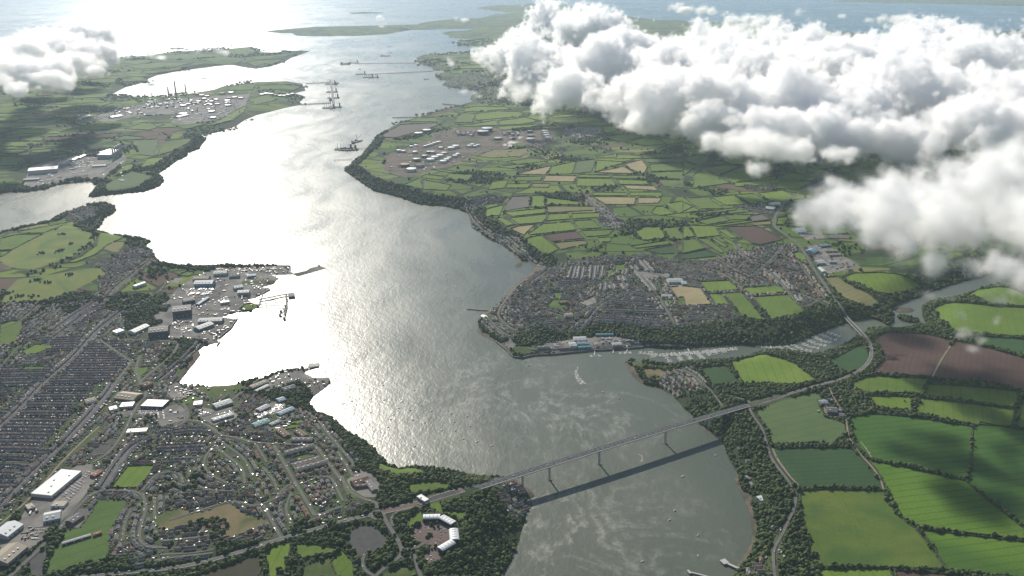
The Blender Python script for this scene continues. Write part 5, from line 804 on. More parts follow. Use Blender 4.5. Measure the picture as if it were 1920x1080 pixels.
tk = [(435, 762, 23, 'pair of big tanks on the hill, the left one', 'metal_white', 'concrete_dark', 22), (482, 745, 23, 'pair of big tanks on the hill, the right one', 'metal_white', 'concrete_dark', 22), (395, 962, 27, 'brilliant white tank nearest the shore', 'metal_white', 'metal_white', 17), (358, 935, 25, 'rust red tank above the nearest white one', 'rust_red', 'steel_dark', 15), (444, 938, 26, 'dull red-brown topped tank beside the white one', 'tile_brown', 'render_grey', 15),
      (502, 905, 22, 'white tank at the front of the middle group', 'metal_white', 'metal_white', 15), (526, 892, 20, 'white tank second in the middle group', 'metal_white', 'metal_white', 15), (555, 882, 20, 'white tank third in the middle group', 'metal_white', 'metal_white', 15), (573, 915, 18, 'white tank at the front of the right group', 'metal_white', 'metal_white', 14), (592, 905, 16, 'white tank second in the right group', 'metal_white', 'metal_white', 14), (607, 895, 14, 'white tank third in the right group', 'metal_white', 'metal_white', 13), (640, 883, 14, 'white tank fourth in the right group', 'metal_white', 'metal_white', 13), (655, 874, 13, 'white tank last in the right group', 'metal_white', 'metal_white', 13),
      (618, 842, 20, 'white tank of the upper pair', 'metal_white', 'metal_white', 18), (644, 832, 19, 'right-hand white tank of the upper pair', 'metal_white', 'metal_white', 18), (325, 855, 13, 'small white tank at the left edge', 'metal_white', 'metal_white', 16), (350, 857, 12, 'small white tank second from the left edge', 'metal_white', 'metal_white', 14), (415, 862, 14, 'white tank alone in the left block', 'metal_white', 'metal_white', 14), (425, 905, 20, 'black-sided tank in the left block', 'metal_grey', 'steel_dark', 16), (470, 885, 15, 'dark tank between the white groups', 'metal_grey', 'steel_dark', 14), (493, 862, 13, 'dark tank behind the middle group', 'metal_white', 'steel_dark', 14), (515, 862, 13, 'white tank behind the middle group', 'metal_white', 'metal_white', 14),
      (578, 865, 17, 'pinkish flat-topped tank', 'render_pink', 'render_grey', 10), (560, 838, 12, 'small white tank left of the upper pair', 'metal_white', 'metal_white', 14), (395, 828, 11, 'white tank in the back row, far left', 'metal_white', 'metal_white', 10), (420, 822, 11, 'white tank second in the back row', 'metal_white', 'metal_white', 10), (472, 828, 10, 'white tank third in the back row', 'metal_white', 'metal_white', 12), (490, 822, 10, 'white tank fourth in the back row', 'metal_white', 'metal_white', 12), (508, 818, 10, 'white tank fifth in the back row', 'metal_white', 'metal_white', 12), (525, 810, 12, 'white tank sixth in the back row', 'metal_white', 'metal_white', 12), (547, 803, 14, 'white tank seventh in the back row', 'metal_white', 'metal_white', 10),
      (720, 828, 13, 'white tank in the small right-hand cluster', 'metal_white', 'metal_white', 14), (737, 820, 12, 'upper white tank in the small right-hand cluster', 'metal_white', 'metal_white', 14), (752, 828, 11, 'lower white tank in the small right-hand cluster', 'metal_white', 'metal_white', 12), (768, 822, 11, 'last white tank in the small right-hand cluster', 'metal_white', 'metal_white', 12), (797, 755, 32, 'wide dark gas tank behind the terminal', 'metal_grey', 'steel_dark', 26), (820, 738, 30, 'farther wide gas tank behind the terminal', 'metal_pale', 'steel_dark', 26), (882, 785, 22, 'dark low tank near the steam plume', 'metal_grey', 'steel_dark', 14), (1066, 795, 26, 'pale gas storage tank, left of the pair', 'metal_pale', 'metal_grey', 22),
      (1145, 745, 18, 'grey tank at the top of the right-hand column', 'metal_grey', 'metal_pale', 16), (1150, 757, 18, 'grey tank second in the right-hand column', 'metal_grey', 'metal_pale', 16), (1155, 770, 18, 'grey tank third in the right-hand column', 'metal_grey', 'metal_pale', 16), (1163, 785, 20, 'grey tank at the bottom of the right-hand column', 'metal_grey', 'metal_pale', 18), (1062, 745, 16, 'dark rectangular group tank by the brown block', 'steel_dark', 'steel_dark', 14), (1068, 770, 18, 'dark tank below the brown block', 'steel_dark', 'steel_dark', 14)]
for a in tk: tank(a[0], a[1], a[2], a[3] + ' of the north shore terminal', *a[4:7])
for i, (x, y, r) in enumerate(((1475, 536, 13), (1500, 531, 14), (1525, 533, 13), (1552, 540, 12), (1578, 543, 12), (1600, 543, 11), (1622, 538, 12), (1645, 533, 11), (1095, 585, 14), (1118, 575, 12), (1175, 590, 12), (1190, 575, 11), (1215, 565, 12), (1218, 578, 12), (1222, 590, 13), (1280, 570, 15), (1282, 583, 16), (1283, 597, 17), (1290, 556, 14), (1320, 552, 12), (1355, 556, 12), (1190, 632, 18), (1135, 540, 13), (1110, 533, 12), (1165, 545, 11), (1030, 598, 17), (1060, 590, 12), (1150, 560, 11), (1250, 530, 14), (1200, 667, 16), (1300, 525, 14), (1030, 645, 20))):
    tank(x, y, r, ('rusty' if i % 5 == 3 else 'grey' if i % 5 in (1, 4) else 'pale') + ' oil tank of the far refinery, %s' % ('in the row on the headland' if i < 8 else 'among the tank rows right of the chimneys'), ('metal_pale', 'metal_grey', 'metal_pale', 'rust_red', 'metal_grey')[i % 5], 'metal_grey' if i % 4 else 'metal_dark', 14, A_)
# process plant: lattice of columns and racks, one tangle nobody could count
mb = MB()
for cr, x0, x1, y0, y1, n in ((A_, 820, 1020, 560, 610, 70), (A_, 1000, 1350, 560, 640, 46), (A_, 640, 820, 600, 650, 26), (B_, 640, 760, 750, 770, 10), (B_, 900, 1010, 740, 800, 14)):
    for _ in range(n):
        q = gpt(*cr((lr.uniform(x0, x1), lr.uniform(y0, y1)))[0]); z = ht(*q)
        if lr.random() < .45: mb.cyl((q[0], q[1], z - 1), lr.uniform(1.5, 4), lr.uniform(14, 48), 8, lr.randrange(2))
        else: mb.box((q[0], q[1], z - 1), (lr.uniform(15, 45), lr.uniform(8, 22), lr.uniform(6, 20)), lr.choice((.4, 1.97)), lr.randrange(3))
o = mb.build('process_plant', ['steel_dark', 'metal_grey', 'metal_pale']); o['kind'] = 'stuff'; o['label'] = 'tangle of pipes, columns and sheds between the tanks'

# ---------------------------------------------------------------- jetties
def jetty(name, pts, w, z, label, cr, mat='concrete_dark', head=None, cat='jetty'):
    P = [at0(*p, z) for p in cr(*pts)]; o = thing(name, P[0][0], P[0][1], 0, 0, label, cat); b = P[0]; mb = MB()
    for p, q in zip(P, P[1:]): mb.bar((*(p - b), z - .6), (*(q - b), z - .6), w, 0, 1.2 if w < 14 else 4)
    mb.build('deck', mat, o); L_ = resample(np.array(P), 30 if w < 12 else 24)
    for p in L_[1:300]:
        MB().cyl((*(p - b), -4), .9, z + 3, 6).build('pile', 'steel_dark', o)
    return o, P
def dolphins(px, label, cr, z=6):
    for p in cr(*px):
        q = at0(*p, z); mb = MB(); mb.cyl((0, 0, -4), 7, z + 4, 10); o = mb.build('mooring_dolphin', 'steel_dark'); o.location = (*q, 0); tag(o, label, 'mooring dolphin', 'mooring dolphins off the long jetties')
def armset(px, cr, label, h=24, s=1.0):
    """jetty head: platform with loading arms and a control tower"""
    q = at0(*cr(px)[0], 6); o = thing('loading_berth', q[0], q[1], 0, 0, label, 'jetty'); MB().box((0, 0, 5), (70 * s, 34 * s, 2)).build('platform', 'concrete_dark', o)
    for k in range(5): mb = MB(); x = (-24 + k * 12) * s; mb.bar((x, 0, 7), (x, 0, h), 2); mb.bar((x, 0, h), (x + 6, -16 * s, h * .6), 1.4); mb.build('loading_arm', 'steel_dark', o)
    MB().box((24 * s, 8 * s, 7), (12, 12, h * .6)).build('control_tower', 'metal_grey', o)
    for sx in (-1, 1):
        for sy in (-1, 1): MB().cyl((sx * 30 * s, sy * 13 * s, -5), 2, 10.2, 6).build('pile', 'steel_dark', o)
jetty('long_jetty', ((515, 398), (320, 408), (170, 415), (130, 418)), 24, 7, 'long thin oil jetty from the far town with heads at its end, nearer of two', B_, 'steel_dark'); jetty('long_jetty', ((420, 352), (250, 353), (100, 355), (60, 352)), 28, 7, 'farther long thin oil jetty crossing the channel', B_, 'steel_dark')
for x, y, l_ in ((110, 415, 'left head of the nearer long jetty'), (152, 432, 'middle head of the nearer long jetty'), (180, 434, 'right head of the nearer long jetty'), (22, 362, 'left head of the farther long jetty'), (70, 350, 'right head of the farther long jetty'), (15, 835, 'left head of the terminal jetty'), (42, 838, 'inner head of the terminal jetty')): armset((x, y), B_, l_, 46, 1.9)
jetty('long_jetty', ((1690, 587), (1760, 583), (1860, 578)), 20, 7, 'piled jetty from the far refinery headland to its berths', A_); jetty('berth_walkway', ((1858, 450), (1870, 520), (1875, 590), (1862, 610)), 18, 7, 'line of berths standing out in the sun glitter', A_); jetty('long_jetty', ((1720, 468), (1800, 465), (1855, 462)), 18, 7, 'thin upper pipe jetty from the refinery headland', A_)
for x, y, l_ in ((1862, 470, 'topmost loading head on the line of berths'), (1868, 515, 'second loading head on the line of berths'), (1876, 548, 'third loading head on the line of berths'), (1850, 604, 'lower left loading head of the berths'), (1885, 600, 'lower right loading head of the berths')): armset((x, y), A_, l_, 55, 1.7)
jetty('terminal_jetty', ((160, 828), (90, 838), (20, 845)), 10, 7, 'jetty of the north shore terminal with a coaster alongside', B_); jetty('terminal_jetty', ((62, 893), (0, 897), (-40, 900)), 8, 6, 'lower jetty stub below the terminal', B_)
jetty('small_jetty', ((425, 657), (285, 660)), 16, 6, 'short straight jetty with a block at its end', B_); jetty('small_jetty', ((660, 590), (570, 583)), 18, 6, 'short straight pier farther along the north shore', B_); jetty('stone_jetty', ((828, 664), (770, 660), (708, 655)), 8, 3, 'low stone jetty reaching into the estuary from Neyland', E_, 'concrete_dark')
jetty('harbour_wall', ((660, 493), (790, 515)), 10, 5, 'dark harbour wall of the far docks', B_)
jetty('ferry_jetty', ((1455, 605), (1600, 575), (1655, 568)), 12, 7, 'ferry berth walkway, upper', D_); jetty('ferry_jetty', ((1440, 618), (1540, 608), (1600, 606)), 7, 7, 'ferry berth walkway, middle', D_); jetty('ferry_jetty', ((1445, 634), (1600, 640)), 6, 7, 'ferry berth walkway, lower', D_); jetty('ferry_jetty', ((1610, 575), (1612, 640), (1600, 690)), 6, 7, 'ferry berth cross walkway', D_)
for k, (x, y, l_) in enumerate(((1640, 585, 'big square end of the ferry berth'), (1612, 605, 'middle dolphin of the ferry berth'), (1608, 640, 'ferry berth dolphin below the walkways'), (1602, 665, 'third dolphin down the ferry berth tail'), (1575, 690, 'left dolphin at the ferry berth tail'), (1600, 710, 'lowest dolphin of the ferry berth'), (1580, 670, 'inner dolphin of the ferry berth tail'))):
    q = at0(*D_((x, y))[0], 5); o = thing('berth_dolphin', q[0], q[1], 0, .3, l_, 'dolphin'); s = 24 if k == 0 else 9; MB().box((0, 0, -4), (s, s, 11)).build('block', 'steel_dark', o); MB().box((0, 0, 7.02), (s + 1.5, s + 1.5, .8)).build('deck', 'concrete_dark', o)
for k in range(7): jetty('tail_catwalk', (((1575, 690), (1600, 708)), ((1600, 665), (1578, 690)), ((1608, 640), (1602, 665)), ((1580, 670), (1605, 650)), ((1575, 668), (1575, 690)), ((1612, 585), (1608, 640)), ((1600, 708), (1604, 690)))[k], 2.5, 7, 'thin catwalk between dolphins of the ferry berth, %s' % ('lowest', 'lower left', 'upper right', 'middle')[k], D_, cat='catwalk') if k < 4 else None
jetty('old_pier', ((1690, 1003), (1785, 975)), 8, 4, 'narrow pier running to the square head below the dockyard', D_); q = at0(*D_((1765, 972))[0], 4); MBo = MB().box((0, 0, -4), (34, 26, 8.3), .1).build('pier_head', 'concrete_pale'); MBo.location = (*q, 0); tag(MBo, 'square concrete pier head at the end of the narrow pier', 'pier')
jetty('slip_jetty', ((335, 1045), (290, 1025), (235, 1000)), 6, 4, 'pale jetty with square head at the bottom of the picture', I_, 'concrete_pale'); q = at0(*I_((235, 998))[0], 4); MBo = MB().box((0, 0, 2.4), (14, 16, 2), .4).build('jetty_platform', 'concrete_pale'); MBo.location = (*q, 0); tag(MBo, 'square pale platform of the jetty at the bottom edge', 'platform')
jetty('slip_jetty', ((150, 1085), (90, 1068), (35, 1055)), 3.5, 3, 'thin white landing stage in the bottom edge of the picture', I_, 'concrete_pale'); q = at0(*I_((36, 1056))[0], 3); MBo = MB().box((0, 0, 1.6), (5, 12, 2), .3).build('jetty_platform', 'concrete_pale'); MBo.location = (*q, 0); tag(MBo, 'small white platform of the thin landing stage', 'platform')

# quay walls along the working waterfronts
def quay(pts, z, cr, label):
    P = [at0(*p) for p in cr(*pts)]; mb = MB()
    for a, b in zip(P, P[1:]): mb.bar((*a, z / 2 - 1), (*b, z / 2 - 1), 3, 0, z + 2)
    o = mb.build('quay_wall', 'concrete_dark'); tag(o, label, 'quay wall')
quay(((970, 932), (1020, 936), (1080, 921), (1200, 916), (1400, 896), (1500, 891), (1640, 881), (1700, 876)), 5.5, E_, 'long dark quay wall in front of the boat yard'); quay(((1222, 868), (1236, 848), (1230, 828), (1300, 769), (1336, 714)), 5.5, D_, 'sheer quay edge of the lower dockyard'); quay(((1010, 419), (1220, 415), (1400, 417), (1633, 419), (1633, 443)), 5, D_, 'straight outer wall of the dockyard'); quay(((870, 845), (930, 893), (965, 930)), 4, E_, 'slipway wall by the boat park'); quay(((1455, 650), (1480, 573), (1520, 551)), 4, D_, 'quay edge beside the ferry ramp')

# ---------------------------------------------------------------- ships and boats
def ship(px, cr, l, w, rz, label, hull='hull_blue', crane=False):
    q = at0(*cr(px)[0]); o = thing('cargo_ship', q[0], q[1], 0, rz, label, 'ship'); V = []; n = 9
    for z, k in ((-1.5, .86), (l * .055, 1)):
        for s in (1, -1):
            rr = range(n) if s == 1 else range(n - 1, -1, -1)
            for i in rr:
                t = i / (n - 1); V.append(((t - .5) * l * k, s * w / 2 * k * min(1, (1 - t) * 3.2) ** .6 * min(1, .75 + t * 2), z))
    m = 2 * n; mb = MB(); mb.add(V, [(i, (i + 1) % m, m + (i + 1) % m, m + i) for i in range(m)] + [tuple(range(m, 2 * m))]); mb.build('hull', hull, o)
    dk = l * .055; mb = MB(); mb.box((-l * .38, 0, dk), (l * .12, w * .8, l * .09)); mb.box((-l * .38, 0, dk + l * .09), (l * .07, w, l * .025)); s_ = mb.build('superstructure', 'hull_white', o); MB().cyl((-l * .44, 0, dk + l * .08), w * .1, l * .07, 8).build('funnel', 'stack_red', s_)
    for k in range(4): MB().box((-l * .22 + k * l * .15, 0, dk + .01), (l * .12, w * .6, 1.6)).build('hatch', 'rust_red', o)
    MB().bar((l * .4, 0, dk), (l * .4, 0, dk + l * .12), .8).build('mast', 'steel_dark', o)
    return o
ship((88, 800), B_, 120, 20, 1.0, 'dark cargo ship moored off the north shore terminal', 'steel_dark'); ship((45, 835), B_, 110, 18, .9, 'second dark ship lying along the terminal jetty', 'hull_blue'); ship((1868, 560), A_, 150, 24, 1.45, 'tanker at the middle of the berths in the sun glitter', 'steel_dark'); ship((1895, 470), A_, 170, 28, 1.5, 'tanker at the upper right berth', 'steel_dark'); ship((248, 316), B_, 150, 24, .1, 'small dark ship out in the far channel', 'steel_dark'); ship((275, 297), B_, 60, 12, .2, 'tiny dark vessel beyond the far channel ship', 'steel_dark'); ship((105, 390), B_, 60, 12, 1.2, 'tug between the two long jetties', 'steel_dark'); ship((480, 446), B_, 70, 14, .1, 'small vessel off the far town point', 'steel_dark'); ship((27, 360), B_, 180, 28, .7, 'tanker beside the farther long jetty', 'steel_dark')
def drill(px, cr, label):
    q = at0(*cr(px)[0]); o = thing('crane_barge', q[0], q[1], 0, .3, label, 'crane barge'); MB().box((0, 0, -1), (60, 26, 7)).build('hull', 'steel_dark', o); mb = MB()
    for a in (-3, 3):
        for b in (-3, 3): mb.bar((-12 + a, b, 6), (-12 + a * .3, b * .3, 46), 1)
    mb.build('lattice_tower', 'steel_dark', o); MB().bar((-8, 0, 12), (30, 0, 50), 1.6).build('jib', 'steel_dark', o); MB().box((-20, 0, 6), (10, 14, 10)).build('cabin', 'metal_grey', o)
drill((97, 790), B_, 'crane barge with raised jib off the terminal')
# leisure craft
def boat_meshes(sail, hullm, l=9.0):
    w = l * .32; V = []; n = 7
    for z, k in ((-.3, .8), (.95, 1)):
        for s in (1, -1):
            for i in (range(n) if s == 1 else range(n - 1, -1, -1)): t = i / (n - 1); V.append(((t - .5) * l * k, s * w / 2 * k * min(1, (1 - t) * 2.6) ** .7 * (.8 + .2 * min(1, t * 3)), z + .25 * t * (k == 1)))
    m = 2 * n; hull = MB(); hull.add(V, [(i, (i + 1) % m, m + (i + 1) % m, m + i) for i in range(m)]); dk = MB(); dk.add(V[m:], [tuple(range(m))]); cab = MB().box((.2, 0, 1.05), (l * .42, w * .62, .75 if sail else 1.5), 0, 0, (.75, .8)); ms = None
    if sail: ms = MB(); ms.bar((l * .08, 0, 1), (l * .08, 0, l * 1.25), .22); ms.bar((l * .06, 0, 2.2), (-l * .36, 0, 2.3), .3)
    return (hull.mesh('hull', [hullm]), dk.mesh('deck', ['hull_white' if hullm != 'hull_white' else 'boat_deck']), cab.mesh('cabin', ['hull_white']), ms.mesh('mast', ['metal_white']) if ms else None)
PROTO = {}
for k, a in {'yw': (1, 'hull_white', 10), 'yb': (1, 'hull_blue', 9.5), 'mw': (0, 'hull_white', 8), 'mb': (0, 'hull_blue', 7.5), 'yl': (1, 'hull_white', 13)}.items(): PROTO[k] = boat_meshes(*a)
nboat = [0]
def boat(x, y, rz, k, label, group, z=0.0):
    if group and ('tide' in group or 'middle reach' in group or 'lone' in group or 'off the right' in group): label = {'yw': 'white sailing boat', 'yb': 'blue-hulled sailing boat', 'mw': 'white motor boat', 'mb': 'blue-hulled motor boat', 'yl': 'long white yacht'}[k] + ' lying on the open water ' + where(*projv([[x, y, 0.]])[0])
    elif k[1] == 'b' and group: label = label.replace('yacht', 'blue-hulled yacht').replace('boat laid', 'blue-hulled boat laid')
    elif k[0] == 'm' and group: label = label.replace('yacht', 'white motor cruiser')
    nboat[0] += 1
    o = thing('sailing_yacht' if k[0] == 'y' else 'motor_boat', x, y, z, rz, label, 'yacht' if k[0] == 'y' else 'boat', group)
    for nm, me in zip(('hull', 'deck', 'cabin', 'mast'), PROTO[k]):
        if me: c = bpy.data.objects.new(nm, me); COL.objects.link(c); c.parent = o
for i, (x, y) in enumerate(((448, 121), (508, 150), (617, 165), (708, 182), (637, 213), (725, 238), (642, 263), (688, 308), (763, 324), (848, 347), (388, 148), (322, 135), (403, 202), (470, 218), (277, 199), (165, 161), (295, 172), (263, 242), (413, 352), (567, 258), (100, 84), (83, 117), (60, 97), (12, 112), (168, 83), (116, 220), (240, 90), (340, 100), (410, 35), (235, 8), (1472, 44), (1560, 82), (1875, 713), (1845, 766), (1693, 999), (1918, 520))):
    q = at0(*H_((x, y))[0]); big = x > 1600; boat(*q, .5 + lr.uniform(-.15, .15), lr.choice(('yw', 'yb', 'mw', 'mb')) if not big else 'mw', 'boat swinging on its mooring in the glittering tide upstream of the quay' if not big else 'white motor boat moored alone in calm grey-green water by the bridge', 'boats moored in the glittering tide' if not big else 'lone boats on the calm water')
    if big:
        pass
for x, y in ((3, 521), (86, 852), (86, 967), (185, 402), (130, 600)): q = at0(*I_((x, y))[0]); boat(*q, lr.uniform(0, 3), 'mw', 'small white boat moored off the wooded right bank', 'small boats off the right bank') if y != 600 else None
for x, y in ((1055, 972), (228, 250), (282, 345), (272, 545), (168, 647), (515, 567), (750, 527), (588, 492), (600, 465), (133, 522), (155, 490), (158, 505), (262, 812), (523, 205), (555, 85), (360, 118), (130, 530), (640, 530), (645, 590), (722, 555)): q = at0(*E_((x, y))[0]); boat(*q, lr.uniform(0, 3), lr.choice(('mb', 'yb', 'mw')), 'small craft out on the open middle reach of the estuary', 'small craft on the middle reach')
q = at0(*E_((1330, 990))[0]); boat(*q, 1.9, 'mw', 'motor boat leaving a curved white wake off the marina mouth', None)
# wakes are foam lying on the water
def wake(pts, cr, w0, w1):
    P = resample(smooth_line(np.array([at0(*p) for p in cr(*pts)])), 12); nn, _ = normals(P); n = len(P); V = []
    for i in range(n): w = w0 + (w1 - w0) * i / n; V += [(*(P[i] + nn[i] * w / 2), .02), (*(P[i] - nn[i] * w / 2), .02)]
    o = mesh_from('boat_wake', V, [(2 * i, 2 * i + 1, 2 * i + 3, 2 * i + 2) for i in range(n - 1)], ['wake_foam']); o['kind'] = 'stuff'
m, nt, out = newmat('wake_foam'); p = objpos(nt); f = ramp(nt, noise(nt, p, .12, 4, .7), [(.42, 0), (.62, 1)]); tr = nt.nodes.new('ShaderNodeBsdfTransparent'); df = nt.nodes.new('ShaderNodeBsdfDiffuse'); df.inputs[0].default_value = (.6, .6, .58, 1); ms = nt.nodes.new('ShaderNodeMixShader'); L(nt, f, ms.inputs[0]); L(nt, tr.outputs[0], ms.inputs[1]); L(nt, df.outputs[0], ms.inputs[2]); L(nt, ms.outputs[0], out.inputs[0])
wake(((1332, 988), (1318, 1010), (1325, 1040), (1360, 1080)), E_, 3, 22); wake(((1665, 392), (1690, 400), (1695, 415), (1685, 440)), H_, 2, 5); wake(((130, 760), (160, 735), (185, 700)), B_, 10, 30); wake(((1818, 360), (1850, 368), (1885, 376)), A_, 10, 40); wake(((580, 88), (540, 100), (495, 112)), E_, 4, 12)
# marina pontoons and berths
ORD = ['first', 'second', 'third', 'fourth', 'fifth', 'sixth', 'seventh', 'eighth', 'ninth']; mcount = {}
def marina(main, cr, label, fingers, flen, kinds, grp, side=(1, -1)):
    if 'row of' in label or 'cross pontoon of' in label: mcount[label] = mcount.get(label, 0) + 1; label = ORD[mcount[label] - 1] + ' ' + label + ', counted from the left'
    P = np.array([at0(*p) for p in cr(*main)]); o = thing('marina_pontoon', *P[0], 0, 0, label, 'pontoon'); b = P[0]; mb = MB()
    for p, q in zip(P, P[1:]): mb.bar((*(p - b), .4), (*(q - b), .4), 2.6, 0, .6)
    mb.build('walkway', 'concrete_pale', o); Lp = resample(P, fingers); nn, T = normals(Lp)
    for i, p in enumerate(Lp):
        for s in side:
            e = p + nn[i] * s * flen; MB().bar((*(p - b), .35), (*(e - b), .35), 1.0, 0, .4).build('finger', 'concrete_pale', o)
            for dd in (-1, 1):
                if lr.random() < .88 and flen < 16:
                    c = p + nn[i] * s * (flen * .62) + T[i] * dd * 2.8; boat(c[0], c[1], math.atan2(*(nn[i] * s)[::-1]) + (0 if lr.random() < .5 else math.pi) , lr.choice(kinds), grp[0], grp[1])
g1 = ('yacht berthed at the white pontoons of the outer marina', 'boats at the outer marina pontoons'); g2 = ('yacht in the tight rows of the inner marina below the creek bridge', 'boats at the inner marina pontoons')
marina(((1680, 905), (1790, 918), (1925, 910), (2040, 902), (2220, 882)), E_, 'long main pontoon of the outer marina', 13, 11, ('yw', 'yw', 'mw', 'yl'), g1)
for a in (((20, 905), (45, 940)), ((75, 900), (115, 938)), ((130, 893), (155, 920)), ((170, 888), (190, 912)), ((215, 884), (235, 903))): marina(a, F_, 'cross pontoon of the outer marina', 11, 9, ('yw', 'mw', 'yb'), g1)
marina(((1740, 900), (1755, 930)), E_, 'left cross pontoon of the outer marina', 12, 9, ('yw', 'mw'), g1); marina(((1820, 925), (1850, 955)), E_, 'lower left cross pontoon of the outer marina', 12, 9, ('yw', 'mw'), g1); marina(((1885, 915), (1915, 950)), E_, 'middle cross pontoon of the outer marina', 12, 9, ('yw', 'mw'), g1)
marina(((420, 870), (470, 872), (515, 878)), F_, 'white pontoon at the narrows between the two marinas', 10, 9, ('yw', 'mw'), g1); marina(((1405, 925), (1455, 922)), E_, 'floating landing stage in front of the boat yard', 16, 7, ('mw', 'mb'), ('boat tied to the floating landing stage by the boat yard', 'boats at the landing stage')); marina(((1570, 908), (1625, 906)), E_, 'short pontoon beside the marina gangway', 14, 7, ('mw', 'mb'), ('boat tied to the short gangway pontoon', 'boats at the gangway pontoon'))
for a in (((540, 872), (600, 905), (650, 912)), ((580, 868), (640, 898), (690, 905)), ((620, 862), (680, 888), (720, 895)), ((660, 848), (715, 872), (760, 880)), ((700, 832), (750, 856), (800, 865)), ((740, 815), (790, 840), (830, 848)), ((780, 802), (830, 825), (860, 830)), ((815, 790), (860, 805), (885, 812))): marina(a, F_, 'pontoon row of the inner marina below the creek bridge', 13, 9, ('yw', 'yw', 'yb', 'mw'), g2)
for (a, cr), gl in zip(((((1425, 890), (1425, 918)), E_), (((1528, 880), (1530, 905)), E_), (((1612, 880), (1600, 905)), E_), (((490, 855), (500, 878)), F_), (((28, 876), (40, 905)), F_)), ('in front of the teal sheds', 'left of the grey clubhouse', 'right of the grey clubhouse', 'at the narrows between the marinas', 'at the middle of the outer marina')): jetty('gangway', a, 2.2, 2.4, 'sloping gangway down to the pontoons ' + gl, cr, 'metal_white', cat='gangway')
# boats stored ashore on the boat yard
ns = 0
while ns < 90:
    x, y = lr.uniform(1180, 1690), lr.uniform(822, 878)
    if 1270 < x < 1415 and y > 825 or (lr.random() < .2): continue
    q = gpt(*E_((x, y))[0])
    if occ(*q) in (1,): boat(q[0], q[1], .2 + lr.uniform(-.1, .1) + (3.14 if ns % 2 else 0), lr.choice(('yw', 'yw', 'mw', 'yb')), 'boat laid up ashore on the yard by the marina', 'boats laid up ashore', ht(*q) + 1.0); OCC[int((q[1] - OY) / OS), int((q[0] - OX) / OS)] = 5
    ns += 1

# stacked goods, skips, containers and plant on the working yards
mb = MB(); gm = ['metal_dark', 'metal_blue', 'rust_red', 'metal_grey', 'timber', 'tile_brown', 'metal_pale']
for cr, x0, x1, y0, y1, n in ((D_, 930, 1560, 440, 720, 330), (D_, 950, 1320, 720, 830, 120), (D_, 1220, 1630, 425, 450, 90), (G_, 60, 230, 700, 960, 50), (G_, 950, 1340, 20, 230, 60), (G_, 1400, 1640, 90, 250, 70), (G_, 1440, 1860, -60, 20, 70), (F_, 640, 980, 230, 450, 150), (E_, 1100, 1700, 820, 880, 60), (A_, 180, 700, 870, 1040, 120), (B_, 260, 960, 780, 960, 150), (I_, 760, 910, 90, 190, 14)):
    for _ in range(n):
        q_ = gpt(*cr((lr.uniform(x0, x1), lr.uniform(y0, y1)))[0])
        if 0 <= (q_[0] - OX) / OS < ow and 0 <= (q_[1] - OY) / OS < oh_ and occ(*q_) != 1: continue
        f_ = 1 if q_[1] < 4500 else 2.2; mb.box((*q_, ht(*q_) + .1), (lr.uniform(3, 13) * f_, lr.uniform(2.4, 4) * f_, lr.uniform(1.2, 4.5)), lr.choice((.2, 1.77)) + lr.uniform(-.1, .1), lr.randrange(7))
o = mb.build('yard_goods', gm); o['kind'] = 'stuff'; o['label'] = 'stacked goods, containers and plant on the working yards'
# ---------------------------------------------------------------- houses
EXT = []
HV = []                                          # x, y, rot, length, width, wall h, roof h, wall mat, roof mat, two-house flag
hr = random.Random(11)
def try_house(x, y, rz, l, w, h, rh, wm, rm, defer=None, rear=0):
    ca, sa = math.cos(rz), math.sin(rz); cells = []
    test = [(-l * .35, 0), (l * .35, 0), (-l * .35, rear * w * .4), (l * .35, rear * w * .4)] if rear else [(p * l * .42, q * w * .42) for p in (-1, 0, 1) for q in (-1, 0, 1)]
    for a, b in test:
        i, j = int((x + a * ca - b * sa - OX) / OS), int((y + a * sa + b * ca - OY) / OS)
        if not (0 <= i < ow and 0 <= j < oh_): return False
        if OCC[j, i] not in (0, 3): return False
        cells.append((j, i))
    if defer is None:
        for c in cells: OCC[c] = 5
    else: defer.extend(cells)
    HV.append((x, y, rz, l, w, h, rh, wm, rm)); return True
RM = ('slate', 'slate', 'tile_grey', 'tile_brown', 'tile_grey', 'slate', 'tile_red'); WM = ('render_white', 'render_cream', 'render_grey', 'brick', 'render_white', 'render_pink', 'render_cream')
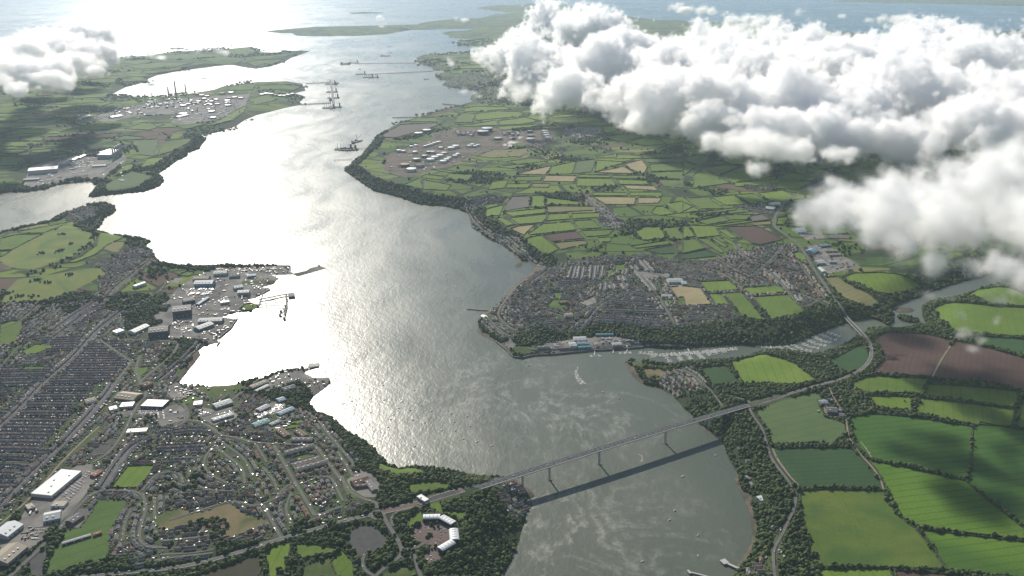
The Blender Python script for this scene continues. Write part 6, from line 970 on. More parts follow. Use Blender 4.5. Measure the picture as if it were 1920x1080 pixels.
for P, w, hs in RW:
    if not hs or P[:, 1].mean() > 6800: continue
    rm0 = hr.choice(RM); Pd = resample(P, 1.5); nn, T = normals(Pd)
    for sd in (-1, 1):
        s = 5.0; terr = hs == 2; wm = hr.choice(WM); df = []
        while s < len(Pd) * 1.5 - 6:
            i = int(s / 1.5)
            if i >= len(Pd): break
            rz = math.atan2(T[i][1], T[i][0])
            if terr:
                l, wd = 6.4, 9.0; off = w / 2 + 2.2 + wd / 2; c = Pd[i] + nn[i] * sd * off; ok_ = try_house(c[0], c[1], rz, l, wd, 6.0, 2.8, hr.choice(('render_white', 'render_cream', 'render_grey', 'render_grey', 'render_pink')), 'slate' if hr.random() < .8 else 'tile_grey', df, sd)
                if ok_ and hr.random() < .6: e_ = Pd[i] + nn[i] * sd * (off + wd / 2 + 2.4); EXT.append((e_[0], e_[1], rz, 3.2, 5.0, hr.choice((3.0, 5.0)), hr.choice(('render_white', 'render_grey', 'slate', 'tile_grey', 'render_cream'))))
                s += l + .02 if hr.random() < .97 else l + 5
            else:
                k = hr.random(); l, wd, hh = ((13, 8.5, 5.2) if k < .45 else (9.5, 8, 5.2) if k < .75 else (14, 8.5, 2.8)); off = w / 2 + 6 + wd / 2 + hr.uniform(-.5, 1); c = Pd[i] + nn[i] * sd * off
                try_house(c[0], c[1], rz + (math.pi / 2 if hr.random() < .12 else 0), l, wd, hh, 2.6, wm if hr.random() < .6 else hr.choice(WM), rm0 if hr.random() < .7 else hr.choice(RM)); s += l + hr.uniform(2.5, 5)
        for c in df: OCC[c] = 5
# infill of back streets, lined up with the nearest road
RP = np.concatenate([resample(P, 20) for P, w, h in RW if P[:, 1].mean() < 6900]); RHs = np.concatenate([np.full(len(resample(P, 20)), h) for P, w, h in RW if P[:, 1].mean() < 6900]); RTn = np.concatenate([normals(resample(P, 20))[1] for P, w, h in RW if P[:, 1].mean() < 6900])
tj, ti = np.where(OCC == 3); sel = rng.permutation(len(tj))[:60000]
for j, i in zip(tj[sel], ti[sel]):
    if OCC[j, i] != 3: continue
    x, y = OX + (i + .5) * OS, OY + (j + .5) * OS; d = (RP[:, 0] - x) ** 2 + (RP[:, 1] - y) ** 2; k = int(d.argmin())
    if d[k] < (36 if RHs[k] == 2 else 24) ** 2 or hr.random() < .12: continue
    a, b = max(0, j - 1), max(0, i - 1)
    if (OCC[a:j + 2, b:i + 2] == 5).sum() > 0: continue
    try_house(x, y, math.atan2(RTn[k][1], RTn[k][0]) + (math.pi / 2 if hr.random() < .15 else 0), hr.choice((9, 12, 14)), 8, hr.choice((5.2, 5.2, 2.8)), 2.3, hr.choice(WM), hr.choice(RM))
# sheds, garages and greenhouses in the gardens
SHD = []
tj, ti = np.where(OCC == 3); sel = rng.permutation(len(tj))[:6000]
for j, i in zip(tj[sel], ti[sel]):
    x, y = OX + (i + hr.random()) * OS, OY + (j + hr.random()) * OS; SHD.append((x, y, hr.uniform(0, 3.14), hr.uniform(2.5, 6), hr.uniform(2, 3.2), hr.choice((2.2, 2.4)), hr.choice(('timber', 'timber', 'tile_brown', 'tile_grey', 'metal_pale', 'slate'))))
HV.sort(key=lambda v: v[0] ** 2 + v[1] ** 2)
zz = hts([(v[0], v[1]) for v in HV]); pxs = projv([(v[0], v[1], z) for v, z in zip(HV, zz)])
inview = [(-10 < p[0] < 1930 and -10 < p[1] < 1090) for p in pxs]
def house_parts(l, w, h, rh):
    wl = MB(); wl.box((0, 0, -2.5), (l, w, h + 2.5)); wl.add([(-l / 2, -w / 2, h), (-l / 2, w / 2, h), (-l / 2, 0, h + rh - .12), (l / 2, -w / 2, h), (l / 2, w / 2, h), (l / 2, 0, h + rh - .12)], [(1, 0, 2), (3, 4, 5)])
    rf = MB(); rf.gable((0, 0, h), (l, w), rh, 0, 0, .35 if l > 6 else .0); ch = MB(); ch.box((l * .3, 0, h + rh - .8), (.9, 1.3, 2.2)); return wl, rf, ch
wn_ = MB()
def windows(l, w, h):
    ws = MB(); ds = MB()
    for s in (-1, 1):
        for k in range(max(2, int(l / 3.2))):
            x = -l / 2 + (k + .5) * l / max(2, int(l / 3.2))
            for z in ((.9, 3.5) if h > 4 else (.9,)):
                if not (s == -1 and k == 1 and z < 1): ws.box((x, s * (w / 2 + .01), z), (1.3, .08, 1.25))
    ds.box((-l / 2 + 1.5 * l / max(2, int(l / 3.2)), -w / 2 - .02, 0), (1.0, .1, 2.1)); return ws, ds
MESHC = {}
def cmesh(key, fn, mats):
    if key not in MESHC: MESHC[key] = fn().mesh(key[0], mats)
    return MESHC[key]
vis = [i for i in range(len(HV)) if inview[i]][:300]; visset = set(vis)
DESC = {'render_white': 'white-walled', 'render_cream': 'cream-walled', 'render_grey': 'grey-walled', 'brick': 'brick', 'render_pink': 'pink-walled', 'slate': 'dark slate roof', 'tile_grey': 'grey tiled roof', 'tile_brown': 'brown tiled roof', 'tile_red': 'red tiled roof'}
for i in vis:
    x, y, rz, l, w, h, rh, wm, rm = HV[i]; p = pxs[i]
    area = 'by the river on the right bank' if p[0] > 1370 else ('in the riverside hamlet under the bridge' if p[0] > 880 else ('in the housing estate at the bottom left' if p[1] > 900 else 'in the streets at lower left'))
    kind = 'bungalow' if h < 4 else ('terraced house' if l < 7 else ('pair of houses' if l > 12 else 'house'))
    o = thing('house', x, y, float(zz[i]), rz, '%s %s with %s %s' % (DESC[wm], kind, DESC[rm], where(*p)), 'house', '%s %ss with %s %s' % (DESC[wm], kind, DESC[rm], area)); wp, rp, cp = house_parts(l, w, h, rh) if ('w', l, w, h) not in MESHC else (None,) * 3
    MESHC[('w', l, w, h)] = 1
    for nm, fn, mt in (('wall', lambda: house_parts(l, w, h, rh)[0], wm), ('roof', lambda: house_parts(l, w, h, rh)[1], rm), ('chimney', lambda: house_parts(l, w, h, rh)[2], 'brick'), ('window', lambda: windows(l, w, h)[0], 'glass_dark'), ('door', lambda: windows(l, w, h)[1], 'metal_dark')):
        me = cmesh((nm, l, w, h, mt), fn, [mt]); c = bpy.data.objects.new(nm, me); COL.objects.link(c); c.parent = o
        if nm == 'window': c['kind'] = 'stuff'
mats_h = ['render_white', 'render_cream', 'render_grey', 'brick', 'render_pink', 'slate', 'tile_grey', 'tile_brown', 'tile_red', 'timber', 'metal_pale', 'metal_white', 'metal_dark']; mi = {m: k for k, m in enumerate(mats_h)}
mb = MB()
for i, v in enumerate(HV):
    if i in visset or not (-250 < pxs[i][0] < 2170 and pxs[i][1] < 1300): continue
    x, y, rz, l, w, h, rh, wm, rm = v; z = float(zz[i]); ca, sa = math.cos(rz), math.sin(rz); X, Y = l / 2, w / 2
    V = [(x + a * ca - b * sa, y + a * sa + b * ca, z + c) for a, b, c in ((-X, -Y, -2), (X, -Y, -2), (X, Y, -2), (-X, Y, -2), (-X, -Y, h), (X, -Y, h), (X, Y, h), (-X, Y, h), (-X, 0, h + rh), (X, 0, h + rh))]
    mb.add(V, [(0, 1, 5, 4), (1, 2, 6, 9, 5), (2, 3, 7, 6), (3, 0, 4, 8, 7)], mi[wm]); mb.add(V, [(4, 5, 9, 8), (6, 7, 8, 9)], mi[rm])
    if hr.random() < .5: mb.box((x + ca * l * .3, y + sa * l * .3, z + h + rh - .6), (.9, 1.2, 1.8), rz, mi['brick'])
o = mb.build('houses', mats_h); o['kind'] = 'stuff'; o['label'] = 'the remaining thousands of houses of the three towns'
mb = MB(); zs = hts([(s[0], s[1]) for s in SHD])
for s, z in zip(SHD, zs): mb.box((s[0], s[1], z - .5), (s[3], s[4], s[5] + .5), s[2], mi[s[6]])
ze = hts([(e[0], e[1]) for e in EXT])
for e, z in zip(EXT, ze): mb.box((e[0], e[1], z - .5), (e[3], e[4], e[5] + .5), e[2], mi[e[6]], (1, 1))
o = mb.build('garden_sheds', mats_h); o['kind'] = 'stuff'; o['label'] = 'sheds, garages and greenhouses in the back gardens'
# far settlements, too small to build house by house
mb = MB()
for cr, x0, x1, y0, y1, n, th in ((B_, 540, 1000, 410, 500, 420, 9), (B_, 760, 1150, 500, 590, 420, 9), (B_, 1255, 1460, 720, 770, 150, 8), (B_, 1050, 1180, 595, 612, 40, 8), (B_, 1390, 1520, 820, 850, 40, 8), (B_, 1100, 1270, 830, 862, 40, 8), (B_, 1040, 1180, 800, 850, 50, 7), (C_, 350, 520, 1040, 1070, 60, 8), (C_, 1140, 1240, 885, 915, 40, 9), (A_, 150, 235, 808, 830, 30, 9), (A_, 440, 790, 590, 665, 110, 12), (A_, 960, 1340, 560, 690, 110, 13), (C_, 200, 280, 1000, 1010, 6, 8), (B_, 890, 950, 985, 1000, 12, 8), (B_, 1280, 1420, 1050, 1080, 14, 9), (B_, 480, 760, 735, 770, 30, 12), (A_, 390, 520, 880, 960, 20, 14), (B_, 790, 820, 500, 560, 20, 8), (A_, 1360, 1520, 290, 310, 30, 10)):
    for _ in range(n):
        q = gpt(*cr((hr.uniform(x0, x1), hr.uniform(y0, y1)))[0]); z = ht(*q)
        if z < .8: continue
        l = hr.uniform(.8, 1.6) * th; w = th * .9; mb.box((*q, z - 1), (l, w, 6), .3 + hr.choice((0, 1.57)) + hr.uniform(-.3, .3), mi[hr.choice(WM)]); mb.gable((*q, z + 5), (l, w), 2.6, .3, mi[hr.choice(RM if th < 12 else ('metal_pale', 'metal_white', 'slate', 'metal_pale'))], .2)
o = mb.build('distant_houses', mats_h); o['kind'] = 'stuff'; o['label'] = 'far villages and industrial sheds in the haze'

# ---------------------------------------------------------------- cars
def car_mesh(name, mt):
    b = MB(); b.box((0, 0, .35), (4.2, 1.78, .62), 0, 0, (.97, .95)); body = b.mesh('body', [mt]); c = MB(); c.box((-.15, 0, .97), (2.3, 1.6, .52), 0, 0, (.72, .86)); cabin = c.mesh('cabin', ['glass_dark']); r = MB(); r.box((-.15, 0, 1.485), (1.6, 1.34, .04)); roof = r.mesh('roof', [mt]); w = MB()
    for sx in (-1.3, 1.3):
        for sy in (-.8, .8): w.box((sx, sy, 0), (.62, .22, .62), 0, 0)
    return (('body', body), ('cabin', cabin), ('roof', roof), ('wheels', w.mesh('wheels', ['tyre'])))
wheel = MB(); wheel.add([(math.cos(a) * .32, s * .11, math.sin(a) * .32 + .32) for s in (-1, 1) for a in np.linspace(0, 6.283, 9)[:-1]], [(k, (k + 1) % 8, 8 + (k + 1) % 8, 8 + k) for k in range(8)] + [tuple(range(8)), tuple(range(15, 7, -1))]); wheel_me = wheel.mesh('wheel', ['tyre'])
CARC = ['car_white', 'car_silver', 'car_black', 'car_blue', 'car_red', 'car_white', 'car_silver', 'car_black']; CM = {c: car_mesh(c, c) for c in set(CARC)}; CN = {'car_white': 'white', 'car_silver': 'silver', 'car_black': 'black', 'car_blue': 'blue', 'car_red': 'red'}
CARS = []                                        # x, y, z, rot, colour, place
def add_car(x, y, rz, place, z=None): CARS.append((x, y, (ht(x, y) if z is None else z), rz, hr.choice(CARC), place))
for s in (22, 60, 75, 118, 141, 190, 240, 262, 300, 346, 372, 420, 466, 505, 540, 600, 640, 702, 760):
    sd = 1 if hr.random() < .5 else -1; q = onb(s0 + s, sd * 2.6); add_car(q[0], q[1], brz + (0 if sd < 0 else math.pi), 'driving across the high bridge', dz_(s0 + s) + .04)
def lot(quad, cr, rows, place, fill=.75, pitch=2.9):
    a, b, c, d = gpts(cr(*quad))
    for r in range(rows):
        t = (r + .5) / rows; p, q = a + (d - a) * t, b + (c - b) * t; l = np.linalg.norm(q - p); rz = math.atan2(*(q - p)[::-1]) + math.pi / 2
        for k in range(int(l / pitch)):
            if hr.random() < fill:
                x, y = p + (q - p) * (k + .5) * pitch / l
                if occ(x, y) in (1, 3, 0): add_car(x, y, rz + hr.uniform(-.04, .04) + (math.pi if hr.random() < .5 else 0), place)
lot(((455, 470), (530, 500), (390, 660), (310, 610)), G_, 12, 'in the superstore car park', .7); lot(((200, 800), (280, 790), (200, 900), (110, 890)), G_, 6, 'in the lower retail park', .6); lot(((770, 150), (900, 150), (890, 180), (790, 172)), G_, 3, 'by the dark-fronted supermarket', .7); lot(((980, 40), (1080, 20), (1110, 60), (1020, 85)), G_, 4, 'in the car park by the shore green', .7); lot(((1430, 150), (1580, 110), (1600, 140), (1450, 190)), G_, 7, 'in the packed yard on the trading estate', .9); lot(((1120, 150), (1200, 160), (1170, 190), (1110, 185)), G_, 3, 'outside the pale ribbed shed', .6); lot(((1210, 170), (1290, 150), (1330, 175), (1240, 200)), G_, 3, 'between the trading estate sheds', .5)
lot(((470, 990), (500, 960), (560, 985), (530, 1005)), H_, 3, 'in the small lower office car park', .6); lot(((850, 60), (880, 200), (940, 200), (930, 140)), G_, 2, 'by the roundabout', .4); lot(((300, 690), (300, 680), (440, 670), (450, 690)), H_, 2, 'queueing at the toll plaza', .5, 7); lot(((340, 640), (420, 620), (425, 640), (350, 660)), H_, 2, 'parked beside the toll plaza', .7); lot(((60, 500), (110, 485), (120, 520), (70, 530)), H_, 2, 'in front of the school', .6)
lot(((1030, 545), (1200, 545), (1200, 575), (1050, 578)), D_, 6, 'in the dockyard compound', .85); lot(((980, 760), (1090, 745), (1040, 800), (975, 800)), D_, 5, 'in the lower dockyard park', .5); lot(((1100, 600), (1180, 590), (1120, 660), (1060, 660)), D_, 4, 'in the ferry yard', .5); lot(((1220, 430), (1500, 430), (1500, 440), (1220, 440)), D_, 2, 'on the outer quay', .5); lot(((885, 835), (950, 830), (970, 860), (930, 880)), E_, 3, 'on the slipway car park', .3); lot(((1420, 875), (1690, 868), (1690, 876), (1420, 884)), E_, 1, 'along the marina quay', .6); lot(((1200, 850), (1270, 850), (1270, 880), (1200, 885)), E_, 3, 'in the boat yard', .5)
for rad, n in ((33, 22), (47, 34), (24, 14)):     # the ring of the office car park
    cc = gpt(*H_((500, 850))[0])
    for k in range(n):
        a = 6.283 * k / n
        if hr.random() < .75: x, y = cc[0] + math.cos(a) * rad * 1.05, cc[1] + math.sin(a) * rad * 1.05; add_car(x, y, a, 'in the ring car park of the curved offices')
for P, w, hs in RW:
    if P[:, 1].mean() > 5200: continue
    Pd = resample(P, 3); nn, T = normals(Pd)
    for i in range(0, len(Pd), 1):
        if hr.random() < (.09 if hs else .03):
            sd = hr.choice((-1, 1)); off = (w / 2 - .6) if hs else w * .2; q = Pd[i] + nn[i] * sd * off; add_car(q[0], q[1], math.atan2(T[i][1], T[i][0]), 'parked along a street' if hs else 'driving on an open road', ht(*q) + .75)
CARS.sort(key=lambda v: (0 if 'bridge' in v[5] else v[0] ** 2 + v[1] ** 2)); cpx = projv([(c[0], c[1], c[2]) for c in CARS]); nc = 0; mats_c = sorted(set(CARC)) + ['glass_dark']; mci = {m: k for k, m in enumerate(mats_c)}; mb = MB()
for c, p in zip(CARS, cpx):
    x, y, z, rz, col, place = c
    if 0 < p[0] < 1920 and 0 < p[1] < 1080 and nc < 300:
        nc += 1; o = thing('parked_car' if 'driving' not in place else 'car', x, y, z + (.12 if 'bridge' not in place else 0), rz, '%s car %s' % (CN[col], place), 'car', '%s cars %s' % (CN[col], place))
        for nm, me in CM[col][:3]: k = bpy.data.objects.new(nm, me); COL.objects.link(k); k.parent = o
        for sx in (-1.3, 1.3):
            for sy in (-.82, .82): k = bpy.data.objects.new('wheel', wheel_me); COL.objects.link(k); k.parent = o; k.location = (sx, sy, 0)
    elif -200 < p[0] < 2100: mb.box((x, y, z + .3), (4.2, 1.8, .7), rz, mci[col]); mb.box((x, y, z + 1.0), (2.2, 1.6, .5), rz, mci['glass_dark'], (.75, .85)); mb.box((x, y, z + 1.5), (1.6, 1.36, .04), rz, mci[col])
o = mb.build('cars', mats_c); o['kind'] = 'stuff'; o['label'] = 'the hundreds of smaller parked and moving cars'
# lorry trailers and containers in the ferry yard
for k in range(26):
    a = gpt(*D_((lr.uniform(1060, 1200), lr.choice((573, 576, 548, 551))))[0]); o = thing('lorry_trailer', a[0], a[1], ht(*a) + .1, 1.35, 'white lorry trailer parked in the dockyard compound', 'trailer', 'lorry trailers in the dockyard'); MB().box((0, 0, 1.2), (12.5, 2.5, 2.8)).build('box', 'hull_white', o); MB().box((-4, 0, 0), (2.6, 2.3, 1.19)).build('bogie', 'tyre', o)
# ---------------------------------------------------------------- hedgerows, one object for every field
HEDGED = set('gltbdcynrve')
hseg = 0
def hedge(P, w, h, label, grp, seed):
    r = np.random.default_rng(seed); n = len(P); nn, _ = normals(P); z = hts(P); V = []
    for off, zz_ in ((-.5, -.3), (-.42, .55), (-.12, .98), (.25, .9), (.46, .5), (.5, -.3)):
        q = P + nn * (off * w * (1 + r.uniform(-.3, .3, (n, 1)))); V.append(np.c_[q, z + zz_ * h * (1 + r.uniform(-.3, .45, n)) if zz_ > 0 else z - .5])
    V = np.stack(V, 1).reshape(-1, 3); F = []
    for i in range(n - 1):
        for k in range(5): a = i * 6 + k; F.append((a, a + 1, a + 7, a + 6))
    o = mesh_from('hedge', V, F, ['hedge_leaves']); tag(o, label, 'hedge', grp); return o
KN = {'g': 'green', 'l': 'pale green', 'b': 'bright green', 'd': 'dark green', 'c': 'deep green', 'y': 'yellow-green', 't': 'tan', 'n': 'straw-coloured', 'r': 'ploughed', 'v': 'grey', 'e': 'fallow'}
def region(x, y):
    if y > 500 and x > 1280: return 'on the right bank'
    if x > 1280: return 'north-east of the harbour town'
    if x > 640: return 'on the north shore'
    return 'at lower left' if y > 600 else 'on the far south shore'
def hedge_ok(P, fi):
    j = np.clip(((P[:, 1] - OY) / OS).astype(int), 0, oh_ - 1); i = np.clip(((P[:, 0] - OX) / OS).astype(int), 0, ow - 1); far = P[:, 1] > OY + oh_ * OS - 5
    return far | ~np.isin(OCC[j, i], (2, 4, 5))
nh = 0
HPTS = []; HL = []
for fi, (k, pts) in enumerate(FIELDS):
    if k not in HEDGED: continue
    pw = gpts(pts); c = pw.mean(0); d = math.hypot(*c); cxy = np.mean(pts, 0)
    if d > 14000: continue
    step = 3.5 if d < 3200 else (7 if d < 6000 else 16); big = 1 if d < 3200 else (1.25 if d < 6000 else 1.8)
    loop = resample(np.r_[pw, pw[:1]], step); ok = hedge_ok(loop, fi); r = random.Random(fi)
    # leave a side out where the next field shares it: run along the whole outline but break at gates
    runs = []; cur = []
    for q, o_ in zip(loop, ok):
        if o_ and r.random() > .006: cur.append(q)
        else:
            if len(cur) > 4: runs.append(cur)
            cur = []
    if len(cur) > 4: runs.append(cur)
    rg_ = region(*cxy); base = None
    for ru in runs:
        P = np.array(ru); P = P + np.random.default_rng(fi).normal(0, .35, P.shape); HL.append((P, 3.4 * big, 2.3 * big, 'dark hedgerow edging a %s field, %s' % (KN[k], where(*projv([[*P.mean(0), 10.]])[0])), 'hedgerows between the fields', fi + nh, nh == 0)); nh += 1
        HPTS.append(P[::3] if d < 3200 else P[::2])
HL.sort(key=lambda a: math.hypot(*a[0].mean(0)) - len(a[0]) * 4); cnt = {}
for a in HL[:290]:
    c = a[0].mean(0); p_ = proj(c[0], c[1], 10); cnt[a[3]] = cnt.get(a[3], 0) + 1
    hedge(a[0], a[1], a[2], a[3], a[4], a[5])
mb = MB()
for a in HL[290:]:
    P = a[0]; nn, _ = normals(P); z = hts(P); w, h = a[1], a[2]; n = len(P); V = []
    for off, k in ((-.5, -.2), (-.3, .9), (.3, 1.0), (.5, -.2)): V.append(np.c_[P + nn * off * w, z + k * h * rng.uniform(.8, 1.3, n)])
    V = np.stack(V, 1).reshape(-1, 3); mb.add(V, [(i * 4 + k, i * 4 + k + 1, i * 4 + k + 5, i * 4 + k + 4) for i in range(n - 1) for k in range(3)])
o = mb.build('distant_hedges', 'hedge_leaves'); o['kind'] = 'stuff'; o['label'] = 'smaller hedgerows of the far fields'
# ---------------------------------------------------------------- trees
def crown_mesh(name, seed, mat, sub=2, squash=.85):
    r = np.random.default_rng(seed); bmx = bmesh.new(); bmesh.ops.create_icosphere(bmx, subdivisions=sub, radius=1.0)
    cs = r.normal(size=(9, 3)); cs /= np.linalg.norm(cs, axis=1)[:, None]
    for v in bmx.verts:
        n = np.array(v.co); b = max(0, max(np.dot(cs, n)) - .55) * .75; s = .74 + b + r.uniform(-.09, .09); v.co = Vector(n * s); v.co.z *= squash
    me = bpy.data.meshes.new(name); bmx.to_mesh(me); bmx.free(); me.materials.append(MATS[mat]); return me
crowns = [crown_mesh('crown', s, 'leaves', 2, .75 + .07 * (s % 4)) for s in range(5)]; bushes = [crown_mesh('bush', 40 + s, 'leaves_light', 1, .7) for s in range(2)]
hid = bpy.data.collections.new('tree_kinds')      # not linked to the scene
for i, me in enumerate(crowns + bushes): o = bpy.data.objects.new('tree_kind', me); hid.objects.link(o)
def scatter(name, P, S_, Z_, label, pick=5):
    """thousands of trees as one object: points that carry a crown each"""
    me = bpy.data.meshes.new(name); n = len(P); me.vertices.add(n); me.vertices.foreach_set('co', np.c_[P, Z_].astype(np.float32).ravel())
    a = me.attributes.new('size', 'FLOAT_VECTOR', 'POINT'); a.data.foreach_set('vector', S_.astype(np.float32).ravel())
    a = me.attributes.new('kind_id', 'INT', 'POINT'); a.data.foreach_set('value', rng.integers(0, pick, n).astype(np.int32) if pick else np.full(n, 5, np.int32) + rng.integers(0, 2, n).astype(np.int32))
    o = link_mesh(name, me); ng = bpy.data.node_groups.new(name, 'GeometryNodeTree'); ng.interface.new_socket('Geometry', in_out='INPUT', socket_type='NodeSocketGeometry'); ng.interface.new_socket('Geometry', in_out='OUTPUT', socket_type='NodeSocketGeometry'); nd = ng.nodes
    gi, go = nd.new('NodeGroupInput'), nd.new('NodeGroupOutput'); ip = nd.new('GeometryNodeInstanceOnPoints'); ci = nd.new('GeometryNodeCollectionInfo'); ci.inputs['Collection'].default_value = hid; ci.inputs['Separate Children'].default_value = True; ci.inputs['Reset Children'].default_value = True
    at = nd.new('GeometryNodeInputNamedAttribute'); at.data_type = 'FLOAT_VECTOR'; at.inputs[0].default_value = 'size'; ak = nd.new('GeometryNodeInputNamedAttribute'); ak.data_type = 'INT'; ak.inputs[0].default_value = 'kind_id'; rv_ = nd.new('FunctionNodeRandomValue'); rv_.data_type = 'FLOAT_VECTOR'; rv_.inputs[0].default_value = (0, 0, 0); rv_.inputs[1].default_value = (0, 0, 6.28)
    K = ng.links.new; K(gi.outputs[0], ip.inputs['Points']); K(ci.outputs[0], ip.inputs['Instance']); ip.inputs['Pick Instance'].default_value = True; K(ak.outputs['Attribute'], ip.inputs['Instance Index']); K(at.outputs['Attribute'], ip.inputs['Scale']); K(rv_.outputs['Value'], ip.inputs['Rotation']); K(ip.outputs[0], go.inputs[0])
    md = o.modifiers.new('trees', 'NODES'); md.node_group = ng; o['kind'] = 'stuff'; o['label'] = label; return o
# near and middle woods: wherever the land is neither field, town, road nor water
jj, ii = np.where(OCC == 0); PX = np.c_[OX + (ii + .5) * OS, OY + (jj + .5) * OS]; D = np.hypot(PX[:, 0], PX[:, 1])
pp = projv(np.c_[PX, np.full(len(PX), 15.)]); inv = (pp[:, 0] > -60) & (pp[:, 0] < 1980) & (pp[:, 1] < 1140)
dens_ = .80 * np.clip(.85 + .7 * sn(PX, 95, 5) + .35 * sn(PX, 31, 8), .12, 1.0) * np.where((PX[:, 1] > 3350) & (segdist(PX, SEG_A, SEG_B) > 90), np.clip(-.3 + 1.5 * sn(PX, 240, 3), .008, 1), 1)
keep = inv & (rng.random(len(PX)) < dens_ * np.clip((2600 / D) ** 1.6, .12, 1)); PT_ = PX[keep] + rng.uniform(-2.5, 2.5, (keep.sum(), 2)); DT = D[keep]
edge = segdist(PT_, SEG_A, SEG_B); k2 = edge > 6; PT_, DT = PT_[k2], DT[k2]
rr = (2.3 + 4.2 * rng.random(len(PT_)) ** 1.8) * np.clip((DT / 2600) ** .6, 1, 2.0) * (1 + .2 * sn(PT_, 60, 2)); zT = hts(PT_)
order = np.argsort(DT); near = order[:300]; rest = order[300:]
trunk_me = MB().cyl((0, 0, 0), .07, 1.0, 6, r2=.045).mesh('trunk', ['bark'])
limb = MB(); [limb.bar((0, 0, .5), (math.cos(a) * .45, math.sin(a) * .45, 1.0), .05) for a in (0, 2.1, 4.2)]; limb_me = limb.mesh('limb', ['bark'])
crown_fine = [crown_mesh('crown', 90 + s, 'leaves', 3, .85) for s in range(4)]
for n_, t in enumerate(near):
    x, y = PT_[t]; r = float(rr[t]); o = thing('tree', x, y, float(zT[t]) - .2, rng.uniform(0, 6.28), 'broadleaf tree in the dense wood nearest the camera', 'tree', 'trees of the nearest woods')
    c = bpy.data.objects.new('crown', crown_fine[n_ % 4]); COL.objects.link(c); c.parent = o; c.scale = (r, r, r * 1.05); c.location = (0, 0, r * 1.25)
    c = bpy.data.objects.new('trunk', trunk_me); COL.objects.link(c); c.parent = o; c.scale = (r * 1.2, r * 1.2, r * 1.2); d = bpy.data.objects.new('limb', limb_me); COL.objects.link(d); d.parent = o; d.scale = (r * 1.2,) * 3
scatter('woodland', PT_[rest], np.c_[rr[rest], rr[rest], rr[rest] * rng.uniform(.85, 1.25, len(rest))], zT[rest] + rr[rest] * .7, 'woods and scrub covering the land between fields and towns')
# hedgerow trees and thickening of the hedges
HP = np.concatenate(HPTS); HP = HP[rng.random(len(HP)) < np.where(np.hypot(*HP.T) < 3200, .06, .22)]; hd = np.hypot(*HP.T); hs_ = rng.uniform(1.6, 3.4, len(HP)) * np.clip(hd / 3600, 1, 2)
HP = HP + rng.normal(0, 1.2, HP.shape); scatter('hedgerow_trees', HP, np.c_[hs_, hs_, hs_], hts(HP) + hs_ * .6, 'small trees and bushes growing in the hedgerows')
# trees and shrubs of streets and gardens
jj, ii = np.where(OCC == 3); k = rng.random(len(jj)) < .27; PX = np.c_[OX + (ii[k] + rng.random(k.sum())) * OS, OY + (jj[k] + rng.random(k.sum())) * OS]; s_ = rng.uniform(1.0, 2.4, len(PX)) * np.where(rng.random(len(PX)) < .14, 1.9, 1) * np.clip(np.hypot(*PX.T) / 3000, 1, 1.6)
big = s_ > 2.6; scatter('garden_trees', PX[big], np.c_[s_[big], s_[big], s_[big] * 1.1], hts(PX[big]) + s_[big] * .8, 'trees standing among the houses'); scatter('garden_shrubs', PX[~big], np.c_[s_[~big], s_[~big], s_[~big]], hts(PX[~big]) + s_[~big] * .4, 'shrubs of the back gardens', 0)
# groves drawn on greens and golf course, and small rough patches
def grove(cr, pts, n, smin, smax, spread):
    out = []
    for x, y in cr(*pts):
        q = gpt(x, y); out += [q + rng.normal(0, spread, 2) for _ in range(n)]
    return np.array(out), rng.uniform(smin, smax, len(out))
GV = [grove(G_, [(850, 590), (800, 610)][:0] + [(1050, 640), (1080, 590), (1110, 520), (1100, 560), (310, 860), (290, 830), (330, 860), (960, 590), (1230, 850), (1240, 900), (1240, 800), (1180, 770), (1120, 790), (1680, 790), (1690, 830), (1640, 1000), (1625, 1040), (1890, 800), (430, 150), (350, 340), (820, 210), (850, 195), (1390, 180), (1280, 230)], 9, 3.5, 6.5, 9), grove(D_, [(350, 237), (245, 342), (400, 292), (330, 335), (345, 330), (500, 290), (480, 310), (460, 325), (430, 350), (400, 375), (300, 415), (330, 425), (190, 500), (210, 495), (260, 510), (120, 585), (190, 585), (390, 465), (80, 590), (45, 570), (520, 260)], 7, 3, 5.5, 9),
      grove(H_, [(360, 950), (380, 960), (210, 745), (490, 850), (590, 670), (620, 670), (680, 680), (530, 790), (620, 790), (290, 880), (370, 1010), (220, 990), (180, 980), (270, 960), (300, 930), (500, 920), (440, 975), (440, 1000)], 7, 2.4, 4.2, 6), grove(I_, [(1000, 110), (970, 130), (950, 100), (940, 60), (970, 50), (1040, 120), (1060, 110), (1300, 100), (1290, 160), (740, 970), (720, 1040), (1130, 60)], 8, 3, 5, 8), grove(E_, [(1280, 660), (1270, 640), (1620, 680), (1560, 640), (1090, 770), (1130, 760), (900, 700), (1650, 700)], 7, 3, 5, 9)]
Pg = np.concatenate([g[0] for g in GV]); sg = np.concatenate([g[1] for g in GV]); scatter('grove_trees', Pg, np.c_[sg, sg, sg * 1.1], hts(Pg) + sg * .8, 'clumps of trees on the golf course, greens and verges')
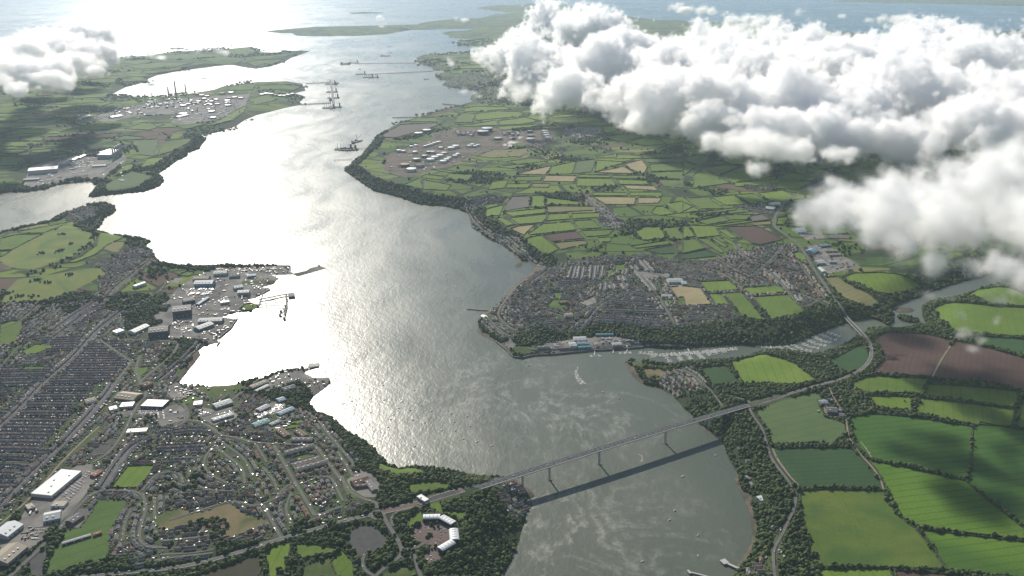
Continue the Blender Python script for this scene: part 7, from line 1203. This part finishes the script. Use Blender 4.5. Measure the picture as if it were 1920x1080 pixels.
# far woods beyond the near raster
xs_ = rng.uniform(-9000, 9000, 60000); ys_ = 6900 + rng.random(60000) ** 1.3 * 9000; Pf = np.c_[xs_, ys_]; pf = projv(np.c_[Pf, np.full(len(Pf), 25.)]); Pf = Pf[(pf[:, 0] > -40) & (pf[:, 0] < 1960)]; hf = hts(Pf)
Pf, hf = Pf[hf > 2], hf[hf > 2]; farfree = np.ones(len(Pf), bool)
for f, tg in zip(polyw, tags):
    if tg[0] == 'use' and tg[1] != 'T' and f[:, 1].max() > 6500: lo, hi = f.min(0), f.max(0); bb = np.where(((Pf > lo) & (Pf < hi)).all(1))[0]; farfree[bb[inside(Pf[bb], f)]] = False
sel = farfree & ((sn(Pf, 420, 4) + .5 * sn(Pf, 140, 7)) > .25); Pf, hf = Pf[sel], hf[sel]; sf = rng.uniform(6, 13, len(Pf)) * np.clip(np.hypot(*Pf.T) / 8000, 1, 1.8)
scatter('distant_woodland', Pf, np.c_[sf, sf, sf * .7], hf + sf * .35, 'far woods fading into the haze')
# grazing animals too small to pick apart, dropped: the photograph does not resolve them
# ---------------------------------------------------------------- clouds: real volumes floating below the aircraft, plus one added above for shade
def cloudmat(name, dens, aniso=.55):
    m, nt, out = newmat(name)
    pv = nt.nodes.new('ShaderNodeVolumePrincipled'); pv.inputs['Color'].default_value = (1, 1, 1, 1)
    pv.inputs['Density'].default_value = dens; pv.inputs['Anisotropy'].default_value = aniso
    pv.inputs['Density Attribute'].default_value = 'density'
    L(nt, pv.outputs[0], out.inputs['Volume'])
cloudmat('cloud', .030, .35); cloudmat('wisp', .022)
def cloud(name, blobs, label, alt, voxel, amp=1.0, nscale=1 / 330., sharp=3.0, flat=.62, mat='cloud', group=None, cut=0.0, world=False):
    """blobs: (px, py, radius in px[, alt offset]) seen in the photograph -> ellipsoids at their real place"""
    E_ = []
    for b in blobs:
        if world: E_.append((b[0], b[1], alt + b[3], b[2])); continue
        z = alt + (b[3] if len(b) > 3 else 0); x, y = at0(b[0], b[1], z)
        dist = math.sqrt(x * x + y * y + (CAM_H - z) ** 2); E_.append((x, y, z, b[2] * dist / FPX))
    E_ = np.array(E_); pad = 60
    lo = (E_[:, :3] - E_[:, 3:4] * np.array([1.25, 1.25, flat * 1.25])).min(0) - pad; hi = (E_[:, :3] + E_[:, 3:4] * np.array([1.25, 1.25, flat * 1.25])).max(0) + pad
    lo[2] = max(lo[2], 30); hi[2] = hi[2] if world else min(hi[2], CAM_H - 30)
    c = (lo + hi) / 2; half = (hi - lo) / 2
    ng = bpy.data.node_groups.new(name, 'GeometryNodeTree')
    ng.interface.new_socket('Geometry', in_out='OUTPUT', socket_type='NodeSocketGeometry')
    go = ng.nodes.new('NodeGroupOutput')
    vc = ng.nodes.new('GeometryNodeVolumeCube')
    vc.inputs['Min'].default_value = tuple(-half); vc.inputs['Max'].default_value = tuple(half)
    for i, a in enumerate('XYZ'): vc.inputs['Resolution ' + a].default_value = max(8, int(2 * half[i] / (voxel if i < 2 else voxel * .8)))
    pos = ng.nodes.new('GeometryNodeInputPosition').outputs[0]
    # domain-warp the position so that lobes are not round
    def vm(op, a, b=None):
        n = ng.nodes.new('ShaderNodeVectorMath'); n.operation = op
        for i, v in enumerate((a, b)):
            if v is None: continue
            if hasattr(v, 'links'): ng.links.new(v, n.inputs[i])
            else: n.inputs[i].default_value = v
        return n
    def mt(op, a, b=0.0, clamp=False):
        n = ng.nodes.new('ShaderNodeMath'); n.operation = op; n.use_clamp = clamp
        for i, v in enumerate((a, b)):
            if hasattr(v, 'links'): ng.links.new(v, n.inputs[i])
            else: n.inputs[i].default_value = float(v)
        return n.outputs[0]
    off = vm('ADD', pos, tuple(c)).outputs[0]
    wn_ = ng.nodes.new('ShaderNodeTexNoise'); wn_.inputs['Scale'].default_value = nscale * .8; wn_.inputs['Detail'].default_value = 3; ng.links.new(off, wn_.inputs['Vector'])
    wv_ = vm('MULTIPLY', vm('SUBTRACT', wn_.outputs['Color'], (.5, .5, .5)).outputs[0], (1.5 / nscale, 1.5 / nscale, .8 / nscale)).outputs[0]
    pp = vm('ADD', pos, wv_).outputs[0]
    acc = None
    for x, y, z, r in E_:
        d = vm('SUBTRACT', pp, (x - c[0], y - c[1], z - c[2])).outputs[0]
        d = vm('MULTIPLY', d, (1 / r, 1 / r, 1 / (r * flat))).outputs[0]
        ln = vm('LENGTH', d).outputs['Value']
        v = mt('SUBTRACT', 1.0, ln)
        acc = v if acc is None else mt('MAXIMUM', acc, v)
    nn = ng.nodes.new('ShaderNodeTexNoise'); nn.inputs['Scale'].default_value = nscale; nn.inputs['Detail'].default_value = 7
    nn.inputs['Roughness'].default_value = .68; nn.inputs['Lacunarity'].default_value = 2.1; ng.links.new(off, nn.inputs['Vector'])
    # billows: folded noise gives cauliflower lobes
    n2 = ng.nodes.new('ShaderNodeTexNoise'); n2.inputs['Scale'].default_value = nscale * 3.2; n2.inputs['Detail'].default_value = 5; n2.inputs['Roughness'].default_value = .62; ng.links.new(off, n2.inputs['Vector'])
    fold = mt('MULTIPLY', mt('ABSOLUTE', mt('SUBTRACT', n2.outputs['Fac'], .5)), 2.0)
    nz = mt('ADD', mt('MULTIPLY', mt('SUBTRACT', nn.outputs['Fac'], .48 + cut), 3.3 * amp), mt('MULTIPLY', mt('SUBTRACT', fold, .2), 1.15 * amp))
    dd = mt('ADD', acc, nz)
    dd = mt('MULTIPLY', dd, sharp, True)
    dd = mt('MULTIPLY', dd, dd)
    ng.links.new(dd, vc.inputs['Density'])
    sm = ng.nodes.new('GeometryNodeSetMaterial'); sm.inputs['Material'].default_value = MATS[mat]
    ng.links.new(vc.outputs[0], sm.inputs[0]); ng.links.new(sm.outputs[0], go.inputs[0])
    vd = bpy.data.volumes.new(name); o = bpy.data.objects.new(name, vd); COL.objects.link(o); vd.materials.append(MATS[mat])
    md = o.modifiers.new('cloud', 'NODES'); md.node_group = ng
    o.location = tuple(c); o['label'] = label; o['category'] = 'cloud'
    if group: o['group'] = group
    return o
cloud('cloud', [(1040, 50, 60, 60), (1100, 70, 75), (960, 100, 48), (925, 95, 25, -20), (1010, 130, 70), (1110, 135, 85, 60), (1190, 110, 70, 40), (1060, 165, 60), (1250, 130, 80, 40), (1200, 180, 75),
    (1330, 110, 75, 40), (1290, 190, 90, 40), (1230, 225, 45, -60), (1390, 150, 100, 60), (1480, 110, 80, 40), (1350, 240, 70, -40), (1450, 200, 100, 30), (1560, 140, 95, 60), (1540, 220, 85), (1640, 120, 80, 60), (1630, 200, 95, 30),
    (1590, 260, 45, -60), (1740, 100, 75, 60), (1700, 180, 95, 60), (1690, 250, 55, -40), (1800, 140, 100, 60), (1790, 230, 80), (1870, 110, 70, 40), (1900, 190, 100, 30), (1860, 255, 50, -30), (1960, 240, 90), (1980, 120, 80), (1780, 75, 45, 40), (1480, 240, 70), (2060,180,110)],
    'the great bank of white cumulus across the upper right of the view', 300, 12, sharp=4.2)
cloud('cloud', [(1540, 390, 50, -40), (1600, 370, 60), (1660, 400, 85, 20), (1740, 370, 85, 20), (1800, 420, 110), (1850, 340, 80, 40), (1920, 330, 80, 40), (1930, 430, 120), (1680, 460, 55, -30), (1740, 480, 55, -40), (1900, 520, 50, -60), (1620, 430, 45, -20), (2020, 400, 130), (2060, 480, 90), (1800, 500, 34, -50), (1860, 500, 52, -30), (1940, 530, 50, -60)],
    'nearest white cloud, hanging over fields at the right edge beyond the small bridge', 450, 10, nscale=1 / 240., sharp=1.6)
cloud('cloud', [(-30, 120, 55), (20, 130, 55), (60, 100, 45), (110, 100, 55), (160, 75, 40, 60), (150, 120, 40), (190, 125, 25), (30, 165, 30, -30), (110, 150, 30, -30), (-90, 130, 80), (90, 75, 30, 30), (175, 55, 26, 60), (135, 60, 34, 60), (60, 85, 34, 30), (175, 100, 36, 20), (15, 110, 50, 20), (80, 135, 46, -10)],
    'white cumulus with grey flank over the far left headland', 520, 18, sharp=3)

cloud('cloud', [(1265, 14, 14), (1285, 18, 12), (1320, 20, 16), (1335, 22, 10)], 'small flat cloud over the sea, leftmost of the far ones', 400, 45, flat=.4, amp=1.25, nscale=1 / 300., sharp=1.5)
cloud('cloud', [(1375, 42, 20), (1400, 36, 22), (1430, 35, 26), (1460, 42, 18), (1370, 25, 12), (1490, 24, 14), (1420, 50, 18), (1380, 52, 12)], 'ragged cloud over the far coast behind the great bank', 420, 40, flat=.4, amp=1.25, nscale=1 / 300., sharp=1.5)
cloud('cloud', [(1625, 40, 10), (1655, 38, 14), (1685, 36, 18), (1700, 40, 16), (1718, 42, 9), (1580, 33, 8)], 'long small cloud over the sea to the right', 400, 40, flat=.4, amp=1.25, nscale=1 / 300., sharp=1.5)
cloud('cloud', [(712, 38, 9), (720, 46, 8), (855, 32, 12), (870, 35, 8)], 'tiny bright puffs above the far headland', 380, 50, flat=.4, amp=1.25, nscale=1 / 300., sharp=1.5)
cloud('wisp_cloud', [(240, 98, 14), (290, 100, 16), (340, 95, 18), (385, 92, 16), (415, 92, 10), (310, 108, 10)], 'thin pale veil of cloud drifting off the left cumulus', 300, 35, nscale=1 / 400., sharp=1.2, mat='wisp')
cloud('wisp_cloud', [(1800, 595, 12), (1812, 625, 17), (1822, 648, 14), (1840, 635, 13), (1862, 560, 20), (1870, 600, 12), (1790, 560, 12), (1750, 550, 14), (1530, 300, 10)], 'torn wisps hanging over the ploughed field below the nearest cloud', 330, 6, nscale=1 / 70., sharp=1.3, mat='wisp', cut=-.02)
cloud('wisp_cloud', [(890, 178, 16), (975, 175, 22), (1000, 165, 20), (940, 165, 14), (850, 120, 12), (885, 108, 10)], 'faint wisps over the far docks below the cloud bank', 320, 22, nscale=1 / 260., sharp=1.1, mat='wisp')
cloud('steam_plume', [(950, 272, 7), (958, 268, 8), (968, 266, 8), (975, 258, 6), (960, 274, 7), (982, 252, 4)], 'white steam plume rising from the north shore terminal', 45, 5, nscale=1 / 60., sharp=2.0)
cloud('cloud', [(1395, 270, 52, 0), (1440, 285, 52, 0), (1340, 268, 40, 0), (1490, 285, 38, 0), (1430, 315, 26, -30), (1580, 290, 34, -20), (1740, 270, 40, -20)], 'soft lower skirt hanging from the great bank of cumulus', 290, 11, nscale=1 / 230., sharp=1.5)
def over(px, py, z):                             # the place at height z whose shadow falls on a spot seen in the photograph
    g = gpt(px, py); return g + z / math.tan(SUN_EL) * np.array([math.sin(SUN_AZ), math.cos(SUN_AZ)])
cloudmat('shade_cloud', .035)  # unseen cloud added above the frame to throw shade on the right-hand fields
cloud('added_shade_cloud', [(*over(px, py, 1650), r, dz) for px, py, r, dz in ((1735, 845, 75, 0), (1775, 870, 85, 10), (1760, 825, 60, -10), (1850, 880, 90, 0), (1900, 850, 80, 0), (1790, 930, 60, 0), (1880, 960, 70, 0), (1640, 655, 90, 0), (1720, 650, 110, 0), (1560, 640, 80, 0), (1840, 770, 60, 0), (1930, 900, 90, 0))],
    'unseen cloud added higher than the camera to shade the right-hand fields', 1650, 16, nscale=1 / 240., sharp=2.0, flat=.6, amp=.8, mat='shade_cloud', world=True)
# labels that still coincide are told apart by their height in the picture
by = {}
for o in S.objects:
    if o.parent is None and o.get('label') and o.get('category') in ('house', 'hedge', 'boat', 'yacht'): by.setdefault(o['label'], []).append(o)
RANK = ['lowest', 'second lowest', 'third lowest', 'fourth lowest', 'fifth lowest', 'sixth lowest', 'seventh lowest']
for lb, os_ in by.items():
    if 2 <= len(os_) <= 7:
        def yy(o):
            if o.type == 'MESH': v = o.data.vertices[len(o.data.vertices) // 2].co; return -projv([[v.x, v.y, v.z]])[0][1]
            return -projv([[*o.location]])[0][1]
        os_.sort(key=yy)
        for k, o in enumerate(os_):
            w_ = lb.replace('on the open water ', '').replace('dark hedgerow edging', 'hedge by').replace('lying ', '').replace('well ', '')
            o['label'] = ' '.join((RANK[k] + ' ' + w_).split()[:16])
